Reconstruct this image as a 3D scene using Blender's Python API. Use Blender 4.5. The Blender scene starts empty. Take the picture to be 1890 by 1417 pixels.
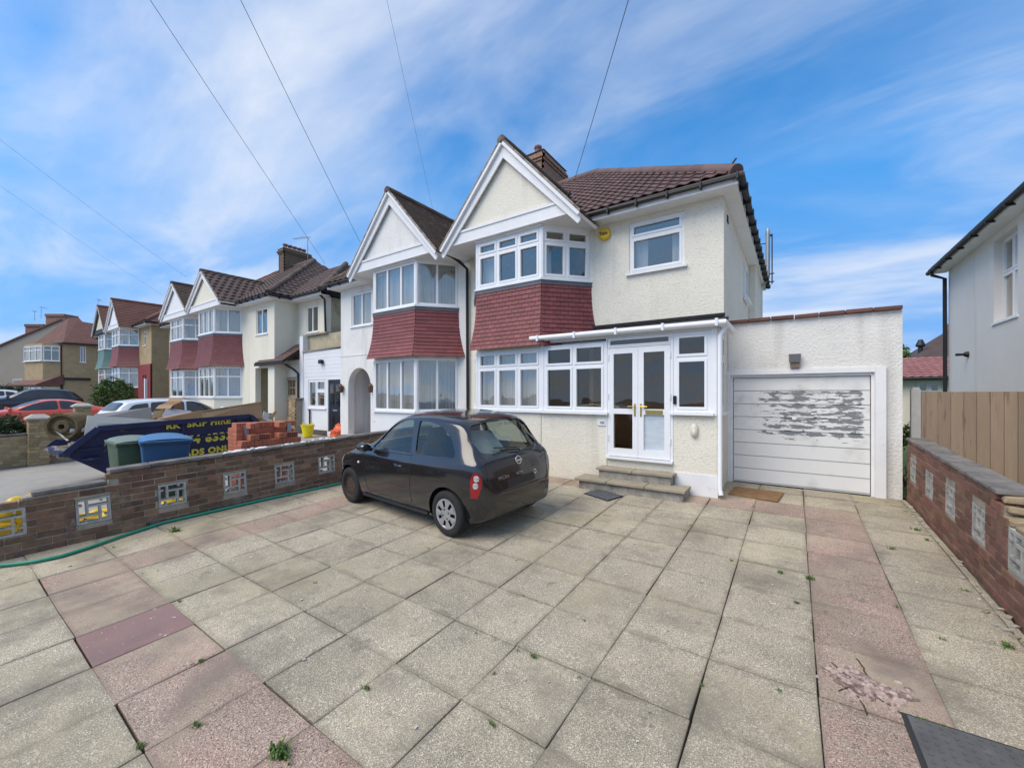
import bpy, bmesh, math, random
from mathutils import Vector, Matrix
from mathutils.bvhtree import BVHTree
random.seed(7)
SC = bpy.context.scene
COL = SC.collection
rad = math.radians
# ------------------------------------------------------------------ camera, sky, sun, exposure
CAMH, FPX, CXP, HYP = 1.58, 752.0, 945.0, 728.0
_n = math.hypot(1085, 752)
RX, RY = 1085/_n, 752/_n              # camera right in world XY
FX, FY = -752/_n, 1085/_n             # camera forward in world XY
cam = bpy.data.cameras.new('camera'); camo = bpy.data.objects.new('camera', cam); COL.objects.link(camo)
cam.sensor_fit = 'HORIZONTAL'; cam.sensor_width = 36; cam.lens = 36*FPX/1890
cam.shift_x = 0; cam.shift_y = (HYP-708.5)/1890
cam.clip_start = .05; cam.clip_end = 3000
camo.location = (0, 0, CAMH); camo.rotation_euler = (rad(90), 0, math.atan2(-FX, FY))
SC.camera = camo
SKR = (100, 5, 5); SKB = -95                 # where the cloud field lies
SUN_EL, SUN_AZ = rad(52), rad(203)     # azimuth clockwise from +Y
wd = bpy.data.worlds.new('World'); SC.world = wd; wd.use_nodes = True
def build_sky():
    nt = wd.node_tree; N = nt.nodes; L = nt.links; N.clear()
    out = N.new('ShaderNodeOutputWorld'); bg = N.new('ShaderNodeBackground'); L.new(bg.outputs[0], out.inputs[0])
    sky = N.new('ShaderNodeTexSky'); sky.sky_type = 'NISHITA'; sky.sun_disc = False
    sky.sun_elevation = SUN_EL; sky.sun_rotation = SUN_AZ; sky.air_density = 1.15; sky.dust_density = .35; sky.ozone_density = 2.2
    bg.inputs[1].default_value = .11
    tc = N.new('ShaderNodeTexCoord'); sep = N.new('ShaderNodeSeparateXYZ'); L.new(tc.outputs['Generated'], sep.inputs[0])
    def mth(op, a, b=None):
        m = N.new('ShaderNodeMath'); m.operation = op
        for i, v in enumerate((a, b)):
            if v is None: continue
            if isinstance(v, (int, float)): m.inputs[i].default_value = v
            else: L.new(v, m.inputs[i])
        return m.outputs[0]
    zz = mth('ADD', mth('MAXIMUM', sep.outputs[2], 0.0), .16)
    cb = N.new('ShaderNodeCombineXYZ'); L.new(mth('DIVIDE', sep.outputs[0], zz), cb.inputs[0]); L.new(mth('DIVIDE', sep.outputs[1], zz), cb.inputs[1])
    nv = N.new('ShaderNodeCombineXYZ'); L.new(sep.outputs[0], nv.inputs[0]); L.new(sep.outputs[1], nv.inputs[1]); L.new(mth('MAXIMUM', sep.outputs[2], .42), nv.inputs[2])
    nr = N.new('ShaderNodeVectorMath'); nr.operation = 'NORMALIZE'; L.new(nv.outputs[0], nr.inputs[0]); L.new(nr.outputs[0], sky.inputs[0])
    def layer(rot, scl, noise, detail, lo, hi, dist, off):
        mp = N.new('ShaderNodeMapping'); mp.inputs['Rotation'].default_value = (0, 0, rot); mp.inputs['Scale'].default_value = scl; mp.inputs['Location'].default_value = off
        L.new(cb.outputs[0], mp.inputs[0])
        nz = N.new('ShaderNodeTexNoise'); nz.inputs['Scale'].default_value = noise; nz.inputs['Detail'].default_value = detail
        nz.inputs['Roughness'].default_value = .55; nz.inputs['Distortion'].default_value = dist; L.new(mp.outputs[0], nz.inputs[0])
        rp = N.new('ShaderNodeMapRange'); rp.interpolation_type = 'SMOOTHSTEP'; rp.inputs[1].default_value = lo; rp.inputs[2].default_value = hi; L.new(nz.outputs[0], rp.inputs[0])
        return rp.outputs[0]
    a = layer(rad(SKR[0]), (.6, 1.1, 1), .8, 6, .34, .72, .3, (SKR[1], SKR[2], 0))
    b = layer(rad(SKB), (.55, 1.7, 1), 1.6, 9, .41, .78, .6, (1.3, 2.4, 0))
    lowc = mth('MULTIPLY', mth('SUBTRACT', 1.0, mth('MINIMUM', mth('MULTIPLY', mth('MAXIMUM', sep.outputs[2], 0.0), 2.6), 1.0)), .22)
    c = mth('MINIMUM', mth('ADD', mth('ADD', mth('MULTIPLY', a, .68), mth('MULTIPLY', b, .52)), lowc), .88)
    hs = N.new('ShaderNodeHueSaturation'); hs.inputs['Saturation'].default_value = 1.4; hs.inputs['Value'].default_value = 1.55; L.new(sky.outputs[0], hs.inputs['Color'])
    mx = N.new('ShaderNodeMix'); mx.data_type = 'RGBA'; L.new(c, mx.inputs[0]); L.new(hs.outputs[0], mx.inputs[6]); mx.inputs[7].default_value = (5.5, 6.0, 6.9, 1)
    L.new(mx.outputs[2], bg.inputs[0])
build_sky()
sl = bpy.data.lights.new('sun', 'SUN'); sl.energy = 2.5; sl.angle = rad(48); sl.color = (1, .885, .73)
so = bpy.data.objects.new('sun', sl); COL.objects.link(so)
sd = Vector((math.sin(SUN_AZ)*math.cos(SUN_EL), math.cos(SUN_AZ)*math.cos(SUN_EL), math.sin(SUN_EL)))
so.rotation_euler = sd.to_track_quat('Z', 'Y').to_euler(); so.location = (0, -5, 30)
SC.view_settings.view_transform = 'Standard'; SC.view_settings.look = 'None'; SC.view_settings.gamma = 1; SC.view_settings.exposure = 0.38
SC.render.engine = 'CYCLES'; SC.cycles.max_bounces = 6; SC.cycles.transparent_max_bounces = 12; SC.cycles.use_denoising = True
SC.cycles.sample_clamp_indirect = 6
# ------------------------------------------------------------------ measuring: a photo point on a known plane -> a place
def ray(u, v):
    l = (u-CXP)/FPX
    return Vector((FX+l*RX, FY+l*RY, (HYP-v)/FPX))
CP = Vector((0, 0, CAMH))
def at(u, v, X=None, Y=None, Z=None, d=None):
    r = ray(u, v)
    if X is not None: t = X/r.x
    elif Y is not None: t = Y/r.y
    elif Z is not None: t = (Z-CAMH)/r.z
    else: t = d
    return CP+r*t
SLOPE = .047
def gz(x, y):
    return SLOPE*(max(min(y, 8.0), -3.0)-8.0)+.018*max(0, -10-x)
def atG(u, v):
    p = at(u, v, Z=0)
    for _ in range(30): p = at(u, v, Z=gz(p.x, p.y))
    return p
# ------------------------------------------------------------------ materials
def lin(c):
    if isinstance(c, str):
        v = [int(c[i:i+2], 16)/255 for i in (1, 3, 5)]
        return tuple(x/12.92 if x <= .04045 else ((x+.055)/1.055)**2.4 for x in v)+(1,)
    return tuple(c)+(1,)
MATS = {}
def M(name, col, rough=.7, var=.12, scale=6, bump=0, bscale=40, rnd=0, metal=0, spec=.5, col2=None, mix=(.45, .62), mscale=3, speck=None, coat=0, stretch=None, hue=0, wear=None, streak=None, edge=None):
    """procedural material: base colour + broad variation + second colour in patches + speckle + bump; rnd varies by object"""
    if name in MATS: return MATS[name]
    m = bpy.data.materials.new(name); m.use_nodes = True; nt = m.node_tree; N = nt.nodes; L = nt.links
    b = N['Principled BSDF']; b.inputs['Roughness'].default_value = rough; b.inputs['Metallic'].default_value = metal; b.inputs['Specular IOR Level'].default_value = spec
    if coat: b.inputs['Coat Weight'].default_value = coat; b.inputs['Coat Roughness'].default_value = .05
    geo = N.new('ShaderNodeNewGeometry'); pos = geo.outputs['Position']; oi = N.new('ShaderNodeObjectInfo')
    if stretch:
        mp = N.new('ShaderNodeMapping'); mp.inputs['Scale'].default_value = stretch; L.new(pos, mp.inputs[0]); pos = mp.outputs[0]
    def noise(s, d=4, r=.6, w=None):
        n = N.new('ShaderNodeTexNoise'); n.inputs['Scale'].default_value = s; n.inputs['Detail'].default_value = d; n.inputs['Roughness'].default_value = r
        L.new(pos, n.inputs[0]); return n.outputs[0]
    def rng(src, a, c, lo=0, hi=1):
        r = N.new('ShaderNodeMapRange'); r.inputs[1].default_value = a; r.inputs[2].default_value = c; r.inputs[3].default_value = lo; r.inputs[4].default_value = hi; L.new(src, r.inputs[0]); return r.outputs[0]
    def mixc(f, a, c, mode='MIX'):
        x = N.new('ShaderNodeMix'); x.data_type = 'RGBA'; x.blend_type = mode
        for i, s in ((0, f), (6, a), (7, c)):
            if hasattr(s, 'is_linked'): L.new(s, x.inputs[i])
            else: x.inputs[i].default_value = s
        return x.outputs[2]
    cur = lin(col)
    if col2: cur = mixc(rng(noise(mscale, 6, .65), mix[0], mix[1]), cur, lin(col2))
    if speck:
        for sc_, sc_col, lo, hi in speck:
            vo = N.new('ShaderNodeTexNoise'); vo.inputs['Scale'].default_value = sc_; vo.inputs['Detail'].default_value = 2; L.new(pos, vo.inputs[0])
            cur = mixc(rng(vo.outputs[0], lo, hi), cur, lin(sc_col))
    for wr in (wear if isinstance(wear, list) else [wear] if wear else []): cur = mixc(rng(noise(wr[0], 8, .7), wr[1], wr[2]), cur, lin(wr[3]))
    if edge:                                                # dirt gathered along the rim of each piece
        tc = N.new('ShaderNodeTexCoord'); sx_ = N.new('ShaderNodeSeparateXYZ'); L.new(tc.outputs['Generated'], sx_.inputs[0])
        def mt(op, a, c):
            q = N.new('ShaderNodeMath'); q.operation = op
            for i, v_ in ((0, a), (1, c)):
                if isinstance(v_, (int, float)): q.inputs[i].default_value = v_
                else: L.new(v_, q.inputs[i])
            return q.outputs[0]
        dx = mt('MINIMUM', sx_.outputs[0], mt('SUBTRACT', 1.0, sx_.outputs[0])); dy = mt('MINIMUM', sx_.outputs[1], mt('SUBTRACT', 1.0, sx_.outputs[1]))
        dd = mt('ADD', mt('MINIMUM', dx, dy), mt('MULTIPLY', mt('SUBTRACT', noise(5, 6, .7), .5), edge[1])); cur = mixc(rng(dd, edge[0], 0.0, 0, edge[3]), cur, lin(edge[2]))
    if streak:
        mp2 = N.new('ShaderNodeMapping'); mp2.inputs['Scale'].default_value = (1, 1, .09); L.new(geo.outputs['Position'], mp2.inputs[0])
        n2 = N.new('ShaderNodeTexNoise'); n2.inputs['Scale'].default_value = streak[0]; n2.inputs['Detail'].default_value = 5; L.new(mp2.outputs[0], n2.inputs[0])
        cur = mixc(rng(n2.outputs[0], streak[1], streak[2]), cur, lin(streak[3]))
    if var or rnd or hue:
        hs = N.new('ShaderNodeHueSaturation')
        if hasattr(cur, 'is_linked'): L.new(cur, hs.inputs['Color'])
        else: hs.inputs['Color'].default_value = cur
        v = rng(noise(scale, 5, .6), .25, .75, 1-var, 1+var)
        if rnd:
            mm = N.new('ShaderNodeMath'); mm.operation = 'MULTIPLY'; L.new(v, mm.inputs[0]); L.new(rng(oi.outputs['Random'], 0, 1, 1-rnd, 1+rnd), mm.inputs[1]); v = mm.outputs[0]
        L.new(v, hs.inputs['Value'])
        if hue:
            wn = N.new('ShaderNodeTexWhiteNoise'); wn.noise_dimensions = '1D'; L.new(oi.outputs['Random'], wn.inputs['W'])
            L.new(rng(wn.outputs[0], 0, 1, .5-hue, .5+hue), hs.inputs['Hue'])
        cur = hs.outputs[0]
    if hasattr(cur, 'is_linked'): L.new(cur, b.inputs['Base Color'])
    else: b.inputs['Base Color'].default_value = cur
    if bump:
        bp = N.new('ShaderNodeBump'); bp.inputs['Strength'].default_value = 1; bp.inputs['Distance'].default_value = bump
        L.new(noise(bscale, 5, .6), bp.inputs['Height']); L.new(bp.outputs[0], b.inputs['Normal'])
    MATS[name] = m; return m
def glass(name, tint=(.82, .84, .85), base=.14, rough=.02):
    if name in MATS: return MATS[name]
    m = bpy.data.materials.new(name); m.use_nodes = True; nt = m.node_tree; N = nt.nodes; L = nt.links
    N.remove(N['Principled BSDF']); o = N['Material Output']
    tr = N.new('ShaderNodeBsdfTransparent'); tr.inputs[0].default_value = tint+(1,); gl = N.new('ShaderNodeBsdfGlossy'); gl.inputs['Roughness'].default_value = rough
    gl.inputs[0].default_value = (.98, .91, .80, 1)
    lw = N.new('ShaderNodeLayerWeight'); lw.inputs[0].default_value = .5; fr = N.new('ShaderNodeMath'); fr.operation = 'POWER'; fr.inputs[1].default_value = 3.5; L.new(lw.outputs['Facing'], fr.inputs[0]); ad = N.new('ShaderNodeMath'); ad.operation = 'MULTIPLY_ADD'; ad.inputs[1].default_value = .9; ad.inputs[2].default_value = base; ad.use_clamp = True
    geo = N.new('ShaderNodeNewGeometry'); nz = N.new('ShaderNodeTexNoise'); nz.inputs['Scale'].default_value = 1.7; L.new(geo.outputs['Position'], nz.inputs[0])
    bp = N.new('ShaderNodeBump'); bp.inputs['Distance'].default_value = .006; L.new(nz.outputs[0], bp.inputs['Height']); L.new(bp.outputs[0], gl.inputs['Normal'])
    L.new(fr.outputs[0], ad.inputs[0]); mx = N.new('ShaderNodeMixShader'); L.new(ad.outputs[0], mx.inputs[0]); L.new(tr.outputs[0], mx.inputs[1]); L.new(gl.outputs[0], mx.inputs[2]); L.new(mx.outputs[0], o.inputs[0])
    MATS[name] = m; return m
# ------------------------------------------------------------------ mesh building
ORG = {}
class MB:
    def __init__(s, T=None): s.v = []; s.f = []; s.T = T
    def p(s, *c):
        c = Vector(c[0]) if len(c) == 1 else Vector(c)
        s.v.append(s.T(*c) if s.T else c); return len(s.v)-1
    def poly(s, pts): s.f.append([s.p(*q) for q in pts]); return s
    def hexa(s, q, W=None):
        i = [s.p(W(*c) if W else c) for c in q]
        for a in ((0, 3, 2, 1), (4, 5, 6, 7), (0, 1, 5, 4), (1, 2, 6, 5), (2, 3, 7, 6), (3, 0, 4, 7)): s.f.append([i[k] for k in a])
        return s
    def box(s, x0, x1, y0, y1, z0, z1, W=None):
        return s.hexa([(x0, y0, z0), (x1, y0, z0), (x1, y1, z0), (x0, y1, z0), (x0, y0, z1), (x1, y0, z1), (x1, y1, z1), (x0, y1, z1)], W)
    def bar(s, a, b, w, h, up=(0, 0, 1)):
        a, b = Vector(a), Vector(b); t = (b-a).normalized(); sd = t.cross(Vector(up)).normalized(); u = sd.cross(t).normalized()
        q = [a-sd*w/2-u*h/2, a+sd*w/2-u*h/2, a+sd*w/2+u*h/2, a-sd*w/2+u*h/2]; q += [c+(b-a) for c in q]
        return s.hexa(q)
    def prism(s, pts, n0, n1, W):
        a = [s.p(*W(u, z, n0)) for u, z in pts]; b = [s.p(*W(u, z, n1)) for u, z in pts]; k = len(pts)
        s.f.append(a[::-1]); s.f.append(b)
        for i in range(k): s.f.append([a[i], a[(i+1) % k], b[(i+1) % k], b[i]])
        return s
    def wall(s, W, u0, u1, z0, z1, th, holes=()):
        us = sorted({u0, u1, *[h[i] for h in holes for i in (0, 1)]}); zs = sorted({z0, z1, *[h[i] for h in holes for i in (2, 3)]})
        us = [u for u in us if u0 <= u <= u1]; zs = [z for z in zs if z0 <= z <= z1]
        def hole(a, b): return any(h[0]-1e-6 < a < h[1] and h[2]-1e-6 < b < h[3] for h in holes)
        for i in range(len(us)-1):
            for j in range(len(zs)-1):
                if hole((us[i]+us[i+1])/2, (zs[j]+zs[j+1])/2): continue
                c = [(us[i], zs[j]), (us[i+1], zs[j]), (us[i+1], zs[j+1]), (us[i], zs[j+1])]
                s.poly([W(u, z, 0) for u, z in c]); s.poly([W(u, z, -th) for u, z in c][::-1])
        for h in holes:
            c = [(h[0], h[2]), (h[1], h[2]), (h[1], h[3]), (h[0], h[3])]
            for k in range(4):
                (a, b), (e, g) = c[k], c[(k+1) % 4]
                s.poly([W(a, b, 0), W(e, g, 0), W(e, g, -th), W(a, b, -th)])
        c = [(u0, z0), (u1, z0), (u1, z1), (u0, z1)]
        for k in range(4):
            (a, b), (e, g) = c[k], c[(k+1) % 4]; s.poly([W(a, b, 0), W(e, g, 0), W(e, g, -th), W(a, b, -th)])
        return s
    def tube(s, pts, r, seg=8, cap=True):
        pts = [Vector(p) for p in pts]; rings = []; ref = None
        for i, p in enumerate(pts):
            t = (pts[min(i+1, len(pts)-1)]-pts[max(i-1, 0)]).normalized()
            if ref is None: ref = t.orthogonal().normalized()
            ref = (ref-t*ref.dot(t)).normalized(); b = t.cross(ref); rr = r[i] if isinstance(r, (list, tuple)) else r
            rings.append([s.p(p+(ref*math.cos(2*math.pi*k/seg)+b*math.sin(2*math.pi*k/seg))*rr) for k in range(seg)])
        for A, B in zip(rings, rings[1:]):
            for k in range(seg): s.f.append([A[k], A[(k+1) % seg], B[(k+1) % seg], B[k]])
        if cap: s.f.append(rings[0][::-1]); s.f.append(rings[-1])
        return s
    def lathe(s, prof, seg=20, M4=None, closed=False):
        rings = []
        for r, z in prof:
            rings.append([s.p((M4 @ Vector((r*math.cos(2*math.pi*k/seg), r*math.sin(2*math.pi*k/seg), z))) if M4 else Vector((r*math.cos(2*math.pi*k/seg), r*math.sin(2*math.pi*k/seg), z))) for k in range(seg)])
        for A, B in zip(rings, rings[1:]):
            for k in range(seg): s.f.append([A[k], A[(k+1) % seg], B[(k+1) % seg], B[k]])
        if not closed: s.f.append(rings[0][::-1]); s.f.append(rings[-1])
        return s
    def grid(s, fn, nu, nv):
        i = [[s.p(*fn(a/nu, b/nv)) for b in range(nv+1)] for a in range(nu+1)]
        for a in range(nu):
            for b in range(nv): s.f.append([i[a][b], i[a+1][b], i[a+1][b+1], i[a][b+1]])
        return s
    def mesh(s, name, org=None, smooth=False, bevel=0, seg=1, norm=True):
        me = bpy.data.meshes.new(name); o = org or Vector((0, 0, 0))
        me.from_pydata([tuple(Vector(c)-o) for c in s.v], [], s.f)
        if norm or bevel:
            bm = bmesh.new(); bm.from_mesh(me)
            if norm: bmesh.ops.recalc_face_normals(bm, faces=bm.faces)
            if bevel: bmesh.ops.bevel(bm, geom=bm.edges[:], offset=bevel, segments=seg, affect='EDGES', profile=.5, clamp_overlap=True)
            bm.to_mesh(me); bm.free()
        if smooth:
            me.polygons.foreach_set('use_smooth', [True]*len(me.polygons))
            if smooth is not True: me.set_sharp_from_angle(angle=rad(smooth))
        return me
def link(name, me, mat, parent=None, loc=None, rot=None, scale=None):
    o = bpy.data.objects.new(name, me); COL.objects.link(o)
    if mat and not me.materials: me.materials.append(mat)
    if parent:
        o.parent = parent; ORG[o.name] = ORG.get(parent.name, Vector())
    if loc is not None:
        l = Vector(loc)
        if parent: l = l-ORG.get(parent.name, Vector())
        o.location = l
        ORG[o.name] = Vector(loc)
    if rot is not None: o.rotation_euler = rot
    if scale is not None: o.scale = scale
    return o
def obj(name, mb, mat, parent=None, **k):
    return link(name, mb.mesh(name, ORG.get(parent.name) if parent else None, **k), mat, parent)
def tag(o, label=None, cat=None, group=None, kind=None):
    for a, b in (('label', label), ('category', cat), ('group', group), ('kind', kind)):
        if b: o[a] = b
    return o
def thing(name, label, cat, loc=(0, 0, 0), rz=0, group=None, local=False):
    o = bpy.data.objects.new(name, None); COL.objects.link(o); o.empty_display_size = .2
    o.location = loc; o.rotation_euler = (0, 0, rz); ORG[o.name] = Vector() if local else Vector(loc)
    return tag(o, label, cat, group)
def solo(name, mb, mat, label, cat, org, group=None, **k):
    """a thing that is one mesh"""
    o = link(name, mb.mesh(name, Vector(org), **k), mat); o.location = org; ORG[o.name] = Vector(org)
    return tag(o, label, cat, group)
def text_mesh(s, size, extrude=.003, shear=0, space=1, bold=0):
    cu = bpy.data.curves.new('lettering', 'FONT'); cu.body = s; cu.size = size; cu.extrude = extrude; cu.shear = shear; cu.space_character = space; cu.align_x = 'CENTER'; cu.align_y = 'CENTER'; cu.resolution_u = 3; cu.offset = bold
    o = bpy.data.objects.new('lettering', cu); COL.objects.link(o); dg = bpy.context.evaluated_depsgraph_get(); me = bpy.data.meshes.new_from_object(o.evaluated_get(dg)); bpy.data.objects.remove(o); bpy.data.curves.remove(cu)
    return me
def beam_box(lx, ly, lz, bevel=.004, jit=0):
    """a chamfered brick-like piece centred on its own origin (44 triangles)"""
    b = MB().box(-lx/2, lx/2, -ly/2, ly/2, -lz/2, lz/2)
    if jit: b.v = [v+Vector([random.uniform(-jit, jit) for _ in range(3)]) for v in b.v]
    return b.mesh('piece', bevel=bevel)
def lerp(a, b, t): return a+(b-a)*t
# ------------------------------------------------------------------ palette
WHITE = M('white_plastic', (.80, .81, .81), .32, var=.03, scale=3, wear=(5, .62, .8, (.6, .6, .58)))
WPAINT = M('white_paint', (.76, .76, .75), .5, var=.05, scale=4, wear=(7, .6, .75, (.55, .54, .5)), bump=.002, bscale=30)
CREAM = M('cream_roughcast', (.77, .73, .61), .9, var=.05, scale=1.3, bump=.012, bscale=32, wear=(2.2, .60, .85, (.56, .52, .41)), streak=(2.6, .58, .84, (.55, .52, .44)), col2=(.70, .66, .55), mix=(.55, .8), mscale=.9, speck=[(55, (.54, .52, .43), .6, .7)])
CREAM_S = M('cream_smooth_render', (.74, .70, .57), .85, streak=(1.8, .56, .85, (.56, .53, .42)), var=.04, scale=1.5, bump=.002, bscale=60)
OFFWH = M('white_roughcast', (.76, .745, .70), .9, var=.06, scale=1.5, bump=.012, bscale=34, streak=(2.6, .56, .82, (.5, .5, .47)), col2=(.62, .62, .6), mix=(.55, .8), mscale=1.2)
GARW = M('pale_roughcast', (.75, .735, .68), .9, var=.06, scale=1.2, bump=.016, bscale=25, wear=(1.6, .58, .82, (.48, .47, .43)), streak=(2.4, .54, .80, (.42, .41, .37)), col2=(.55, .55, .51), mix=(.5, .85), mscale=.8, speck=[(50, (.5, .5, .46), .6, .72)])
GREYW = M('smooth_grey_render', (.74, .71, .67), .85, var=.04, scale=.8, streak=(1.8, .55, .85, (.58, .56, .53)), bump=.0015, bscale=90)
TAN = M('tan_pebbledash', (.42, .31, .17), .95, var=.1, scale=2, bump=.02, bscale=45, col2=(.32, .235, .125), mscale=2, speck=[(60, (.5, .43, .3), .58, .66)])
GREYTAN = M('grey_tan_render', (.33, .29, .23), .95, var=.07, scale=.5, bump=.01, bscale=20)
LEAD = M('lead_flashing', (.10, .11, .12), .6, var=.2, scale=6, bump=.004, bscale=8)
BLACKP = M('black_plastic_pipe', (.010, .010, .011), .55, var=.1)
FELT = M('black_felt', (.018, .018, .02), .9, var=.25, scale=5, bump=.006, bscale=30)
TILE_B = M('brown_grey_roof_tile', (.085, .056, .046), .8, var=.25, scale=3, rnd=.2, bump=.004, bscale=50, wear=(6, .6, .78, (.16, .13, .11)))
TILE_R2 = M('plum_clay_tile', (.185, .052, .052), .65, var=.2, scale=4, rnd=.16, bump=.003, bscale=60, wear=(5, .55, .8, (.2, .1, .095)))
TILE_R = M('maroon_clay_tile', (.20, .052, .051), .6, var=.15, scale=5, rnd=.16, bump=.003, bscale=60, wear=(9, .62, .8, (.34, .16, .14)))
TILE_D = M('dark_brown_roof_tile', (.135, .078, .066), .65, var=.2, scale=3, rnd=.2, bump=.004, bscale=50, wear=(6, .6, .78, (.2, .14, .11)))
TILE_O = M('old_brown_roof_tile', (.10, .068, .05), .9, var=.25, scale=2.5, rnd=.22, bump=.006, bscale=40, col2=(.16, .15, .09), mix=(.55, .7), mscale=2.5)
TILE_RED = M('red_brown_roof_tile', (.17, .075, .055), .85, var=.2, scale=2, rnd=.15, bump=.005, bscale=40, wear=(5, .6, .75, (.22, .18, .14)))
TILE_P = M('pink_roof_tile', (.30, .13, .12), .8, var=.15, rnd=.1)
TILE_G = M('green_clay_tile', (.10, .2, .18), .6, var=.15, rnd=.1)
STOCK = M('chimney_brick', (.25, .14, .10), .9, var=.2, rnd=.3, scale=8, bump=.004, hue=.01)
STOCK_T = M('chimney_stock_brick', (.20, .14, .085), .9, var=.2, rnd=.3, scale=8, bump=.004)
MORTAR = M('mortar', (.29, .255, .205), .95, var=.15, scale=9, bump=.006, bscale=60)
POT = M('terracotta_pot', (.22, .10, .07), .85, var=.2, scale=10)
GLASS = glass('window_glass'); GLASS_D = glass('porch_glass', (.72, .70, .66), .07)
CURT = M('net_curtain', (.82, .80, .76), .9, var=.1, scale=3)
CURT_B = M('pale_blue_blind', (.48, .56, .66), .9, var=.05)
DARKIN = M('dim_interior', (.10, .09, .08), .9, var=.2, scale=1)
BRASS = M('brass', (.6, .43, .12), .3, metal=1, var=.05)
CHROME = M('chrome', (.7, .7, .72), .15, metal=1, var=0)
def curtain(parent, W, u0, u1, z0, z1, n, mat=None, wave=.025, period=.09):
    k = max(6, int((u1-u0)/.018)); ph = random.random()*6
    mb = MB().grid(lambda a, b: W(u0+(u1-u0)*a, z0+(z1-z0)*b, n+wave*math.sin(ph+(u1-u0)*a/period*2*math.pi+.6*math.sin(a*9))*(1-.3*b)), k, 2)
    return obj('curtain', mb, mat or CURT, parent, smooth=True)
def window(parent, W, u0, u1, z0, z1, cols=1, top=0, fr=.05, sash=.04, dep=.07, n=0, sill=.0, mat=None, gl=None, curtains=(), sashes=True, name='window', tops=None, sillmat=None, openings=None):
    """frame with mullions and transom; each light gets its sash and pane"""
    mat = mat or WHITE; gl = gl or GLASS
    cs = [i/cols for i in range(cols+1)] if isinstance(cols, int) else cols
    mb = MB(); f2 = fr*.5
    def bx(a, b, c, d, n0=-dep, n1=0.0, B=None): (B or mb).box(a, b, c, d, n+n0, n+n1, W)
    bx(u0, u0+fr, z0, z1); bx(u1-fr, u1, z0, z1); bx(u0+fr, u1-fr, z0, z0+fr); bx(u0+fr, u1-fr, z1-fr, z1)
    inner = u1-u0; zt = z1-top if top else None
    ed = [u0+inner*c for c in cs]
    for e in ed[1:-1]: bx(e-f2, e+f2, z0+fr, z1-fr)
    lights = []
    for i in range(len(ed)-1):
        a = ed[i]+(fr if i == 0 else f2); b = ed[i+1]-(fr if i == len(ed)-2 else f2)
        if zt and (tops is None or i in tops):
            bx(a, b, zt-f2, zt+f2, -dep, -.002); lights += [(a, b, z0+fr, zt-f2), (a, b, zt+f2, z1-fr)]
        else: lights.append((a, b, z0+fr, z1-fr))
    w = obj(name, mb, mat, parent)
    for (a, b, c, d) in lights:
        s = sash if sashes else 0
        if s:
            B = MB()
            for q in ((a, a+s, c, d), (b-s, b, c, d), (a+s, b-s, c, c+s), (a+s, b-s, d-s, d)): bx(*q, -dep*.8, .012, B)
            obj('sash', B, mat, w)
        obj('pane', MB().box(a+s, b-s, c+s, d-s, n-dep*.55, n-dep*.55+.006, W), gl, w)
    if sill: obj('sill', MB().box(u0-.05, u1+.05, z0-.045, z0-.002, n-.02, n+sill, W), sillmat or mat, w)
    for (ua, ub, za, zb, *mm) in curtains: curtain(w, W, u0+(u1-u0)*ua, u0+(u1-u0)*ub, lerp(z0, z1, za), lerp(z0, z1, zb), n-.2, mm[0] if mm else None)
    return w
def inside(p, poly):
    x, y = p; c = False
    for i in range(len(poly)):
        (a, b), (e, g) = poly[i], poly[i-1]
        if (b > y) != (g > y) and x < (e-a)*(y-b)/(g-b)+a: c = not c
    return c
TILEMESH = {}
def tile_mesh(w, h, prof, th=.018, lift=.022, tagm=None):
    """one roof tile: x across, y up the slope, z out; curved profile"""
    key = (w, h, prof, tagm)
    if key in TILEMESH: return TILEMESH[key]
    mb = MB(); n = 6 if prof else 1
    def zc(t): return prof*(.5-.5*math.cos(2*math.pi*t)) if prof else 0
    lo = [(w*(i/n)-w/2, -h*.5, lift+zc(i/n)) for i in range(n+1)]; hi = [(w*(i/n)-w/2, h*.62, zc(i/n)*.8) for i in range(n+1)]; bt = [(a, b, c-th) for a, b, c in lo]
    A = [mb.p(*q) for q in lo]; B = [mb.p(*q) for q in hi]; C = [mb.p(*q) for q in bt]
    for i in range(n):
        mb.f += [[A[i], A[i+1], B[i+1], B[i]], [C[i], C[i+1], A[i+1], A[i]]]
    me = mb.mesh('tile', norm=False, smooth=40 if prof else False); TILEMESH[key] = (me, mb); return TILEMESH[key]
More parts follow.
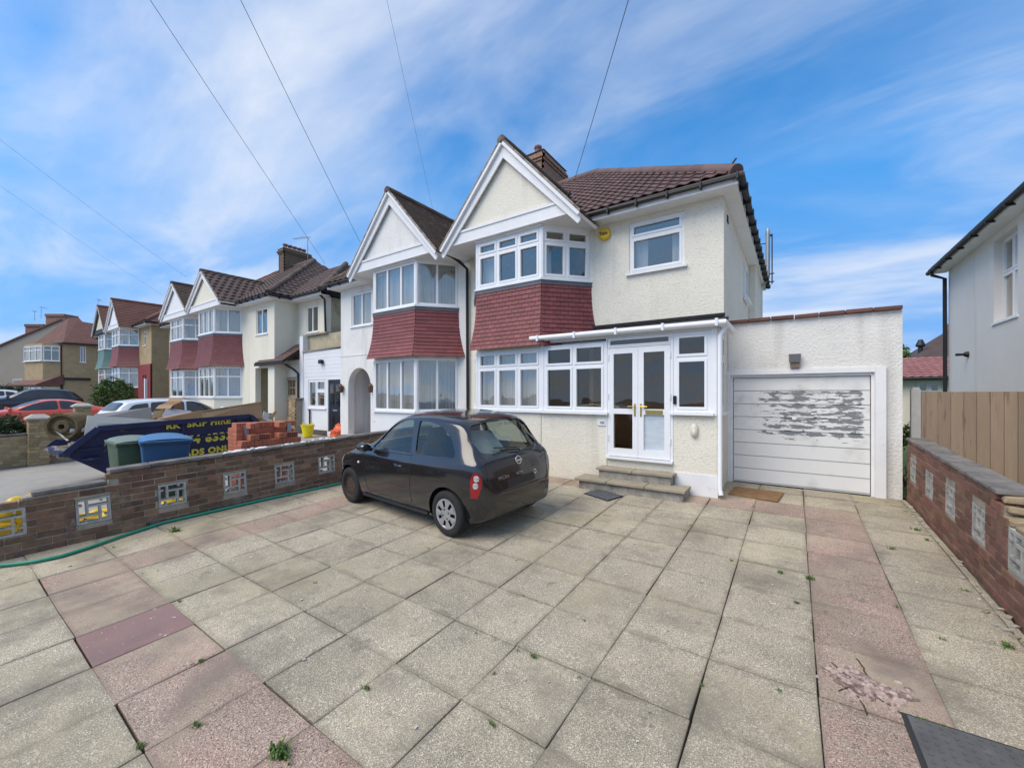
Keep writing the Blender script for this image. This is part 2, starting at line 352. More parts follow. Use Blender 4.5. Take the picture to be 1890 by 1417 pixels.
def tiles(parent, o, a, b, poly, mat, w=.3, h=.34, prof=.025, limit=300, name='roof_tile', jit=.004, under=None, shift=0):
    """cover a polygon given in slope coordinates (along a, up b) with tiles: the nearest as objects, the rest joined"""
    o, a, b = Vector(o), Vector(a).normalized(), Vector(b).normalized(); nn = a.cross(b).normalized()
    if nn.z < 0 or (abs(nn.z) < 1e-3 and nn.y > 0): nn = -nn
    fl = a.cross(b).dot(nn) < 0
    R = Matrix((a if not fl else -a, b, nn)).transposed()
    vs = [p[1] for p in poly]; umin = min(p[0] for p in poly); sp = []
    j = 0; v = min(vs)
    while v < max(vs)-h*.25:
        vm = v+h*.5; xs = sorted((p[0]+(q[0]-p[0])*(vm-p[1])/(q[1]-p[1])) for p, q in zip(poly, poly[1:]+poly[:1]) if (p[1] > vm) != (q[1] > vm))
        for ua, ub in zip(xs[::2], xs[1::2]):
            k = math.floor((ua-umin)/w); u = umin+k*w-(w*.5 if shift and j % 2 else 0)
            while u < ub:
                lo, hi = max(u, ua), min(u+w, ub)
                if hi-lo > .04: sp.append(((lo+hi)/2, vm, (hi-lo)/w))
                u += w
        v += h; j += 1
    me, mb = tile_mesh(w*.985, h, prof, tagm=mat.name); e = R.to_euler()
    pts = [(o+a*u+b*v+nn*(.015+random.uniform(0, jit)), s_) for u, v, s_ in sp]
    pts.sort(key=lambda q: (q[0]-CP).length)
    for p, s_ in pts[:limit]:
        ee = e.copy(); ee.z += random.uniform(-.008, .008); link(name, me, mat, parent, p, ee, (s_, 1, 1))
    if len(pts) > limit:
        J = MB()
        for p, s_ in pts[limit:]:
            k = len(J.v); J.v += [R @ Vector((q.x*s_, q.y, q.z))+p for q in mb.v]; J.f += [[i+k for i in f] for f in mb.f]
        t = obj('roof_tiles' if 'roof' in name else 'tiles', J, mat, parent, norm=False, smooth=40 if prof else False); t['kind'] = 'stuff'
    if under is not False:
        U = MB(); q = [o+a*u+b*v for u, v in poly]; U.poly(q); U.poly([c-nn*.06 for c in q][::-1])
        k = len(poly)
        for i in range(k): U.f.append([i, (i+1) % k, k+(k-1-(i+1)) % k, k+(k-1-i)])
        obj('roof_deck', U, under or FELT, parent, norm=False)
def ridge(parent, p0, p1, mat, r=.11, L=.42, name='ridge_tile'):
    p0, p1 = Vector(p0), Vector(p1); n = max(1, round((p1-p0).length/L)); t = (p1-p0).normalized(); sd = t.cross(Vector((0, 0, 1))).normalized(); up = sd.cross(t).normalized()
    ln = (p1-p0).length/n; mb = MB()
    prof = [(math.cos(k*math.pi/8)*r, math.sin(k*math.pi/8)*r) for k in range(-1, 10)]
    A = [mb.p(x, 0, z) for x, z in prof]; B = [mb.p(x*1.06, ln*1.05, z*1.06) for x, z in prof]
    for i in range(len(prof)-1): mb.f.append([A[i], A[i+1], B[i+1], B[i]])
    mb.f.append(A[::-1]); mb.f.append(B)
    me = mb.mesh('ridge_tile', smooth=50); R = Matrix((sd, t, up)).transposed().to_euler()
    for i in range(n): link(name, me, mat, parent, p0+t*ln*i+Vector((0, 0, -.03+random.uniform(0, .006))), R)
def planeW(o, d):
    """wall coordinates: u along d, z up, n outwards (towards the street side)"""
    o = Vector(o); d = Vector(d).normalized(); nv = Vector((d.y, -d.x, 0))
    return lambda u, z, n=0: Vector((o.x+d.x*u+nv.x*n, o.y+d.y*u+nv.y*n, o.z+z))
def bricks_chimney(parent, x0, x1, y0, y1, z0, z1, mat, name='brick', course=.085, bl=.24, faces='fl', pots=(), caps=True, single=True):
    """chimney stack: core of mortar with bricks standing proud, corbelled cap, pots"""
    st = obj('chimney_stack', MB().box(x0+.012, x1-.012, y0+.012, y1-.012, z0, z1-.01), MORTAR, parent)
    n = int((z1-z0)/course); J = MB()
    for j in range(n):
        gr = .04*max(0, j-(n-4)) if caps else 0
        if caps and j == n-1: gr = .04
        for (axis, a0, a1, fix, sg) in (('x', x0, x1, y0, -1), ('y', y0, y1, x1, 1), ('y', y0, y1, x0, -1)):
            L = a1-a0+2*gr; k = max(1, round(L/bl)); off = (j % 2)*.5
            for i in range(-1, k+1):
                a = a0-gr+(i+off)*L/k; b = a+L/k-.012; a = max(a, a0-gr); b = min(b, a1+gr)
                if b-a < .04: continue
                zz0, zz1 = z0+j*course, z0+(j+1)*course-.012
                if axis == 'x': J.box(a, b, fix-gr, fix-gr+.06, zz0, zz1)
                else: J.box(fix+sg*gr-(.06 if sg > 0 else 0), fix+sg*gr+(.06 if sg < 0 else 0), a, b, zz0, zz1)
    t = obj('bricks', J, mat, st); t['kind'] = 'stuff'
    fl = MB().hexa([(x0-.05, y0-.05, z1), (x1+.05, y0-.05, z1), (x1+.05, y1+.05, z1), (x0-.05, y1+.05, z1), (x0+.05, y0+.05, z1+.07), (x1-.05, y0+.05, z1+.07), (x1-.05, y1-.05, z1+.07), (x0+.05, y1-.05, z1+.07)])
    obj('flaunching', fl, MORTAR, st)
    for (px, py, ph) in pots:
        obj('chimney_pot', MB().lathe([(.105, z1), (.1, z1+ph*.75), (.125, z1+ph*.78), (.125, z1+ph), (.09, z1+ph), (.085, z1+ph*.3)], 14, Matrix.Translation((px, py, 0))), POT, parent, smooth=40)
# ------------------------------------------------------------------ half of a semi-detached house with gabled two-storey bay
def apron(parent, face, z0, z1, mat, tw=.165, rows=14, flare=.17, single=True, mit=(1, 1), name='hung_tile'):
    """tile hanging on one face of a bay; face = (left point, right point); flares out at the foot"""
    A, B = Vector(face[0]), Vector(face[1]); d = (B-A); L = d.length; d.normalize(); nv = Vector((d.y, -d.x, 0))
    off = lambda t: .015+flare*(1-t)**2.4
    h = (z1-z0)/rows; J = MB()
    me0, mb0 = tile_mesh(1.0, 1.0, 0, th=.0, lift=.0, tagm=mat.name+'unit')
    tm = MB().hexa([(-.5, -.5, 0), (.5, -.5, 0), (.5, .62, -.6), (-.5, .62, -.6), (-.5, -.5, 1), (.5, -.5, 1), (.5, .62, .1), (-.5, .62, .1)])
    key = ('hung', mat.name)
    if key not in TILEMESH: TILEMESH[key] = tm.mesh('hung_tile')
    hm = TILEMESH[key]
    for r in range(rows):
        t0, t1 = r/rows, (r+1)/rows; o0, o1 = off(t0), off(t1); up = Vector((0, 0, h))+nv*(o1-o0); sl = up.length; up.normalize(); out = d.cross(up).normalized()
        if out.dot(nv) < 0: out = -out
        m = (o0+o1)/2; ua, ub = -m*mit[0], L+m*mit[1]; c = A+Vector((0, 0, z0+h*(r+.5)))+nv*m
        u = ua-(tw*.5 if r % 2 else 0)
        R = Matrix((d, up, out)).transposed().to_euler()
        while u < ub-.01:
            a, b = max(u, ua), min(u+tw, ub)
            if b-a > .012:
                p = c+d*((a+b)/2); ww = b-a-.006
                if single: link(name, hm, mat, parent, p, (R.x+random.uniform(-.02, .02), R.y, R.z), (ww, sl, .017))
                else:
                    k = len(J.v); MM = Matrix.Translation(p) @ R.to_matrix().to_4x4() @ Matrix.Diagonal((ww, sl, .017, 1))
                    J.v += [MM @ q for q in tm.v]; J.f += [[i+k for i in f] for f in tm.f]
            u += tw
    if not single:
        t = obj('hung_tiles', J, mat, parent); t['kind'] = 'stuff'
    # backing sheet
    S = MB().grid(lambda a, b: A+d*lerp(-off(b)*mit[0]*.9, L+off(b)*mit[1]*.9, a)+nv*(off(b)-.02)+Vector((0, 0, lerp(z0, z1, b))), 1, 8)
    obj('tile_backing', S, LEAD, parent)
VERGE = M('verge_mortar', (.34, .30, .25), .95, var=.3, scale=9, bump=.01, bscale=30, col2=(.16, .13, .11), mscale=7)
def semi(root, Xp, sx, dz, c):
    W = c.get('W', 5.88); T = lambda x, y, z: Vector((Xp+sx*x, y, z+dz))
    wallm, bm, tm, rm = c['wall'], c.get('barge', WPAINT), c['apron'], c['roof']
    far = c.get('far', False)
    xc = 1.845; x1, x2 = xc-c.get('hb', .84), xc+c.get('hb', .84); x0, x3 = x1-.71, x2+.71
    pts = [T(x0, 7.9, 0), T(x1, 7.1, 0), T(x2, 7.1, 0), T(x3, 7.9, 0)]
    if sx < 0: pts = pts[::-1]
    faces = list(zip(pts, pts[1:])); base = c.get('base', 0)-dz
    zs, zh, za, zb, zu, zt = c.get('zs', (1.26, 2.52, 2.56, 3.84, 3.94, 4.97))
    out = 2 if True else 0
    # bay body: dado below the lower windows, core behind the tiles, head above the upper windows
    for i, (a, b) in enumerate(faces):
        Wf = planeW(a, b-a); L = (b-a).length; vis = (i != (0 if sx > 0 else 0))
        gf = c.get('ground', (1, 1, 1))[i]
        if gf: obj('bay_dado', MB().wall(Wf, 0, L, base, zs-.03, .2), c.get('baymat', wallm), root)
        obj('bay_wall', MB().wall(Wf, .02, L-.02, zh, zu-.03, .15), wallm, root); obj('bay_head', MB().wall(Wf, 0, L, zt, 5.06, .12), bm, root)
        if vis or i: apron(root, (a, b), za, zb, tm, tw=c.get('tw', .165), rows=c.get('rows', 14), single=c.get('single', True) and i > 0, mit=((.9, .445), (.445, .445), (.445, .9))[i])
        k = (c.get('cols_side', 2), c.get('cols', 3), c.get('cols_side', 2))[i]
        wk = dict(sashes=not far and c.get('sash', True), fr=c.get('fr', .05))
        cu = c.get('curt', ((0, .3, 0, 1), (.75, 1, 0, 1)))
        window(root, Wf, .015, L-.015, zu, zt, k, top=c.get('top_u', .3), tops=c.get('tops_u'), curtains=cu, sill=.05, n=0, **wk)
        if gf: window(root, Wf, .015, L-.015, zs, zh, k, top=c.get('top_g', .36), tops=c.get('tops_g'), curtains=c.get('curt_g', cu), sill=.06, n=0, **wk)
        fl = MB().wall(Wf, -.01, L+.01, zb-.015, zu-.045, .06, ()); fl.v = [q+Vector((0, 0, 0)) for q in fl.v]
        Wo = planeW(a+Vector(((b-a).normalized().y, -(b-a).normalized().x, 0))*.035, b-a)
        obj('lead_flashing', MB().box(-.02, L+.02, zb-.03, zu-.046, -.03, 0, Wo), LEAD, root)
    for q in pts[1:3]:                                     # corner posts
        for za_, zb_ in ((zs, zh), (zu, zt)):
            if za_ == zs and not (c.get('ground', (1, 1, 1))[0] and c.get('ground', (1, 1, 1))[2]) and q == pts[2]: continue
            obj('corner_post', MB().tube([q+Vector((0, .035, za_)), q+Vector((0, .035, zb_))], .052, 8), WHITE, root)
    # gable
    hw, gb, ga = c.get('gable', (1.77, 4.94, 6.93)); yb = 6.93; pg = (ga-gb)/hw
    Wg = planeW(T(xc, yb, 0), (1, 0, 0)); bd = .27*math.sqrt(1+pg*pg)*.8
    for s in (-1, 1):
        B = MB().prism([(0, ga), (s*hw, gb), (s*hw, gb-.13), (s*(hw-.05), gb-.17), (0, ga-bd)] if s > 0 else [(0, ga), (0, ga-bd), (s*(hw-.05), gb-.17), (s*hw, gb-.13), (s*hw, gb)], -.035, 0, Wg)
        obj('bargeboard', B, bm, root)
    zi = c.get('zi', 5.31); wi = (ga-zi)/pg
    obj('gable_infill', MB().prism([(-wi, zi), (wi, zi), (0, ga-.02)], -.2, -.09, Wg), c.get('infill', wallm), root)
    wf = lambda z: min((ga-z)/pg-.06, hw-.12)
    obj('gable_fascia', MB().prism([(-wf(5.06), 5.04), (wf(5.06), 5.04), (wf(zi), zi), (-wf(zi), zi)], -.12, -.05, Wg).prism([(-wf(zi)+.01, zi-.05), (wf(zi)-.01, zi-.05), (wf(zi)-.01, zi), (-wf(zi)+.01, zi)], -.049, -.03, Wg), bm, root)
    obj('soffit', MB().box(-wf(5.06)-.02, wf(5.06)+.02, 5.015, 5.039, -1.2, -.04, Wg), bm, root)
    obj('bay_head_trim', MB().box(-(x2-xc)-.03, x2-xc+.03, 4.975, 5.012, -.3, -.12, Wg), bm, root)
    # gable roof
    ze, pm, ye, yr = 5.20, c.get('pitch', .75), 7.55, 11.72
    zr = ze+pm*(yr-ye); yv = ye+(ga+.06-ze)/pm
    for s in (-1, 1):
        o = T(xc+s*(hw+.02)*sx, 6.87, gb+.0); b = T(xc, 6.87, ga+.03)-o; Ls = b.length
        poly = [(0, 0), (ye-6.87+.15, 0), (yv-6.87, Ls), (0, Ls)]
        vis = s > 0
        tiles(root, o, (0, 1, 0), b, poly, c.get('groof', rm), w=c.get('gtw', .17), h=c.get('gth', .11), prof=c.get('gprof', 0), limit=c.get('glimit', 0), shift=1, under=c.get('gdeck', WPAINT))
    for s in (-1, 1): obj('verge', MB().hexa([T(xc+s*sx*q[0], q[1], q[2]) for q in ((hw+.02, 6.865, gb+.005), (hw+.02, 6.90, gb+.005), (0, 6.90, ga+.035), (0, 6.865, ga+.035), (hw+.03, 6.865, gb+.06), (hw+.03, 6.90, gb+.06), (0, 6.90, ga+.09), (0, 6.865, ga+.09))]), VERGE, root)
    ridge(root, T(xc, 6.86, ga+.05), T(xc, yv, ga+.05), c.get('groof', rm), r=.1)
    # main roof
    ex = c.get('ex', .25); X1 = W+ex; run = yr-ye; rx = max(X1-run, .2); Ls = run*math.sqrt(1+pm*pm); k = math.sqrt(1+pm*pm)
    xe = xc+hw-(ze-gb)/pg; xl = max(0, xc-hw+(ze-gb)/pg)
    poly = [(xe, 0), (X1, 0), (rx, Ls), (0, Ls), (0, 0), (xl, 0), (xc, (yv-ye)*k)]
    tiles(root, T(0, ye, ze), (sx, 0, 0), (0, 1, pm), poly, rm, w=c.get('tw_r', .3), h=c.get('th_r', .3), prof=c.get('prof', .03), limit=c.get('limit', 0))
    ps = [(0, 0), (2*run, 0), (run, Ls)]
    tiles(root, T(X1, ye, ze), (0, 1, 0), (-sx*(X1-rx)/run, 0, pm), [(0, 0), (2*run, 0), (run, math.hypot(X1-rx, pm*run))], rm, w=.3, h=.3, prof=c.get('prof', .03), limit=0)
    o = T(0, yr+run, ze); obj('rear_roof', MB().poly([T(0, yr+run, ze), T(X1, yr+run, ze), T(rx, yr, zr), T(0, yr, zr)]), rm, root)
    ridge(root, T(X1-.02, ye+.02, ze+.05), T(rx, yr, zr+.03), c.get('ridgem', rm), r=.12)
    if rx > .3: ridge(root, T(rx, yr, zr+.05), T(0, yr, zr+.05), c.get('ridgem', rm), r=.12)
    # eaves: fascia board, boxed soffit, gutter with brackets
    E = MB().box(xe-.1, X1, ye+.02, ye+.045, ze-.17, ze-.03, T).box(xe-.1, X1-.03, ye+.046, 7.899, ze-.17, ze-.15, T)
    E.box(X1-.05, X1-.02, ye+.05, yr+run, ze-.168, ze-.03, T).box(W+.002, X1-.052, 7.9, yr+run, ze-.166, ze-.15, T)
    obj('eaves_soffit', E, c.get('soffit', bm), root)
    G = MB().tube([T(xe-.15, ye-.03, ze-.05), T(X1+.05, ye-.03, ze-.06), T(X1+.05, yr+run, ze-.09)] if c.get('sidegut', True) else [T(xe-.15, ye-.03, ze-.05), T(X1, ye-.03, ze-.06)], .052, 8)
    x = xe
    while x < X1: G.box(x-.015, x+.015, ye-.09, ye+.02, ze-.13, ze-.02, T); x += .55
    y = ye+.4
    while y < yr+run and c.get('sidegut', True): G.box(X1-.02, X1+.115, y-.015, y+.015, ze-.15, ze-.03, T); y += .6
    obj('gutter', G, BLACKP, root)
    # walls
    Wr = planeW(T(0, 7.9, 0) if sx > 0 else T(W, 7.9, 0), (1, 0, 0)); cv = (lambda a, b: (a, b)) if sx > 0 else (lambda a, b: (W-b, W-a))
    holes = []
    for h in c.get('holes', ()): u = cv(h[0], h[1]); holes.append((u[0], u[1], h[2], h[3]))
    bb = cv(x0+.02, x3-.02); holes.append((bb[0], bb[1], .0, 4.97))
    obj('front_wall', MB().wall(Wr, 0, W, base, 5.06, .22, holes), wallm, root)
    S = MB().box(W-.22, W, 8.12, 15.6, base, 5.06, T).box(0, W-.22, 15.38, 15.6, base, 5.06, T).box(-.1, .1, 8.13, 15.37, base, 5.05, T).box(.1, W-.22, 8.13, 15.37, 2.6, 2.7, T).box(.1, W-.22, 8.13, 15.37, base, base+.05, T).box(.1, W-.22, 11, 11.1, 0, 5, T)
    obj('side_wall', S, c.get('side', wallm), root)
    return T, Wr, cv
# ------------------------------------------------------------------ the ground and the drive
def ground_sheet(name, x0, x1, y0, y1, dz, mat, nx=2, ny=2, extra=None):
    ys = sorted({y0, y1, *[lerp(y0, y1, i/ny) for i in range(ny+1)], *[q for q in (8.0, -3.0) if y0 < q < y1]}); xs = sorted({x0, x1, *[lerp(x0, x1, i/nx) for i in range(nx+1)], *([-10.0] if x0 < -10 < x1 else [])})
    mb = MB(); I = [[mb.p(x, y, gz(x, y)+dz) for y in ys] for x in xs]
    for i in range(len(xs)-1):
        for j in range(len(ys)-1): mb.f.append([I[i][j], I[i+1][j], I[i+1][j+1], I[i][j+1]])
    return tag(obj(name, mb, mat, norm=False), kind='structure')
SOIL = M('ground_dirt', (.12, .105, .08), .95, var=.3, scale=1.5, bump=.01, bscale=15)
CONC = M('forecourt_concrete', (.36, .34, .30), .9, var=.16, scale=1.2, bump=.004, bscale=40, col2=(.26, .25, .22), mscale=1.2, speck=[(70, (.2, .19, .17), .62, .7)])
ASPH = M('asphalt', (.06, .06, .06), .9, var=.2, scale=3, bump=.004, bscale=120)
LAWN = M('lawn_green', (.07, .12, .03), .95, var=.3, scale=4, bump=.02, bscale=60)
ground_sheet('ground', -160, 120, -90, 150, -.10, SOIL, 28, 24)
ground_sheet('road', -120, 60, -9.5, -2.9, -.085, ASPH, 18, 4)
ground_sheet('pavement', -120, 60, -2.78, -1.32, -.025, M('pavement_concrete', (.25, .24, .22), .9, var=.2, scale=1.5, bump=.004, bscale=40), 18, 3)
kb = MB(); [kb.hexa([(x, y, gz(x, -3)+z) for x, y, z in ((a, -2.9, -.2), (b, -2.9, -.2), (b, -2.785, -.2), (a, -2.785, -.2), (a, -2.9, -.02), (b, -2.9, -.02), (b, -2.785, -.02), (a, -2.785, -.02))]) for a, b in ((-60, -10), (-9.99, 40))]
tag(obj('kerb', kb, CONC), kind='structure')
ground_sheet('neighbour_forecourt', -15.7, -7.52, -1.2, 8.38, -.02, CONC, 6, 6)
ground_sheet('far_forecourts', -60, -16.05, -1.3, 7.0, -.015, CONC, 10, 5)
ground_sheet('next_drive', 1.64, 8, -1.3, 8.55, -.03, CONC, 3, 4)
ground_sheet('back_lawn', -1, 12, 8.62, 40, -.02, LAWN, 4, 6)
drive = ground_sheet('driveway', -7.5, 1.36, -1.3, 8.42, -.055, M('joint_sand', (.085, .072, .055), .95, var=.5, scale=9, bump=.004, bscale=90, col2=(.05, .055, .03), mscale=4), 4, 6)
SP = [(70, (.25, .21, .15), .575, .635), (100, (.64, .57, .43), .56, .61), (160, (.16, .135, .10), .585, .63), (230, (.68, .62, .5), .585, .63)]
PAVE = M('exposed_aggregate_paver', edge=(.06, .34, (.20, .175, .125), .5), col=(.385, .33, .23), rough=.9, var=.2, scale=1.3, rnd=.075, bump=.006, bscale=120, col2=(.29, .255, .185), mix=(.40, .62), mscale=2.0, speck=SP, wear=[(.7, .50, .68, (.36, .315, .20)), (1.5, .51, .70, (.225, .195, .145)), (4.5, .60, .74, (.19, .165, .125)), (8, .68, .72, (.13, .11, .085)), (11, .72, .73, (.62, .6, .55))])
PINK = M('pink_aggregate_paver', edge=(.06, .34, (.22, .165, .125), .5), col=(.37, .235, .18), rough=.9, var=.2, scale=1.3, rnd=.09, bump=.006, bscale=120, col2=(.30, .235, .175), mix=(.42, .6), mscale=2.2, speck=[(62, (.16, .10, .08), .57, .63), (95, (.56, .44, .35), .565, .61), (150, (.13, .085, .07), .57, .62), (210, (.6, .5, .42), .595, .63)], wear=[(.8, .47, .63, (.37, .30, .21)), (1.5, .52, .70, (.235, .185, .145)), (4.5, .60, .74, (.2, .15, .125)), (8, .68, .72, (.13, .10, .085)), (11, .71, .72, (.62, .58, .53))])
PLAINP = M('smooth_red_paver', (.25, .155, .135), .75, var=.12, scale=3, bump=.002, bscale=50, speck=[(26, (.6, .55, .52), .70, .72)], wear=(2, .5, .75, (.19, .135, .125)))
PM = {}
for nm, mt in (('a', PAVE), ('b', PINK), ('c', PLAINP)):
    me = beam_box(.595, .595, .05, .004); me.materials.append(mt); PM[nm] = me
GX, GY, GP = .117, .68, .6
for i in range(-13, 3):
    for j in range(-3, 13):
        xa, xb, ya, yb = GX+GP*i, GX+GP*(i+1), GY+GP*j, GY+GP*(j+1)
        xw = lerp(-7.61, -7.22, min(1, max(0, ya/7)))
        if xb < xw+.1 or yb < -1: continue
        xa2, xb2 = max(xa, xw), min(xb, 1.37); yb2 = min(yb, 8.4 if xb > -.98 else 7.08)
        if xb2-xa2 < .05 or yb2-ya < .05: continue
        kind = 'a'
        if (j == 0 and -11 <= i <= 0) or (i == 0 and 0 <= j <= 10) or (j == 10 and -11 <= i <= 0) or (i == -11 and 0 <= j <= 10): kind = 'b'
        if (i, j) == (-8, 0): kind = 'c'
        cx_, cy_ = (xa2+xb2)/2, (ya+yb2)/2
        o = link('paver', PM[kind], None, drive, (cx_+random.uniform(-.005, .005), cy_+random.uniform(-.005, .005), gz(cx_, cy_)-.027+random.uniform(-.003, .003)), (math.atan(SLOPE)*(1 if cy_ < 8 else 0)+random.uniform(-.006, .006), random.uniform(-.006, .006), random.uniform(-.011, .011)), ((xb2-xa2)/GP, (yb2-ya)/GP, 1))
# ------------------------------------------------------------------ the house at the centre
house = thing('semi_detached_house', 'cream roughcast semi-detached house with maroon tile-hung bay and white glazed porch', 'house', (-3.9, 11.5, 0))
T, Wm, cvm = semi(house, -6.885, 1, 0, dict(wall=CREAM, apron=TILE_R, roof=TILE_D, groof=TILE_O, infill=CREAM, baymat=CREAM, gable=(1.77, 4.94, 6.88), ground=(1, 1, 0), gtw=.2, gth=.13, base=-.3,
    tw_r=.205, th_r=.25, prof=.03, limit=300, holes=[(4.21, 5.235, 3.95, 4.94)], curt=((.02, .25, 0, 1),), curt_g=((.02, .98, 0, 1),)))
um = 4.21
window(house, Wm, um, um+1.025, 3.95, 4.94, 1, top=.3, n=-.03, sill=.09, curtains=((.02, .3, .02, .7), (.74, .98, .02, .7)), sillmat=WPAINT)
bricks_chimney(house, -7.22, -6.58, 11.24, 12.76, 7.2, 9.38, STOCK, pots=[(-6.9, 11.45+.27*i, .3) for i in range(5)])
# ground-floor front: bay window carries on into the porch in one plane
Wp = planeW((-6.885, 7.1, 0), (1, 0, 0)); U = lambda x: x+6.885
for q in (MB().wall(Wp, U(-4.21), U(-2.82), -.3, 1.23, .18), MB().wall(Wp, U(-1.655), U(-1.0), -.3, 1.23, .18), MB().wall(planeW((-1.0, 7.1, 0), (0, 1, 0)), .181, .8, -.3, 1.23, .18), MB().box(-2.82, -1.655, 7.12, 7.28, -.3, .43)): obj('porch_wall', q, CREAM, house)
obj('porch_plinth', MB().box(U(-1.63), U(-.985), -.3, .3, -.05, .016, Wp), WPAINT, house)
window(house, Wp, U(-4.14), U(-2.83), 1.26, 2.55, 2, top=.42, sill=.08, gl=GLASS_D)
window(house, Wp, U(-1.655), U(-1.09), 1.29, 2.60, 1, top=.42, sill=.08, gl=GLASS_D)
Wps = planeW((-1.0, 7.1, 0), (0, 1, 0))
window(house, Wps, .1, .78, 1.29, 2.60, 1, top=.42, sill=.08, gl=GLASS_D)
for q in ((-4.21, -4.142, 1.26, 2.58), (-1.088, -1.002, 1.24, 2.604), (-2.828, -2.805, .47, 2.604), (-1.68, -1.657, .47, 2.604)): obj('porch_post', MB().box(U(q[0]), U(q[1]), q[2], q[3], -.09, .009, Wp), WHITE, house)
obj('porch_head', MB().box(U(-4.2), U(-1.0), 2.605 , 2.70, -.14, .018, Wp).box(.018, .79, 2.605, 2.70, -.12, .018, Wps), WHITE, house)
window(house, Wp, U(-2.80), U(-1.68), 2.42, 2.60, 1, fr=.03, sash=.02, gl=GLASS_D, name='transom_window')
door = obj('front_door', MB().box(U(-2.80), U(-2.78), .47, 2.415, -.07, .008, Wp).box(U(-1.70), U(-1.68), .47, 2.415, -.07, .008, Wp).box(U(-2.82), U(-1.66), .43, .47, -.1, .06, Wp), WHITE, house)
for s, (a, b) in enumerate(((-2.778, -2.243), (-2.239, -1.702))):
    a, b = U(a), U(b); B = MB(); st = .095
    for q in ((a, a+st, .48, 2.41), (b-st, b, .48, 2.41), (a+st, b-st, .48, .62), (a+st, b-st, 2.31, 2.41), (a+st, b-st, 1.235, 1.33)): B.box(*q, -.06, .014, Wp)
    lf = obj('door_leaf', B, WHITE, door)
    obj('pane', MB().box(a+st, b-st, 1.33, 2.31, -.03, -.024, Wp), GLASS_D, door)
    obj('pane', MB().box(a+st, b-st, .62, 1.235, -.03, -.024, Wp), GLASS_D if s == 0 else M('papered_glass', (.5, .56, .6), .5, var=.12, scale=5, stretch=(1, 1, 3)), door)
    hx = (b-.05) if s == 0 else (a+.05); dr = -1 if s == 0 else 1
    obj('door_handle', MB().box(hx-.014, hx+.014, 1.2, 1.42, .014, .024, Wp).tube([Wp(hx, 1.37, .03), Wp(hx, 1.37, .06), Wp(hx+dr*.12, 1.37, .06)], .01, 8), BRASS, door, smooth=40)
    if s: obj('letter_plate', MB().box(a+.13, b-.12, 1.245, 1.315, .014, .024, Wp).box(a+.15, b-.14, 1.257, 1.303, .024, .03, Wp), BRASS, door)
    for z in (.75, 1.5, 2.2): obj('hinge', MB().tube([Wp(a if s == 0 else b, z, .02), Wp(a if s == 0 else b, z+.1, .02)], .012, 8), WHITE, door)
# porch lean-to roof and gutter
Tm = T
obj('porch_roof', MB().hexa([(-4.36, 6.99, 2.70), (-.93, 6.99, 2.70), (-.93, 7.9, 2.88), (-4.2, 7.9, 2.88), (-4.36, 6.99, 2.745), (-.93, 6.99, 2.745), (-.93, 7.9, 2.925), (-4.2, 7.9, 2.925)]).box(-4.0, -.985, 7.84, 7.9, 2.93, 2.99), FELT, house)
g = obj('porch_gutter', MB().tube([(-4.37, 6.95, 2.70), (-.86, 6.95, 2.685), (-.86, 7.95, 2.66)], .05, 10).box(-4.2, -.93, 6.992, 7.03, 2.64, 2.698).box(-.945, -.93, 7.05, 7.9, 2.64, 2.698), WHITE, house, smooth=40)
for k in range(5): obj('gutter_bracket', MB().box(-4.2+k*.8, -4.16+k*.8, 6.885, 6.99, 2.635, 2.75), WHITE, g)
obj('downpipe', MB().tube([(-.86, 7.06, 2.66), (-.95, 7.06, 2.5), (-.955, 7.06, .12), (-.93, 7.02, .02)], .036, 10), WHITE, house, smooth=40)
obj('porch_ceiling', MB().box(-4.19, -1.02, 7.25, 7.88, 2.58, 2.6), WHITE, house)
obj('hall_wall', MB().box(-3.4, -1.05, 7.86, 7.895, .4, 2.56).box(-1.9, -1.1, 7.8, 7.86, .47, 2.3), M('brown_hall', (.26, .15, .08), .6, var=.3, scale=3), house)
# party downpipe, side details, small fixtures
obj('party_downpipe', MB().tube([(-6.95, 7.25, 5.02), (-6.86, 7.55, 4.9), (-6.80, 7.82, 4.75), (-6.80, 7.85, .2)], .038, 10), BLACKP, house, smooth=40)
obj('side_projection', MB().box(-.999, -.85, 12.6, 15.55, 0, 5.03), CREAM, house)
W2 = planeW((-1.0, 7.9, 0), (0, 1, 0))
window(house, W2, 3.3, 4.1, 3.9, 4.75, 1, n=.03, sill=.08)
obj('vent_grille', MB().box(.35, .5, 4.7, 4.82, 0, .012, W2), BLACKP, house)
ab = tag(link('alarm_box', MB().lathe([(.0, -.03), (.128, -.03), (.132, 0), (.125, .03), (.1, .05), (.0, .052)], 24, Matrix.Rotation(rad(90), 4, 'X') @ Matrix.Diagonal((1, .95, 1, 1))).mesh('alarm_box', smooth=30, bevel=.0), M('yellow_plastic', (.72, .47, .02), .4, var=.06)), 'yellow burglar alarm box with black lettering high on the cream wall', 'alarm box')
ab.location = (-3.17, 7.865, 4.83); ab.rotation_euler = (0, rad(30), 0)
tx = link('alarm_lettering', text_mesh('Yale', .1, .002, bold=.002), M('black_print', (.01, .01, .01), .5, var=0), ab); tx.rotation_euler = (Matrix.Rotation(rad(-30), 3, 'Y') @ Matrix.Rotation(rad(90), 3, 'X')).to_euler(); tx.location = Matrix.Rotation(rad(-30), 3, 'Y') @ Vector((0, -.055, 0))
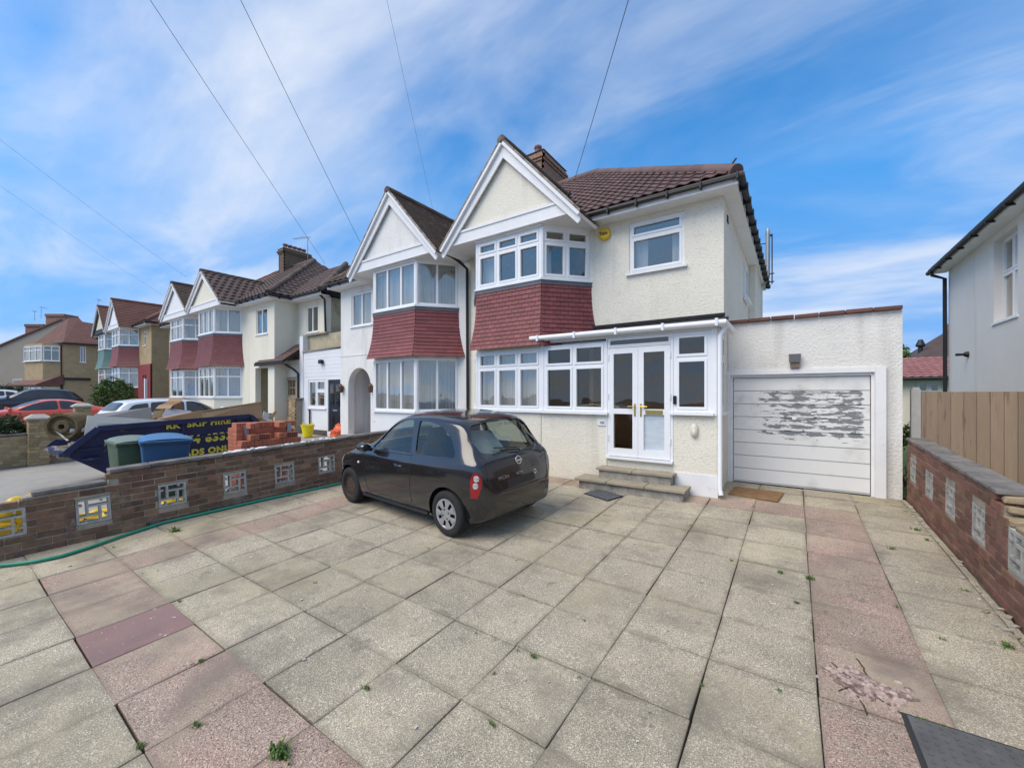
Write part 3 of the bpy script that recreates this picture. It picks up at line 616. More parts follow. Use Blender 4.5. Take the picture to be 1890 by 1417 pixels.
solo('wall_lamp', MB().lathe([(0, -.01), (.085, -.01), (.09, .0), (.075, .045), (.04, .06), (0, .062)], 18, Matrix.Translation((-1.33, 7.092, 1.0)) @ Matrix.Rotation(rad(90), 4, 'X') @ Matrix.Diagonal((.75, 1.35, 1, 1))), M('cream_plastic', (.66, .62, .5), .5, var=.03), 'small oval cream bulkhead lamp on porch wall beside the door', 'wall lamp', (-1.33, 7.1, 1.0), smooth=True)
p = Wp(U(-2.95), 1.05, 0)
ns = solo('house_number', MB().box(-2.99, -2.83, 7.082, 7.099, 1.01, 1.12), WPAINT, 'small white house number plaque under the porch window', 'number plaque', (-2.91, 7.09, 1.06))
o = link('number_print', text_mesh('102', .06, .001, bold=.001), MATS['black_print'], ns, (-2.90, 7.08, 1.062), (rad(90), 0, 0))
solo('video_doorbell', MB().box(-1.655, -1.6, 7.065, 7.085, 1.42, 1.56), M('black_gloss', (.01, .01, .012), .2, var=0), 'narrow black video doorbell on the white frame right of the door', 'doorbell', (-1.63, 7.08, 1.49), bevel=.006)
# twin flue pipe and bracket on the far side of the house
yy = 14.9; px_ = at(1417, 480, Y=yy).x; fz1 = at(1417, 432, Y=yy).z; fz0 = at(1417, 512, Y=yy).z; pr_ = at(1425, 480, Y=yy).x
fl = thing('flue_pipe', 'grey metal flue pipe on brackets at the side eaves', 'flue', (px_, yy, fz0))
GALV = M('galvanised_metal', (.34, .35, .36), .45, metal=.7, var=.1)
obj('pipe', MB().tube([(-.86, yy, fz0-.22), (px_-.12, yy, fz0-.18), (px_-.02, yy, fz0-.08), (px_, yy, fz0+.05), (px_, yy, fz1)], .062, 12), GALV, fl, smooth=40)
obj('cap', MB().lathe([(.02, 0), (.065, 0), (.06, .1), (.02, .18)], 10, Matrix.Translation((px_, yy, fz1))), GALV, fl)
obj('stay_rod', MB().tube([(pr_, yy, fz0-.22), (pr_, yy, fz1-.02)], .018, 6), BLACKP, fl)
for z in (fz0-.15, fz0+.1): obj('bracket', MB().bar((-.86, yy, z), (pr_+.06, yy, z), .03, .03), BLACKP, fl)
obj('bracket', MB().bar((-.9, yy, fz1-.28), (px_, yy, fz1-.28), .025, .025), BLACKP, fl); obj('bracket', MB().bar((px_, yy, fz1-.06), (pr_, yy, fz1-.06), .05, .06), BLACKP, fl)
# ------------------------------------------------------------------ garage
garage = thing('garage', 'flat-roofed pale roughcast garage with brown tile coping beside the porch', 'garage', (.17, 9.5, 0))
Wg = planeW((-1.0, 8.4, 0), (1, 0, 0)); V = lambda x: x+1.0
obj('front_wall', MB().wall(Wg, 0, 2.34, -.2, 2.86, .2, [(V(-.99), V(1.06), -.21, 1.93)]), GARW, garage)
obj('side_wall', MB().box(1.14, 1.339, 8.601, 14.5, -.2, 2.80).box(-1, 1.14, 14.3, 14.5, -.2, 2.8).box(-1, 1.14, 8.61, 14.29, 2.6, 2.72), GARW, garage)
B = MB()
x = -1.0; k = 0
me = beam_box(.325, .26, .06, .008)
for k in range(7): link('coping_tile', me, M('brown_coping_tile', (.135, .06, .045), .8, var=.25, scale=6, rnd=.2, bump=.004), garage, (-.84+.335*k, 8.46, 2.89+.003*(k % 3)), (random.uniform(-.01, .01), random.uniform(-.01, .01), 0))
F = MB().wall(Wg, V(-.995)-.08, V(1.06)+.085, -.05, 2.02, .05, [(V(-.93), V(.985), -.06, 1.9)])
Wg2 = planeW((-1.0, 8.37, 0), (1, 0, 0))
obj('door_frame', MB().wall(Wg2, V(-1.05), V(1.15), -.03, 2.01, .05, [(V(-.96), V(1.02), -.04, 1.93)]).wall(planeW((-1.0, 8.42, 0), (1, 0, 0)), V(-.962), V(1.022), -.03, 1.935, .05, [(V(-.925), V(.985), -.04, 1.885)]).box(V(1.03), V(1.15), -.03, 2.01, .005, .03, Wg2), WPAINT, garage)
GDM = bpy.data.materials.new('peeling_garage_paint')
def garage_paint():
    m = GDM; m.use_nodes = True; nt = m.node_tree; N = nt.nodes; L = nt.links; b = N['Principled BSDF']; b.inputs['Roughness'].default_value = .5
    g = N.new('ShaderNodeNewGeometry'); sp = N.new('ShaderNodeSeparateXYZ'); L.new(g.outputs['Position'], sp.inputs[0])
    mp = N.new('ShaderNodeMapping'); mp.inputs['Scale'].default_value = (3.4, 2, 15); L.new(g.outputs['Position'], mp.inputs[0])
    n = N.new('ShaderNodeTexNoise'); n.inputs['Scale'].default_value = 1.6; n.inputs['Detail'].default_value = 10; n.inputs['Roughness'].default_value = .68; L.new(mp.outputs[0], n.inputs[0])
    def mth(op, *a):
        q = N.new('ShaderNodeMath'); q.operation = op
        for i, v in enumerate(a):
            if isinstance(v, (int, float)): q.inputs[i].default_value = v
            else: L.new(v, q.inputs[i])
        return q.outputs[0]
    def mr(s, a, c, lo=0, hi=1):
        r = N.new('ShaderNodeMapRange'); r.interpolation_type = 'SMOOTHSTEP'
        for i, v in ((1, a), (2, c), (3, lo), (4, hi)): r.inputs[i].default_value = v
        L.new(s, r.inputs[0]); return r.outputs[0]
    zz = mth('MULTIPLY', mr(sp.outputs[2], .72, .92), mr(sp.outputs[2], 1.74, 1.58)); xx = mth('MULTIPLY', mr(sp.outputs[0], -.9, -.3), mr(sp.outputs[0], .98, .85))
    sn = mth('MULTIPLY', mth('SINE', mth('MULTIPLY', mth('ADD', sp.outputs[2], -.77), 2*math.pi/.1157)), .055)
    n3 = N.new('ShaderNodeTexNoise'); n3.inputs['Scale'].default_value = 2.3; n3.inputs['Detail'].default_value = 3; L.new(g.outputs['Position'], n3.inputs[0])
    thr = mth('SUBTRACT', mth('ADD', mth('ADD', mth('ADD', n.outputs[0], mth('MULTIPLY', n3.outputs[0], .22)), sn), mth('MULTIPLY', mth('MULTIPLY', zz, xx), .25)), .862)
    peel = mr(thr, 0, .012)
    n2 = N.new('ShaderNodeTexNoise'); n2.inputs['Scale'].default_value = 3; n2.inputs['Detail'].default_value = 6; L.new(g.outputs['Position'], n2.inputs[0])
    w = N.new('ShaderNodeMix'); w.data_type = 'RGBA'; L.new(mr(n2.outputs[0], .5, .8), w.inputs[0]); w.inputs[6].default_value = (.72, .72, .69, 1); w.inputs[7].default_value = (.5, .48, .43, 1)
    x = N.new('ShaderNodeMix'); x.data_type = 'RGBA'; L.new(peel, x.inputs[0]); L.new(w.outputs[2], x.inputs[6]); x.inputs[7].default_value = (.19, .20, .21, 1); L.new(x.outputs[2], b.inputs['Base Color'])
    bp = N.new('ShaderNodeBump'); bp.inputs['Distance'].default_value = .003; bp.inputs['Strength'].default_value = 1; bp.invert = True; L.new(peel, bp.inputs['Height']); L.new(bp.outputs[0], b.inputs['Normal'])
garage_paint()
gd = obj('garage_door', MB().box(-.92, .98, 8.475, 8.49, .0, 1.88), GDM, garage)
for k in range(8):
    z0 = .03+k*.2315; B = MB()
    B.hexa([(-.915, 8.452, z0), (.975, 8.452, z0), (.975, 8.474, z0), (-.915, 8.474, z0), (-.915, 8.462, z0+.223), (.975, 8.462, z0+.223), (.975, 8.474, z0+.223), (-.915, 8.474, z0+.223)])
    obj('door_board', B, GDM, gd, bevel=.003)
obj('door_latch', MB().lathe([(0, 0), (.035, 0), (.035, .012), (.018, .014), (.018, .045), (0, .045)], 12, Matrix.Translation((.0, 8.452, 1.17)) @ Matrix.Rotation(rad(90), 4, 'X')), WPAINT, gd, smooth=40)
lamp = thing('floodlight', 'small grey box floodlight mounted above the garage door', 'floodlight', (0, 8.35, 2.1))
obj('housing', MB().hexa([(-.075, 8.30, 2.12), (.085, 8.30, 2.12), (.085, 8.37, 2.12), (-.075, 8.37, 2.12), (-.08, 8.25, 2.26), (.09, 8.25, 2.26), (.085, 8.37, 2.27), (-.075, 8.37, 2.27)]), M('weathered_grey', (.3, .3, .3), .7, var=.15), lamp, bevel=.006)
obj('lens', MB().hexa([(-.065, 8.293, 2.13), (.075, 8.293, 2.13), (.075, 8.30, 2.13), (-.065, 8.30, 2.13), (-.07, 8.245, 2.25), (.08, 8.245, 2.25), (.08, 8.26, 2.25), (-.07, 8.26, 2.25)]), M('dusty_lens', (.2, .21, .22), .3, var=.1), lamp)
obj('bracket', MB().box(-.06, .07, 8.33, 8.398, 2.03, 2.12).tube([(.0, 8.36, 2.05), (.0, 8.36, 2.12)], .02), M('rusty_bracket', (.2, .17, .13), .9, var=.3, scale=20), lamp)
# steps
STONE = M('step_slab', (.30, .26, .19), .9, var=.2, scale=5, bump=.005, bscale=80, speck=[(120, (.45, .4, .3), .58, .64)])
RISER = M('step_riser_concrete', (.33, .31, .27), .9, var=.25, scale=6, bump=.01, bscale=20, col2=(.2, .19, .16), mscale=5)
st = thing('door_steps', 'two worn concrete steps below the double front door', 'steps', (-2.3, 6.85, 0))
obj('riser', MB().box(-3.13, -1.4, 6.6, 7.08, -.15, .07), RISER, st)
for a, b in ((-3.2, -2.62), (-2.61, -1.98), (-1.97, -1.36)): obj('tread', MB().box(a, b, 6.55, 7.0, .07, .115), STONE, st, bevel=.006)
obj('riser', MB().box(-2.86, -1.64, 6.84, 7.085, .1, .245), RISER, st)
for a, b in ((-2.9, -2.26), (-2.25, -1.6)): obj('tread', MB().box(a, b, 6.80, 7.085, .246, .29), STONE, st, bevel=.006)
# ------------------------------------------------------------------ the other half of the pair
FLAKE = M('flaking_white_paint', (.74, .75, .75), .8, var=.04, scale=2, bump=.004, bscale=12, wear=(3.2, .665, .675, (.36, .13, .07)))
SMOOTHW = M('white_painted_render', (.75, .76, .77), .75, var=.04, scale=2, bump=.002, bscale=40)
nb = thing('semi_detached_house', 'white roughcast semi-detached house with arched entrance and grey gable behind the black car', 'house', (-9.6, 11.5, 0))
T2, Wn, cvn = semi(nb, -6.885, -1, 0, dict(W=5.52, wall=OFFWH, baymat=FLAKE, apron=TILE_R, roof=TILE_O, infill=OFFWH, gable=(1.76, 4.95, 6.88), zs=(1.15, 2.5, 2.55, 3.76, 3.86, 4.97), tw=.55, rows=13, sash=False, fr=.055,
    top_u=0, top_g=0, cols=3, cols_side=2, holes=[(3.89, 4.93, 3.77, 4.82), (3.935, 5.11, .28, 2.44)], base=-.3, sidegut=False, curt=((.0, 1, 0, 1),), curt_g=((0, 1, 0, 1),), glimit=200, gtw=.17, gth=.115))
un = cvn(3.89, 4.93); window(nb, Wn, un[0], un[1], 3.77, 4.82, 2, n=-.03, sill=.07, sashes=False, curtains=((0, 1, 0, 1),))
ua, ub = cvn(3.935, 5.11); uc, ur = (ua+ub)/2, (ub-ua)/2
for s in (-1, 1):
    pl = [(uc+s*ur, 1.855), (uc+s*ur, 2.44), (uc, 2.44)]+[(uc+s*ur*math.sin(a), 1.855+ur*.98*math.cos(a)) for a in [rad(q) for q in range(0, 90, 9)]]
    obj('arch_spandrel', MB().prism(pl if s < 0 else pl[::-1], -.219, -.001, Wn), OFFWH, nb)
obj('porch_recess', MB().wall(planeW(Wn(ua-.3, 0, -1.1), (1, 0, 0)), 0, 1.8, .0, 2.7, .1, [(.75, 1.15, 1.1, 2.1)]).box(ua-.3, ua-.2, .0, 2.6, -1.1, -.23, Wn).box(ub+.2, ub+.3, .0, 2.6, -1.1, -.23, Wn).box(ua-.19, ub+.19, 2.55, 2.6, -1.09, -.23, Wn), SMOOTHW, nb)
window(nb, planeW(Wn(ua-.3, 0, -1.1), (1, 0, 0)), .75, 1.15, 1.1, 2.1, 1, sashes=False, sill=.06)
obj('porch_floor', MB().box(ua-.19, ub+.19, .1, .27, -1.09, .25, Wn), M('red_step', (.25, .12, .09), .8, var=.2), nb)
obj('band_course', MB().box(cvn(3.4, 5.52)[0], cvn(3.4, 5.52)[1], 2.83, 2.86, -.005, .012, Wn), OFFWH, nb)
for k, x in enumerate((-12.28, -10.72)):
    p = (x, 7.82, 1.78); solo('wall_lantern', MB().lathe([(.02, -.14), (.06, -.12), (.085, .05), (.095, .06), (.03, .13), (.01, .16)], 8, Matrix.Translation(p)).box(x-.02, x+.02, 7.84, 7.9, 1.72, 1.78), M('rusty_metal', (.1, .06, .04), .8, var=.4, scale=20), 'small rusty wall lantern ' + ('left of the arch' if k == 0 else 'between the arch and the bay window'), 'lantern', p, group='lanterns at the arched entrance')
# ------------------------------------------------------------------ white side extension with black door
ex = thing('side_extension', 'flat-fronted white painted extension with black panelled door', 'extension', (-14.2, 9, 0))
We = planeW((-15.66, 8.4, 0), (1, 0, 0)); D = lambda x: x+15.66
obj('front_wall', MB().wall(We, 0, 3.24, -.2, 3.22, .2, [(D(-15.35), D(-14.15), 1.08, 2.14), (D(-14.05), D(-13.18), .24, 2.16)]), SMOOTHW, ex)
for k in range(7): obj('board_line', MB().box(.01, 3.2, 2.26+k*.135, 2.385+k*.135, 0, .008+.002*(k % 2), We), SMOOTHW, ex)
obj('parapet_cap', MB().hexa([(-15.7, 8.35, 3.2), (-12.42, 8.35, 3.28), (-12.42, 8.62, 3.28), (-15.7, 8.62, 3.2), (-15.7, 8.35, 3.25), (-12.42, 8.35, 3.33), (-12.42, 8.62, 3.33), (-15.7, 8.62, 3.25)]), MORTAR, ex)
obj('brick_plinth', MB().box(0, D(-14.06), -.2, .26, .001, .02, We).box(D(-13.17), 3.24, -.2, .2, .001, .02, We), M('dark_plinth', (.09, .08, .075), .9, var=.4, scale=8, bump=.01, bscale=15), ex)
window(ex, We, D(-15.35), D(-14.15), 1.08, 2.14, [0, .48, 1], top=.42, tops=(1,), n=-.02, sill=.07)
BD = M('black_door', (.012, .014, .02), .35, var=.1)
dd = obj('front_door', MB().box(D(-14.03), D(-13.2), .26, 2.14, -.09, -.05, We), BD, ex)
obj('door_frame', MB().wall(We, D(-14.05), D(-13.18), .25, 2.158, .06, [(D(-14.01), D(-13.22), .25, 2.12)]), WHITE, ex)
for a, b, z0, z1, m in ((-13.93, -13.68, 1.15, 1.95, GLASS_D), (-13.55, -13.3, 1.15, 1.95, GLASS_D), (-13.93, -13.68, .4, .85, BD), (-13.55, -13.3, .4, .85, BD)):
    obj('door_panel', MB().box(D(a), D(b), z0, z1, -.05, -.04, We).box(D(a)+.05, D(b)-.05, z0+.06, z1-.06, -.04, -.03, We), m, dd)
obj('letter_plate', MB().box(D(-13.75), D(-13.48), .98, 1.04, -.05, -.035, We), CHROME, dd)
obj('floodlight', MB().box(D(-14.45), D(-14.25), 2.72, 2.86, .03, .12, We).tube([We(D(-14.3), 2.78, 0), We(D(-14.2), 2.74, .1)], .03), BLACKP, ex)
obj('waste_pipe', MB().tube([We(D(-15.2), 1.0, .05), We(D(-15.15), .95, .05), We(D(-15.15), .1, .05)], .03, 8), BLACKP, ex)
# ------------------------------------------------------------------ cream house, third along
W3b = -23.2
h3 = thing('semi_detached_house', 'cream semi-detached house with maroon tiled bay beyond the skip', 'house', (-20.3, 11.5, .3))
cf3 = dict(W=6.28, wall=CREAM_S, baymat=CREAM_S, apron=TILE_R2, roof=TILE_B, infill=CREAM_S, gable=(1.88, 5.14, 6.67), zi=5.3, zs=(1.17, 2.46, 2.51, 3.86, 3.96, 4.98), single=False, tw=.165, rows=14, sash=False,
    top_u=0, top_g=.4, cols=3, cols_side=2, base=-.3, holes=[(4.71, 5.68, 3.76, 4.81), (4.65, 5.75, .1, 2.38)], curt=((0, 1, 0, 1),), curt_g=((0, 1, 0, 1),), gprof=.03, gtw=.28, gth=.28, ridgem=TILE_O, prof=.035)
T3, W3, cv3 = semi(h3, W3b, 1, .3, cf3)
W3z = planeW(T3(0, 7.9, 0), (1, 0, 0))
window(h3, W3z, 4.71, 5.68, 3.76, 4.81, 2, n=-.03, sill=.07, sashes=False)
obj('porch_recess', MB().box(4.5, 5.9, 0, 2.5, -1.2, -1.1, W3z).box(4.5, 4.6, 0, 2.5, -1.1, -.23, W3z).box(5.78, 5.9, 0, 2.5, -1.1, -.23, W3z), M('recess_ochre', (.36, .32, .2), .8, var=.1), h3)
bricks_chimney(h3, -23.5, -22.9, 11.2, 12.7, 7.2, 9.6, STOCK_T, pots=[(-23.2, 11.4+.26*i, .3) for i in range(5)])
# side wing set back beside the corner
WW = planeW((-16.92, 8.81, 0), (1, 0, 0))
obj('wing_wall', MB().wall(WW, .001, 2.12, 0, 5.36, .2, [(.7, 1.55, 4.06, 5.1)]), CREAM_S, h3)
window(h3, WW, .7, 1.55, 4.06, 5.1, 2, n=-.02, sill=.07, sashes=False)
obj('wing_flank', MB().box(-15.0, -14.8, 9.011, 13.2, 2.0, 5.36), M('stained_tan_render', (.42, .37, .24), .9, var=.2, scale=2, bump=.006, bscale=30, col2=(.3, .27, .19), mscale=1.5), h3)
obj('wing_downpipe', MB().tube([(-14.72, 8.5, 5.35), (-14.72, 8.7, 5.2), (-14.72, 8.74, 3.8)], .04, 8), BLACKP, h3)
obj('wing_soffit', MB().box(-16.65, -14.55, 8.45, 8.805, 5.33, 5.35).box(-16.65, -14.55, 8.42, 8.449, 5.33, 5.47), WPAINT, h3)
obj('wing_gutter', MB().tube([(-16.7, 8.36, 5.46), (-14.5, 8.36, 5.45)], .05, 8), BLACKP, h3)
tiles(h3, (-18.6, 8.4, 5.5), (1, 0, 0), (0, 1, .75), [(0, 0), (4.1, 0), (1.1, 3.75), (.0, 3.75)], TILE_B, w=.28, h=.28, prof=.035, limit=0)
tiles(h3, (-14.5, 8.4, 5.5), (0, 1, 0), (-1, 0, .75), [(0, 0), (6, 0), (3.0, 3.75)], TILE_B, w=.28, h=.28, prof=.035, limit=0)
ridge(h3, (-14.5, 8.4, 5.54), (-17.5, 11.4, 7.8), TILE_O)
# its garage with timber doors, tan parapet and lean-to tiles
g3 = thing('garage', 'cream garage with bare timber double doors and lean-to tiled canopy', 'garage', (-16.9, 8.6, 0))
Wq = planeW((-18.0, 8.4, 0), (1, 0, 0)); K = lambda x: x+18.0
obj('front_wall', MB().wall(Wq, 0, 2.33, 0, 2.95, .2, [(K(-17.86), K(-16.2), .7, 2.28)]), CREAM_S, g3)
TIM = M('bare_timber', (.36, .25, .16), .75, var=.2, scale=3, stretch=(8, 8, 1), bump=.003, bscale=20)
for a, b in ((-17.84, -17.04), (-17.02, -16.22)):
    B = MB().wall(Wq, K(a), K(b), .72, 2.26, .05, [(K(a)+.08, K(b)-.08, 1.56, 2.16)])
    for i in (1, 2): B.box(K(a)+.08+.213*i-.012, K(a)+.08+.213*i+.012, 1.56, 2.16, -.04, -.005, Wq)
    B.box(K(a)+.08, K(b)-.08, 1.84, 1.87, -.035, -.008, Wq)
    dl = obj('door_leaf', B, TIM, g3); obj('pane', MB().box(K(a)+.08, K(b)-.08, 1.56, 2.16, -.03, -.024, Wq), GLASS_D, dl)
    for i in range(2): obj('board', MB().box(K(a)+.06+i*.34, K(a)+.39+i*.34, .8, 1.46, .001, .012, Wq), TIM, dl)
obj('dado', MB().box(K(-18), K(-16.2), 0, .69, .002, .05, Wq), M('yellow_brick_dado', (.36, .27, .15), .9, var=.25, scale=10, bump=.01, bscale=20), g3)
YB = M('yellow_stock_brick', (.34, .25, .13), .9, var=.2, rnd=.25, scale=10, bump=.004)
pm = beam_box(.225, .215, .065, .006)
obj('pier_core', MB().box(-16.2, -15.72, 8.15, 8.38, 0, 1.36), MORTAR, g3)
for j in range(18):
    for i in range(2): link('brick', pm, YB, g3, (-16.09+.235*i+(.02 if j % 2 else -.02), 8.13, .04+.076*j), None, (1, .3, 1))
obj('pier_cap', MB().box(-16.26, -15.66, 8.08, 8.42, 1.38, 1.45), M('stone_cap', (.2, .17, .14), .9, var=.3, scale=8), g3)
tiles(g3, (-18.3, 7.75, 2.85), (1, 0, 0), (.0, 1, .75), [(0, 0), (2.35, 0), (2.35, 1.3), (.9, 1.3)], TILE_D, w=.2, h=.13, prof=0, limit=0, shift=1)
obj('canopy_fascia', MB().box(-18.3, -15.95, 7.74, 7.78, 2.74, 2.85), BLACKP, g3)
obj('downpipe', MB().tube([(-16.0, 7.85, 2.75), (-16.0, 8.2, 2.55), (-15.95, 8.33, 2.4), (-15.95, 8.33, 1.4)], .045, 8), BLACKP, g3)
obj('parapet', MB().box(-15.68, -12.44, 8.601, 8.8, 0, 3.86), MATS['stained_tan_render'], g3)
obj('parapet_cap', MB().box(-15.98, -14.3, 8.5, 8.806, 3.862, 3.92), MORTAR, g3)
obj('white_pier', MB().box(-15.93, -15.69, 8.38, 8.62, 0, 3.86), WPAINT, g3)
obj('security_lamp', MB().box(-17.9, -17.75, 8.2, 8.35, 2.6, 2.72).box(-17.7, -17.6, 8.2, 8.35, 2.52, 2.62), BLACKP, g3)
# ------------------------------------------------------------------ fourth house: twin of the cream one
h4 = thing('semi_detached_house', 'white gabled semi-detached house with maroon bay joined left of the cream house', 'house', (-26.1, 11.5, .3))
cf4 = dict(cf3); cf4.update(wall=TAN, baymat=SMOOTHW, infill=SMOOTHW, roof=TILE_RED, groof=TILE_O, gable=(1.85, 5.16, 6.71), W=5.9, cols=2, top_u=.35, top_g=.35, rows=12, tw=.6, gprof=0, gtw=.2, gth=.15, holes=[(4.6, 5.2, 3.8, 4.8)], curt=((0, 1, 0, 1, CURT_B),), curt_g=((0, 1, 0, 1, CURT_B),))
T4, W4, cv4 = semi(h4, W3b, -1, .3, cf4)
u4 = cv4(4.6, 5.2); window(h4, planeW(T4(5.9, 7.9, 0), (1, 0, 0)), u4[0], u4[1], 3.8, 4.8, 2, n=-.02, sashes=False, sill=.06)
# ------------------------------------------------------------------ fifth and sixth: tan pebbledash pair
RED = M('red_painted_front', (.22, .03, .028), .7, var=.15, scale=3, bump=.004, bscale=20)
cf5 = dict(W=5.9, wall=TAN, baymat=RED, apron=TILE_R, roof=TILE_RED, groof=TILE_RED, infill=SMOOTHW, gable=(1.8, 4.98, 6.93), single=False, tw=.165, rows=14, sash=False, top_u=.36, top_g=.36, cols=2, cols_side=2, base=-.4,
    holes=[(4.3, 4.75, 3.85, 4.75)], far=True, curt=((0, 1, 0, 1),), curt_g=((0, 1, 0, 1),), gtw=.25, gth=.16, tw_r=.25, th_r=.16, prof=0)
h5 = thing('semi_detached_house', 'tan pebbledash house with maroon bay and red painted entrance', 'house', (-35.1, 11.5, .8))
T5, W5, cv5 = semi(h5, -38.15, 1, .8, cf5)
window(h5, planeW(T5(0, 7.9, 0), (1, 0, 0)), 4.3, 4.75, 3.85, 4.75, 1, top=.3, n=-.02, sashes=False, sill=.06)
Wv = planeW(T5(0, 7.9, 0), (1, 0, 0))
obj('red_front', MB().wall(Wv, 3.45, 5.9, -.4, 2.6, .1, [(4.4, 5.2, -.41, 2.0)]).wall(Wv, 3.45, 5.92, 2.6, 2.66, .1), RED, h5)
for q in h5.children:
    if q.name.startswith('red_front'): q.location.y -= .06
obj('arched_door', MB().prism([(4.45, 0), (5.15, 0), (5.15, 1.5), (5.05, 1.8), (4.8, 1.98), (4.55, 1.8), (4.45, 1.5)], -.1, .07, Wv), M('dark_red_door', (.12, .015, .015), .5, var=.2), h5)
obj('porch_pipe', MB().box(5.3, 5.45, 0, 1.75, .07, .2, Wv), SMOOTHW, h5)
h6 = thing('semi_detached_house', 'tan pebbledash house with blue-green tile-hung bay', 'house', (-41.2, 11.5, .8))
cf6 = dict(cf5); cf6.update(apron=TILE_G, infill=M('pale_yellow_infill', (.6, .58, .42), .8), baymat=TAN, barge=M('black_barge', (.02, .02, .02), .6))
T6, W6, cv6 = semi(h6, -38.15, -1, .8, cf6)
bricks_chimney(h6, -38.5, -37.8, 11.2, 12.7, 7.5, 9.3, STOCK_T, pots=[])
# ------------------------------------------------------------------ boundary walls of brick with pierced concrete blocks
BRK = M('dark_red_brick', (.20, .115, .07), .9, var=.25, scale=9, rnd=.38, hue=.014, bump=.006, bscale=50, wear=[(7, .62, .72, (.3, .25, .19)), (1.6, .56, .66, (.27, .235, .19))], col2=(.13, .085, .065), mix=(.5, .62), mscale=7)
BRK2 = M('plum_red_brick', (.18, .085, .055), .85, var=.24, scale=9, rnd=.28, hue=.012, bump=.005, bscale=50, wear=[(9, .64, .75, (.27, .2, .16)), (2.5, .6, .75, (.12, .07, .055))])
SCRB = M('screen_block_concrete', (.42, .41, .37), .9, var=.18, scale=12, bump=.004, bscale=60, col2=(.3, .3, .27), mscale=8)
WMORT = M('wall_mortar', (.37, .32, .24), .95, var=.2, scale=7, bump=.006, bscale=60, col2=(.27, .25, .21), mscale=3)
COPE = M('grey_coping', (.19, .175, .155), .92, var=.25, scale=5, bump=.008, bscale=30, col2=(.11, .105, .1), mscale=4)
def screen_block_mesh(s=.325, t=.09):
    b = MB(); h = s/2; f = .028
    def q(a, c, e, g): b.box(a, c, -t/2, t/2, e, g)
    q(-h, h, -h, -h+f); q(-h, h, h-f, h); q(-h, -h+f, -h+f, h-f); q(h-f, h, -h+f, h-f)
    r = .072; w = .025
    for q4 in ((-r, r, -r, -r+w), (-r, r, r-w, r), (-r, -r+w, -r+w, r-w), (r-w, r, -r+w, r-w)): q(*q4)
    q(-r, -r+w, r, h-f); q(r-w, r, -h+f, -r); q(-h+f, -r, -r, -r+w); q(r, h-f, r-w, r)
    q(-h+f, -r-.03, r-.005, r+.017); q(r+.03, h-f, -r-.017, -r+.005); q(r-.005, r+.017, r+.03, h-f); q(-r-.017, -r+.005, -h+f, -r-.03)
    return b.mesh('screen_block')
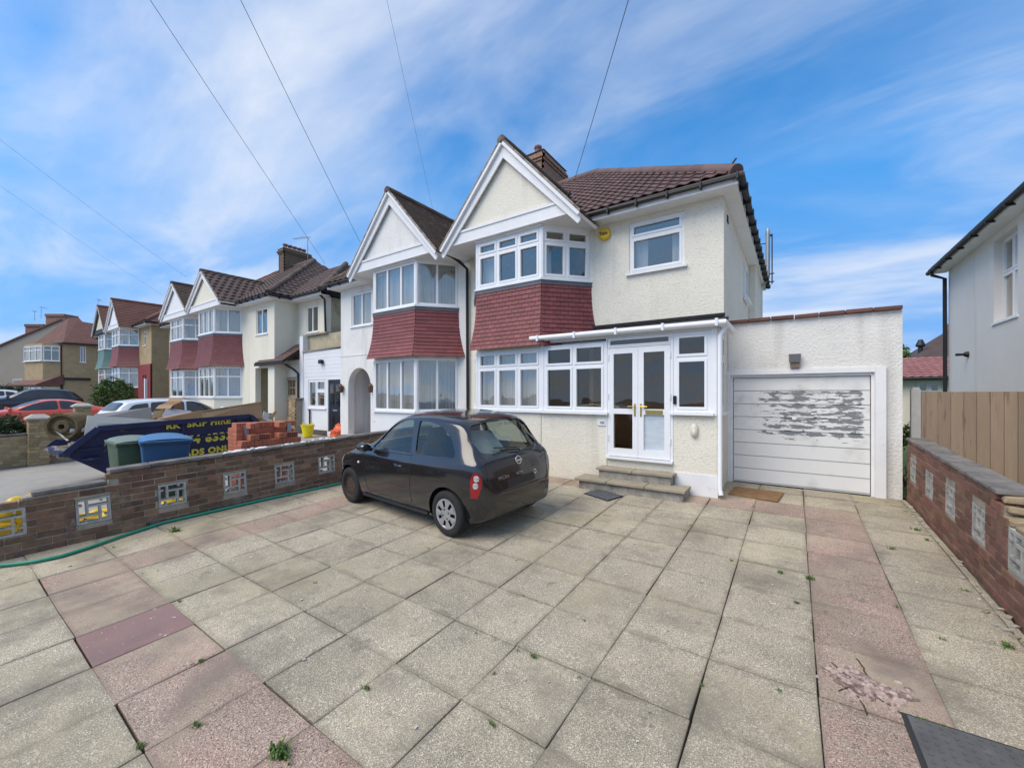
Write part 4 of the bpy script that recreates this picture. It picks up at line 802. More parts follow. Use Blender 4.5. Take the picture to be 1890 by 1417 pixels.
def brick_wall(root, o, a, L, ncourse, mat, blocks, topfn, cope=None, thick=.2, lim=300, side=1, see=None):
    """bricks laid in courses that follow the fall of the ground; o = foot of the seen face, a = direction; blocks at (u, v)"""
    o, a = Vector(o), Vector(a).normalized(); up = Vector((0, 0, 1)); n = Vector((a.y, -a.x, 0)).normalized()*side; inw = -n
    R = Matrix((a, inw, a.cross(inw).normalized())).transposed(); up = R @ Vector((0, 0, 1)); e = R.to_euler()
    if up.z < 0: R = Matrix((-a, inw, (-a).cross(inw).normalized())).transposed(); up = R @ Vector((0, 0, 1)); e = R.to_euler()
    bl, ch, hb = .248, .0845, .168; variants = []
    for k in range(6):
        me = beam_box(bl-.011, .1, ch-.012, .005, .003); me.materials.append(mat); variants.append(me)
    C = MB(); items = []
    def blocked(u0, u1, z0, z1): return any(u1 > bu-hb and u0 < bu+hb and z1 > bz-hb and z0 < bz+hb for bu, bz in blocks)
    for j in range(ncourse):
        u = -(bl/2 if j % 2 else 0)
        while u < L:
            pieces = [(max(u, 0), min(u+bl, L))]; z0, z1 = j*ch, (j+1)*ch
            for bu, bz in blocks:
                if z1-.01 > bz-hb and z0+.01 < bz+hb:
                    np_ = []
                    for s, t in pieces:
                        if t <= bu-hb or s >= bu+hb: np_.append((s, t))
                        else:
                            if s < bu-hb: np_.append((s, bu-hb))
                            if t > bu+hb: np_.append((bu+hb, t))
                    pieces = np_
            for s, t in pieces:
                if t-s < .03 or j*ch+ch*.5 > topfn((s+t)/2): continue
                items.append(((s+t)/2, (j+.5)*ch, (t-s)/bl))
            u += bl
    pos = lambda u, v, dpt: o+a*u+up*v+inw*dpt
    items.sort(key=lambda q: (pos(q[0], q[1], 0)-CP).length)
    J = MB(); uses = items[:lim]
    for u, v, s in uses:
        link('brick', random.choice(variants), None, root, pos(u, v, .05+random.uniform(-.004, .004)), (e.x+random.uniform(-.012, .012), e.y+random.uniform(-.01, .01), e.z+random.uniform(-.012, .012)), (s, 1, 1))
    for u, v, s in items[lim:]:
        w = (bl*s-.011)/2; J.hexa([pos(u-w, v-ch/2+.006, .002), pos(u+w, v-ch/2+.006, .002), pos(u+w, v-ch/2+.006, .1), pos(u-w, v-ch/2+.006, .1), pos(u-w, v+ch/2-.006, .002), pos(u+w, v+ch/2-.006, .002), pos(u+w, v+ch/2-.006, .1), pos(u-w, v+ch/2-.006, .1)])
    if J.v: obj('bricks', J, mat, root)['kind'] = 'stuff'
    # mortar core with openings for the blocks, the back leaf plain
    seg = .1; k = 0
    cuts = sorted({0, L, *[x for bu, bz in blocks for x in (bu-hb, bu+hb)], *[i*.225 for i in range(int(L/.225)+1)]})
    for s, t in zip(cuts, cuts[1:]):
        m = (s+t)/2; tp = max(0, min(topfn(s+.01), topfn(t-.01), topfn(m)))-.006; bk = [b for b in blocks if b[0]-hb-1e-4 < m < b[0]+hb+1e-4]
        spans = [(-.1, tp)] if not bk else [(-.1, bk[0][1]-hb), (bk[0][1]+hb, tp)]
        for z0, z1 in spans:
            if z1-z0 > .01: C.hexa([pos(s, z0, .009), pos(t, z0, .009), pos(t, z0, thick), pos(s, z0, thick), pos(s, z1, .009), pos(t, z1, .009), pos(t, z1, thick), pos(s, z1, thick)])
    obj('mortar_bed', C, WMORT, root, norm=False)
    sb = screen_block_mesh()
    for bu, bz in blocks: link('screen_block', sb, SCRB, root, pos(bu, bz, .05), e)
    if cope:
        for (u0, u1, v, t) in cope:
            k = max(1, round((u1-u0)/.45)); w = (u1-u0)/k
            for i in range(k):
                me = beam_box(w-.006, thick+.03, t, .008, .005); link('coping_stone', me, COPE, root, pos(u0+w*(i+.5), v+t/2+.004, thick/2), (e.x+random.uniform(-.01, .01), e.y+random.uniform(-.008, .008), e.z))
    return pos
LW = thing('boundary_wall', 'weathered brick garden wall with pierced concrete blocks behind the green hose', 'wall', (-7.3, 2.5, -.3))
P0 = Vector((-7.62, -.2, gz(0, -.2)-.01)); P1 = Vector((-7.22, 7.08, gz(0, 7.08)-.01)); aL = P1-P0; LL = aL.length
def on_line(u, v, P, Q):
    r = ray(u, v); d = Vector((Q.x-P.x, Q.y-P.y, 0)).normalized(); nn = Vector((d.y, -d.x, 0)); t = (P-CP).dot(nn)/r.dot(nn); return CP+r*t
bl_ = []
for (x, y) in ((25, 790), (512, 712), (942, 625), (1282, 562), (1553, 512), (1782, 461)):
    q = on_line(x*640/1890, 700+y*380/1122, P0, P1); u = (q-P0).dot(aL.normalized()); bl_.append((u, (q-(P0+aL.normalized()*u)).z))
for i in range(2): bl_.append((bl_[-1][0]+1.0, bl_[-1][1]))
ust = (on_line(198, 890, P0, P1)-P0).dot(aL.normalized())
def topL(u):
    if u > ust: return .845
    if u > ust-.72: return .70
    if u > ust-1.05: return .66
    return .60
brick_wall(LW, P0, aL, LL, 10, BRK, bl_, topL, [(ust+.02, LL, .845, .05), (ust-.66, ust, .70, .045)], side=1)
RW = thing('boundary_wall', 'red brick wall with pierced blocks and a broken end below the timber fence', 'wall', (1.48, 6, -.1))
Q0 = Vector((1.38, 8.38, gz(0, 8.38)-.01)); Q1 = Vector((1.40, 2.2, gz(0, 2.2)-.01)); aR = Q1-Q0; LR = aR.length
br_ = []
for (x, y) in ((676, 157), (743, 214), (832, 285), (951, 380), (1116, 512)):
    q = on_line(1390+x*.43554, 800+y*.43542, Q0, Q1); u = (q-Q0).dot(aR.normalized()); br_.append((u, (q-(Q0+aR.normalized()*u)).z))
br_.append((br_[-1][0]+.75, br_[-1][1]))
ub_ = (on_line(1850, 905, Q0, Q1)-Q0).dot(aR.normalized())
def topR(u):
    if u < ub_: return .905
    if u < ub_+.06: return .83
    if u < ub_+.14: return .76
    return .685
posR = brick_wall(RW, Q0, aR, LR, 11, BRK2, br_, topR, [(0, ub_-.05, .905, .042)], side=1)
YST = M('broken_yellow_stone', (.30, .23, .14), .9, var=.25, scale=8, bump=.02, bscale=14)
for k, (u, v, l) in enumerate(((ub_-.04, .855, .1), (ub_+.03, .785, .12), (ub_+.08, .71, .13))):
    link('broken_stone', beam_box(l, .19, .055, .012, .014), YST, RW, posR(u, v+.03, .11), (random.uniform(-.1, .1), random.uniform(-.1, .1), rad(90)+random.uniform(-.1, .1)))
link('broken_stone', beam_box(.8, .2, .05, .01, .006), YST, RW, posR(ub_+.6, .72, .11), (0, 0, rad(90)))
# ------------------------------------------------------------------ timber fence, grey house and what lies behind on that side
FEN = M('fence_timber', (.275, .20, .135), .85, var=.16, scale=2, rnd=.16, stretch=(9, 9, .8), bump=.003, bscale=9, speck=[(2.2, (.19, .125, .08), .62, .67)], col2=(.24, .18, .12), mscale=1)
fe = thing('timber_fence', 'brown close-board timber fence between the garage and the grey house', 'fence', (2.5, 8.65, 0))
obj('concrete_post', MB().box(1.47, 1.575, 8.6, 8.7, -.2, 1.66).box(1.485, 1.56, 8.615, 8.685, 1.66, 1.69), M('post_concrete', (.40, .39, .36), .9, var=.12, scale=8), fe)
obj('edge_batten', MB().box(1.58, 1.63, 8.605, 8.66, -.1, 1.62), FEN, fe)
x = 1.632
while x < 3.5:
    w = random.uniform(.118, .132); B = MB().hexa([(x, 8.6, -.15), (x+w, 8.612, -.15), (x+w, 8.624, -.15), (x, 8.622, -.15), (x, 8.6, 1.62), (x+w, 8.612, 1.62), (x+w, 8.624, 1.62), (x, 8.622, 1.62)])
    obj('fence_board', B, FEN, fe); x += w+.003
for z in (.3, .9, 1.45): obj('rail', MB().box(1.6, 3.5, 8.626, 8.67, z, z+.07), FEN, fe)
gh = thing('detached_house', 'grey-white rendered house with black gutter behind the fence', 'house', (6, 9, 0))
Wr_ = planeW((3.55, 16.35, 0), (0, -1, 0))
a_, b_ = at(1843, 500, X=3.62), at(1884, 500, X=3.62); c0, c1 = 16.35-a_.y, 16.35-b_.y
zt_, zb_ = at(1843, 446, X=3.62).z, at(1843, 596, X=3.62).z
obj('side_wall', MB().wall(Wr_, 0, 14, -.3, 5.05, .2, [(c0, c0+1.15, zb_, zt_)]), GREYW, gh)
obj('rear_wall', MB().box(3.751, 10, 16.15, 16.35, -.3, 5.05), GREYW, gh); obj('front_wall', MB().box(3.751, 10, 2.35, 2.55, -.3, 5.05).box(9.8, 10, 2.551, 16.149, -.3, 5.05), GREYW, gh)
window(gh, Wr_, c0, c0+1.15, zb_, zt_, [0, .5, 1], top=(zt_-zb_)*.42, n=-.13, sill=.16, sashes=True, sash=.03, curtains=((0, 1, 0, 1),))
obj('roof', MB().hexa([(3.22, 2.1, 5.12), (10.3, 2.1, 5.12), (10.3, 16.65, 5.12), (3.22, 16.65, 5.12), (6.6, 5.5, 7.6), (6.9, 5.5, 7.6), (6.9, 13.2, 7.6), (6.6, 13.2, 7.6)]), TILE_O, gh)
tiles(gh, (3.2, 16.66, 5.14), (0, -1, 0), (1, 0, .73), [(0, 0), (14.5, 0), (11, 4.2), (3.4, 4.2)], TILE_O, w=.2, h=.2, prof=0, limit=0, shift=1)
obj('soffit', MB().box(3.26, 3.549, 2.2, 16.5, 5.03, 5.05).box(3.25, 3.27, 2.2, 16.5, 5.05, 5.13), WPAINT, gh)
obj('gutter', MB().tube([(3.19, 2.1, 5.1), (3.19, 16.6, 5.08)], .06, 8), BLACKP, gh)
for k in range(14): obj('gutter_bracket', MB().box(3.14, 3.28, 4.0+k*.9, 4.03+k*.9, 5.0, 5.12), BLACKP, gh)
obj('downpipe', MB().tube([(3.19, 16.25, 5.05), (3.2, 16.25, 4.95), (3.46, 16.28, 4.82), (3.47, 16.28, 0)], .045, 8), BLACKP, gh)
q = at(1782, 654, X=3.5); obj('wall_lamp', MB().lathe([(.03, 0), (.075, .0), (.06, .06), (.03, .09), (.035, .22), (0, .23)], 12, Matrix.Translation((3.55, q.y, q.z)) @ Matrix.Rotation(rad(-90), 4, 'Y')), BLACKP, gh, smooth=40)
# outbuilding with pink tiles, dark hipped house behind
ob = thing('outbuilding', 'low cream outbuilding with pink tiled roof seen past the garage', 'outbuilding', (4.5, 22, 0))
yo = 21.0; z1, z0 = at(1700, 697, Y=yo).z, at(1700, 662, Y=yo+2.2).z; xa, xb = at(1640, 700, Y=yo).x, at(1775, 700, Y=yo).x
Wo = planeW((xa, yo+.2, 0), (1, 0, 0)); wa, wb = at(1692, 720, Y=yo+.2).x-xa, at(1738, 720, Y=yo+.2).x-xa; wz0, wz1 = at(1700, 724, Y=yo+.2).z, at(1700, 704, Y=yo+.2).z
obj('front_wall', MB().wall(Wo, 0, xb-xa, -.2, z1-.05, .2, [(wa, wb, wz0-.3, wz1)]), CREAM_S, ob)
window(ob, Wo, wa, wb, wz0-.3, wz1, [0, .5, 1], top=.4, n=-.02, sashes=True)
tiles(ob, (xa-.2, yo-.1, z1), (1, 0, 0), (0, 2.3, z0-z1), [(0, 0), (xb-xa+.4, 0), (xb-xa+.4, math.hypot(2.3, z0-z1)), (0, math.hypot(2.3, z0-z1))], TILE_P, w=.24, h=.28, prof=.03, limit=200)
obj('rear_wall', MB().box(xa, xb, yo+2.15, yo+2.3, 0, z0-.05), CREAM_S, ob)
obj('gutter', MB().tube([(xa-.2, yo-.16, z1-.03), (xb+.2, yo-.16, z1-.03)], .06, 8), BLACKP, ob)
dh = thing('hipped_house', 'distant house with dark brown hipped roof above the pink tiles', 'house', (9, 36, 0))
yd = 34.0; ap = at(1757, 606, Y=yd+4); el = at(1676, 668, Y=yd); er = el.x+14
obj('wall', MB().box(el.x+.4, er-.4, yd+.4, yd+8, 0, el.z), CREAM_S, dh)
obj('roof', MB().hexa([(el.x, yd, el.z), (er, yd, el.z), (er, yd+8.4, el.z), (el.x, yd+8.4, el.z), (ap.x, yd+4, ap.z), (er-4, yd+4, ap.z), (er-4, yd+4.4, ap.z), (ap.x, yd+4.4, ap.z)]), M('dark_tile_far', (.075, .05, .042), .85, var=.25, scale=4, bump=.02, bscale=6), dh)
obj('chimney', MB().box(ap.x-.2, ap.x+.5, yd+3.7, yd+4.5, ap.z-.3, ap.z+.3), STOCK, dh)
obj('vent_pipe', MB().tube([(at(1699, 625, Y=yd+1.5).x, yd+1.5, el.z), (at(1699, 625, Y=yd+1.5).x, yd+1.5, at(1699, 636, Y=yd+1.5).z)], .12, 8).lathe([(.2, 0), (.24, .1), (.1, .45)], 8, Matrix.Translation((at(1699, 625, Y=yd+1.5).x, yd+1.5, at(1699, 640, Y=yd+1.5).z))), BLACKP, dh)
# ------------------------------------------------------------------ the far end of the street
h7 = thing('hipped_house', 'tan pebbledash house with hipped brown roof and corner bay at the far end', 'house', (-52, 9, .9))
# placed at its distance along the street, turned a little towards the camera
c7 = at(118, 728, d=33.0); th7 = rad(-14)
def L7(x, y, z): return Vector((c7.x+x*math.cos(th7)-y*math.sin(th7), c7.y+x*math.sin(th7)+y*math.cos(th7), z))
def loc7(u, v, dd): return at(u, v, d=dd)
k7f = 33.0/752
# side wall (towards the camera), street wall receding to the left
zE = 1.58+(728-632)*k7f; zG = .5
A7, B7, C7 = at(118, 728, d=33), at(187, 728, d=34.5), at(66, 728, d=34.5)
def face7(P, Q): return planeW(Vector((P.x, P.y, 0)), Vector((Q.x-P.x, Q.y-P.y, 0)))
Wa = face7(A7, B7); La = (B7-A7).length; Wb = face7(C7, A7); Lb = (A7-C7).length; D7 = B7+(C7-A7)
obj('side_wall', MB().wall(Wa, 0, La, 0, zE, .2, [(La*.42, La*.58, zE-1.55, zE-.25)]), TAN, h7)
window(h7, Wa, La*.42, La*.58, zE-1.55, zE-.25, 2, n=-.02, sashes=False, sill=.06)
obj('street_wall', MB().wall(Wb, 0, Lb, 0, zE, .2), TAN, h7)
obj('rear_wall', MB().wall(face7(B7, D7), 0, (D7-B7).length, 0, zE, .2), TAN, h7)
bx_ = MB().hexa([Wb(Lb*.1, 0, .8), Wb(Lb*.75, 0, .8), Wb(Lb*.9, 0, 0), Wb(0, 0, 0), Wb(Lb*.1, zE-.1, .8), Wb(Lb*.75, zE-.1, .8), Wb(Lb*.9, zE-.1, 0), Wb(0, zE-.1, 0)])
obj('bay', bx_, TAN, h7)
Wc = face7(Wb(Lb*.1, 0, .8), Wb(Lb*.75, 0, .8)); Lc = Lb*.65; Wd = face7(Wb(Lb*.75, 0, .8), Wb(Lb*.9, 0, 0)); Ld = (Wb(Lb*.9, 0, 0)-Wb(Lb*.75, 0, .8)).length
for za, zb in ((zE-1.5, zE-.3), (1.0, 2.2)):
    window(h7, Wc, .05, Lc-.05, za, zb, 3, top=.35, n=.06, sashes=False, sill=.08); window(h7, Wd, .05, Ld-.05, za, zb, 2, top=.35, n=.06, sashes=False, sill=.08)
cen = (A7+B7+C7+D7)/4; zR = 1.58+(728-594)*k7f*1.12
def outp(P, f=1.12): return Vector((cen.x+(P.x-cen.x)*f, cen.y+(P.y-cen.y)*f, zE-.05))
r0 = Vector((lerp(cen.x, (B7.x+D7.x)/2, .55), lerp(cen.y, (B7.y+D7.y)/2, .55), zR)); r1 = Vector((cen.x, cen.y, zR-.1))
R7 = MB(); o4 = [outp(A7), outp(B7), outp(D7), outp(C7)]
R7.poly([o4[0], o4[1], r0, r1]); R7.poly([o4[1], o4[2], r0]); R7.poly([o4[2], o4[3], r1, r0]); R7.poly([o4[3], o4[0], r1]); R7.poly(o4)
obj('roof', R7, M('red_brown_tile_far', (.15, .07, .055), .85, var=.2, scale=3, bump=.03, bscale=5), h7)
G7 = MB().tube([o4[3], o4[0], o4[1]], .08, 6); obj('gutter', G7, BLACKP, h7)
obj('downpipe', MB().tube([Wb(Lb-.1, zE-.2, .1), Wb(Lb-.1, .5, .1)], .06, 6), BLACKP, h7)
obj('canopy', MB().hexa([Wb(-.3, 2.3, 1.5), Wb(Lb*.95, 2.3, 1.5), Wb(Lb*1.02, 2.4, .0), Wb(-.3, 2.4, 0), Wb(-.3, 2.38, 1.5), Wb(Lb*.95, 2.38, 1.5), Wb(Lb*1.0, 3.2, .0), Wb(-.2, 3.2, .0)]), MATS['red_brown_tile_far'], h7)
obj('string_course', MB().box(0, La*.7, 2.75, 2.95, .0, .12, Wa), BLACKP, h7)
h8 = thing('gable_end_house', 'large grey-tan rendered gable end with two brick chimneys at the far left', 'house', (-62, 8, 1))
dg = 41.0
def S8(u, v): return at(u, v, d=dg)
g8 = [S8(-60, 728), S8(160, 728), S8(160, 622), S8(116, 590), S8(-60, 665)]
fw = Vector((FX, FY, 0))
B = MB(); fr_ = [Vector((p.x, p.y, p.z)) for p in g8]; fr_[0].z = 0; fr_[1].z = 0; bk = [p+fw*9 for p in fr_]
B.poly(fr_); B.poly(bk[::-1])
for i in range(5): B.poly([fr_[i], fr_[(i+1) % 5], bk[(i+1) % 5], bk[i]])
obj('gable_wall', B, GREYTAN, h8)
rv = MB()
for i in (2, 3):
    p, q = fr_[i], fr_[i+1]; u = Vector((0, 0, .14)); rv.hexa([p-fw*.15, q-fw*.15, q+fw*9, p+fw*9, p-fw*.15+u, q-fw*.15+u, q+fw*9+u, p+fw*9+u])
obj('roof', rv, TILE_RED, h8)
for (u0, u1, vt, vb) in ((78, 114, 583, 612), (40, 75, 602, 622)):
    a, b = S8(u0, vt)+fw*.3, S8(u1, vt)+fw*.3; zz0 = S8(u0, vb+12).z
    def w8(p, z): return Vector((p.x, p.y, z))
    st8 = obj('chimney_stack', MB().hexa([w8(a, zz0), w8(b, zz0), w8(b+fw*1.2, zz0), w8(a+fw*1.2, zz0), w8(a, a.z), w8(b, a.z), w8(b+fw*1.2, a.z), w8(a+fw*1.2, a.z)]), STOCK, h8)
    obj('chimney_cap', MB().hexa([w8(a-fw*.1, a.z), w8(b-fw*.1, a.z), w8(b+fw*1.3, a.z), w8(a+fw*1.3, a.z), w8(a-fw*.1, a.z+.25), w8(b-fw*.1, a.z+.25), w8(b+fw*1.3, a.z+.25), w8(a+fw*1.3, a.z+.25)]), STOCK, st8)
a, b = S8(25, 708), S8(54, 700)
window(h8, planeW(Vector((S8(25, 700).x, S8(25, 700).y, 0)), Vector((RX, RY, 0))), 0, 1.6, S8(25, 709).z, S8(25, 700).z, 1, n=.06, sashes=False)
# ------------------------------------------------------------------ cars
def interp(keys, x):
    """smooth curve through (x, value) keys"""
    if x <= keys[0][0]: return keys[0][1]
    if x >= keys[-1][0]: return keys[-1][1]
    for i in range(len(keys)-1):
        x0, y0 = keys[i]; x1, y1 = keys[i+1]
        if x0 <= x <= x1:
            def sl(k):
                if k <= 0 or k >= len(keys)-1: return None
                a, b, c = keys[k-1], keys[k], keys[k+1]; d0 = (b[1]-a[1])/(b[0]-a[0]); d1 = (c[1]-b[1])/(c[0]-b[0])
                return 0 if d0*d1 <= 0 else 2*d0*d1/(d0+d1)
            m = (y1-y0)/(x1-x0); m0 = sl(i); m1 = sl(i+1); m0 = m if m0 is None else m0; m1 = m if m1 is None else m1
            h = x1-x0; t = (x-x0)/h
            return (2*t**3-3*t*t+1)*y0+(t**3-2*t*t+t)*h*m0+(-2*t**3+3*t*t)*y1+(t**3-t*t)*h*m1
def crom(P, n):
    out = []
    for i in range(len(P)-1):
        a = P[max(i-1, 0)]; b = P[i]; c = P[i+1]; d = P[min(i+2, len(P)-1)]
        for k in range(n):
            t = k/n; out.append(tuple(.5*((2*b[j])+(-a[j]+c[j])*t+(2*a[j]-5*b[j]+4*c[j]-d[j])*t*t+(-a[j]+3*b[j]-3*c[j]+d[j])*t**3) for j in (0, 1)))
    out.append(P[-1]); return out
def car_shell(sp, ns=70, nd=5):
    xs0, xs1 = sp['top'][0][0], sp['top'][-1][0]; rows = []
    for i in range(ns+1):
        t = i/ns; t = .5-.5*math.cos(math.pi*t)*1.0 if True else t; x = lerp(xs0, xs1, t)
        w, zt, zb, zl = interp(sp['wid'], x), interp(sp['top'], x), interp(sp['bot'], x), interp(sp['belt'], x)
        zl2 = min(zl, zt-.07); cab = max(0, min(1, (zt-zl2-.07)/.25)); rw = lerp(.78, sp.get('rail', .74), cab)*w
        zr = zt-lerp(.02, .055, cab); zm = lerp(zb, zl2, .55)
        P = [(0, zb), (.78*w, zb), (.955*w, zb+.07*min(1, (zl2-zb)/.3)), (w, zm), (.985*w, lerp(zm, zl2, .72)), (.935*w, zl2+.01), (lerp(.935*w, rw, .8), lerp(zl2, zr, .78)), (rw*.93, zr), (.55*rw, zt-.006), (0, zt)]
        rows.append([(x, y, z) for y, z in crom(P, nd)])
    mb = MB(); n = len(rows[0]); I = []
    for r in rows:
        l = [mb.p(*q) for q in r]; rr = [l[0]]+[mb.p(x, -y, z) for x, y, z in r[1:-1]]+[l[-1]]; I.append((l, rr))
    for (A, A2), (B, B2) in zip(I, I[1:]):
        for k in range(n-1): mb.f.append([A[k], A[k+1], B[k+1], B[k]]); mb.f.append([A2[k+1], A2[k], B2[k], B2[k+1]])
    for (A, A2) in (I[0], I[-1]): mb.f.append(A+A2[-2:0:-1])
    return mb
def cut_mesh(mb, cutters, thick=.03):
    me = mb.mesh('shell'); o = bpy.data.objects.new('shell', me); COL.objects.link(o); rem = [o]
    if thick:
        so_ = o.modifiers.new('s', 'SOLIDIFY'); so_.thickness = thick; so_.offset = -1
    for c in cutters:
        co = bpy.data.objects.new('cut', c.mesh('cut')); COL.objects.link(co); rem.append(co)
        m = o.modifiers.new('b', 'BOOLEAN'); m.operation = 'DIFFERENCE'; m.object = co; m.solver = 'EXACT'
    dg = bpy.context.evaluated_depsgraph_get(); out = bpy.data.meshes.new_from_object(o.evaluated_get(dg))
    for q in rem: bpy.data.objects.remove(q)
    out.polygons.foreach_set('use_smooth', [True]*len(out.polygons)); out.set_sharp_from_angle(angle=rad(38))
    return out
def round_poly(P, n=3, r=.18):
    out = []
    for i in range(len(P)):
        a, b, c = Vector(P[i-1]), Vector(P[i]), Vector(P[(i+1) % len(P)])
        p, q = b.lerp(a, r), b.lerp(c, r)
        for k in range(n+1):
            t = k/n; out.append(tuple(p.lerp(b, t).lerp(b.lerp(q, t), t)))
    return out
def panel(bvh, poly, org, ua, va, d, off=-.006, infl=1.0, step=.02):
    """mesh laid on the car's surface: polygon in (ua, va) coordinates cast along d"""
    org, ua, va, d = Vector(org), Vector(ua), Vector(va), Vector(d).normalized()
    cx_ = sum(p[0] for p in poly)/len(poly); cy_ = sum(p[1] for p in poly)/len(poly); P = [(cx_+(p[0]-cx_)*infl, cy_+(p[1]-cy_)*infl) for p in poly]
    bm = bmesh.new(); f = bm.faces.new([bm.verts.new((a, b, 0)) for a, b in P])
    bmesh.ops.triangulate(bm, faces=[f]); lo = min(p[0] for p in P); hi = max(p[0] for p in P); l2 = min(p[1] for p in P); h2 = max(p[1] for p in P)
    for ax, a, b in ((0, lo, hi), (1, l2, h2)):
        k = int((b-a)/step)
        for i in range(1, k):
            co = [0, 0, 0]; co[ax] = a+(b-a)*i/k; no = [0, 0, 0]; no[ax] = 1
            bmesh.ops.bisect_plane(bm, geom=bm.verts[:]+bm.edges[:]+bm.faces[:], plane_co=co, plane_no=no)
    last = None
    for v in bm.verts:
        o = org+ua*v.co.x+va*v.co.y; h = bvh.ray_cast(o-d*3, d)
        if h[0] is not None: v.co = h[0]+h[1]*off*(1 if h[1].dot(d) < 0 else -1); last = v.co.copy()
        else: v.co = o
    me = bpy.data.meshes.new('panel'); bm.to_mesh(me); bm.free(); me.polygons.foreach_set('use_smooth', [True]*len(me.polygons)); return me
def seam(bvh, pts, org, ua, va, d, r=.0035):
    org, ua, va, d = Vector(org), Vector(ua), Vector(va), Vector(d).normalized(); out = []
    for a, b in crom(pts, 6):
        h = bvh.ray_cast(org+ua*a+va*b-d*3, d)
        if h[0] is not None: out.append(h[0])
    return MB().tube(out, r, 5) if len(out) > 1 else MB()
TYRE = M('tyre_rubber', (.016, .016, .016), .85, var=.25, scale=12, bump=.002, bscale=80); SILV = M('hubcap_silver', (.42, .42, .43), .4, metal=.6, var=.12, scale=14, wear=(20, .6, .75, (.2, .19, .18)))
RUST = M('rusty_steel_wheel', (.055, .032, .024), .85, var=.4, scale=18, bump=.003); BTRIM = M('car_black_trim', (.014, .014, .015), .5, var=.15, scale=8)
CGLASS = glass('car_glass', (.52, .58, .56), .07); DGLASS = M('dark_car_glass', (.02, .024, .026), .06, var=0, spec=.8)
def wheel(root, x, y, r, w, style, side):
    Rm = Matrix.Translation((x, y, r)) @ Matrix.Rotation(rad(-90*side), 4, 'X'); wo = thing('w', None, None) if False else None
    wh = obj('wheel', MB().lathe([(.0, -w*.2), (r*.55, -w*.2), (r*.6, w*.1), (r*.66, w*.3)], 28, Rm), RUST if style == 'steel' else BTRIM, root, smooth=40)
    obj('tyre', MB().lathe([(r*.64, -w/2), (r*.9, -w/2), (r*.985, -w*.38), (r, -w*.2), (r, w*.2), (r*.985, w*.38), (r*.92, w*.48), (r*.7, w*.5), (r*.64, w*.42), (r*.63, 0), (r*.64, -w/2)], 40, Rm, closed=True), TYRE, wh, smooth=50)
    if style == 'steel':
        obj('rim', MB().lathe([(0, w*.16), (r*.2, w*.18), (r*.26, w*.27), (r*.42, w*.25), (r*.52, w*.08), (r*.62, w*.3), (r*.655, w*.46), (r*.64, w*.46), (r*.6, w*.2)], 32, Rm), RUST, wh, smooth=40)
        B = MB()
        for k in range(12): a = k*math.pi/6; B.lathe([(0, w*.42), (.022, w*.41), (.022, w*.1)], 8, Rm @ Matrix.Translation((r*.47*math.cos(a), r*.47*math.sin(a), -w*.1)))
        obj('wheel_holes', B, BTRIM, wh)['kind'] = 'stuff'
    else:
        n = 7; B = MB(); seg = 8
        B.lathe([(0, w*.47), (r*.16, w*.47), (r*.24, w*.5), (r*.3, w*.49)], 28, Rm); B.lathe([(r*.56, w*.45), (r*.6, w*.5), (r*.655, w*.49), (r*.665, w*.42), (r*.56, w*.4)], 36, Rm, closed=True)
        for k in range(n):
            a0 = 2*math.pi*k/n; hw0, hw1 = .27, .30
            q = []
            for rr, hw, z in ((r*.27, hw0*.9, w*.5), (r*.60, hw1, w*.485)):
                q.append([(rr*math.cos(a0+s*hw), rr*math.sin(a0+s*hw), z) for s in (-1, -.5, 0, .5, 1)])
            A = [B.p(Rm @ Vector((c[0], c[1], c[2]+.008*(1-abs(i-2)/2)))) for i, c in enumerate(q[0])]; Bq = [B.p(Rm @ Vector((c[0], c[1], c[2]+.008*(1-abs(i-2)/2)))) for i, c in enumerate(q[1])]
            for i in range(4): B.f.append([A[i], A[i+1], Bq[i+1], Bq[i]])
        obj('hubcap', B, SILV if style == 'cap' else M('alloy_grey', (.3, .3, .31), .35, metal=.8), wh, smooth=35)
        for k in range(4): a = k*math.pi/2+.4; obj('wheel_nut', MB().lathe([(0, w*.5), (.011, w*.5), (.011, w*.47)], 6, Rm @ Matrix.Translation((r*.2*math.cos(a), r*.2*math.sin(a), .004))), BTRIM, wh)
    return wh
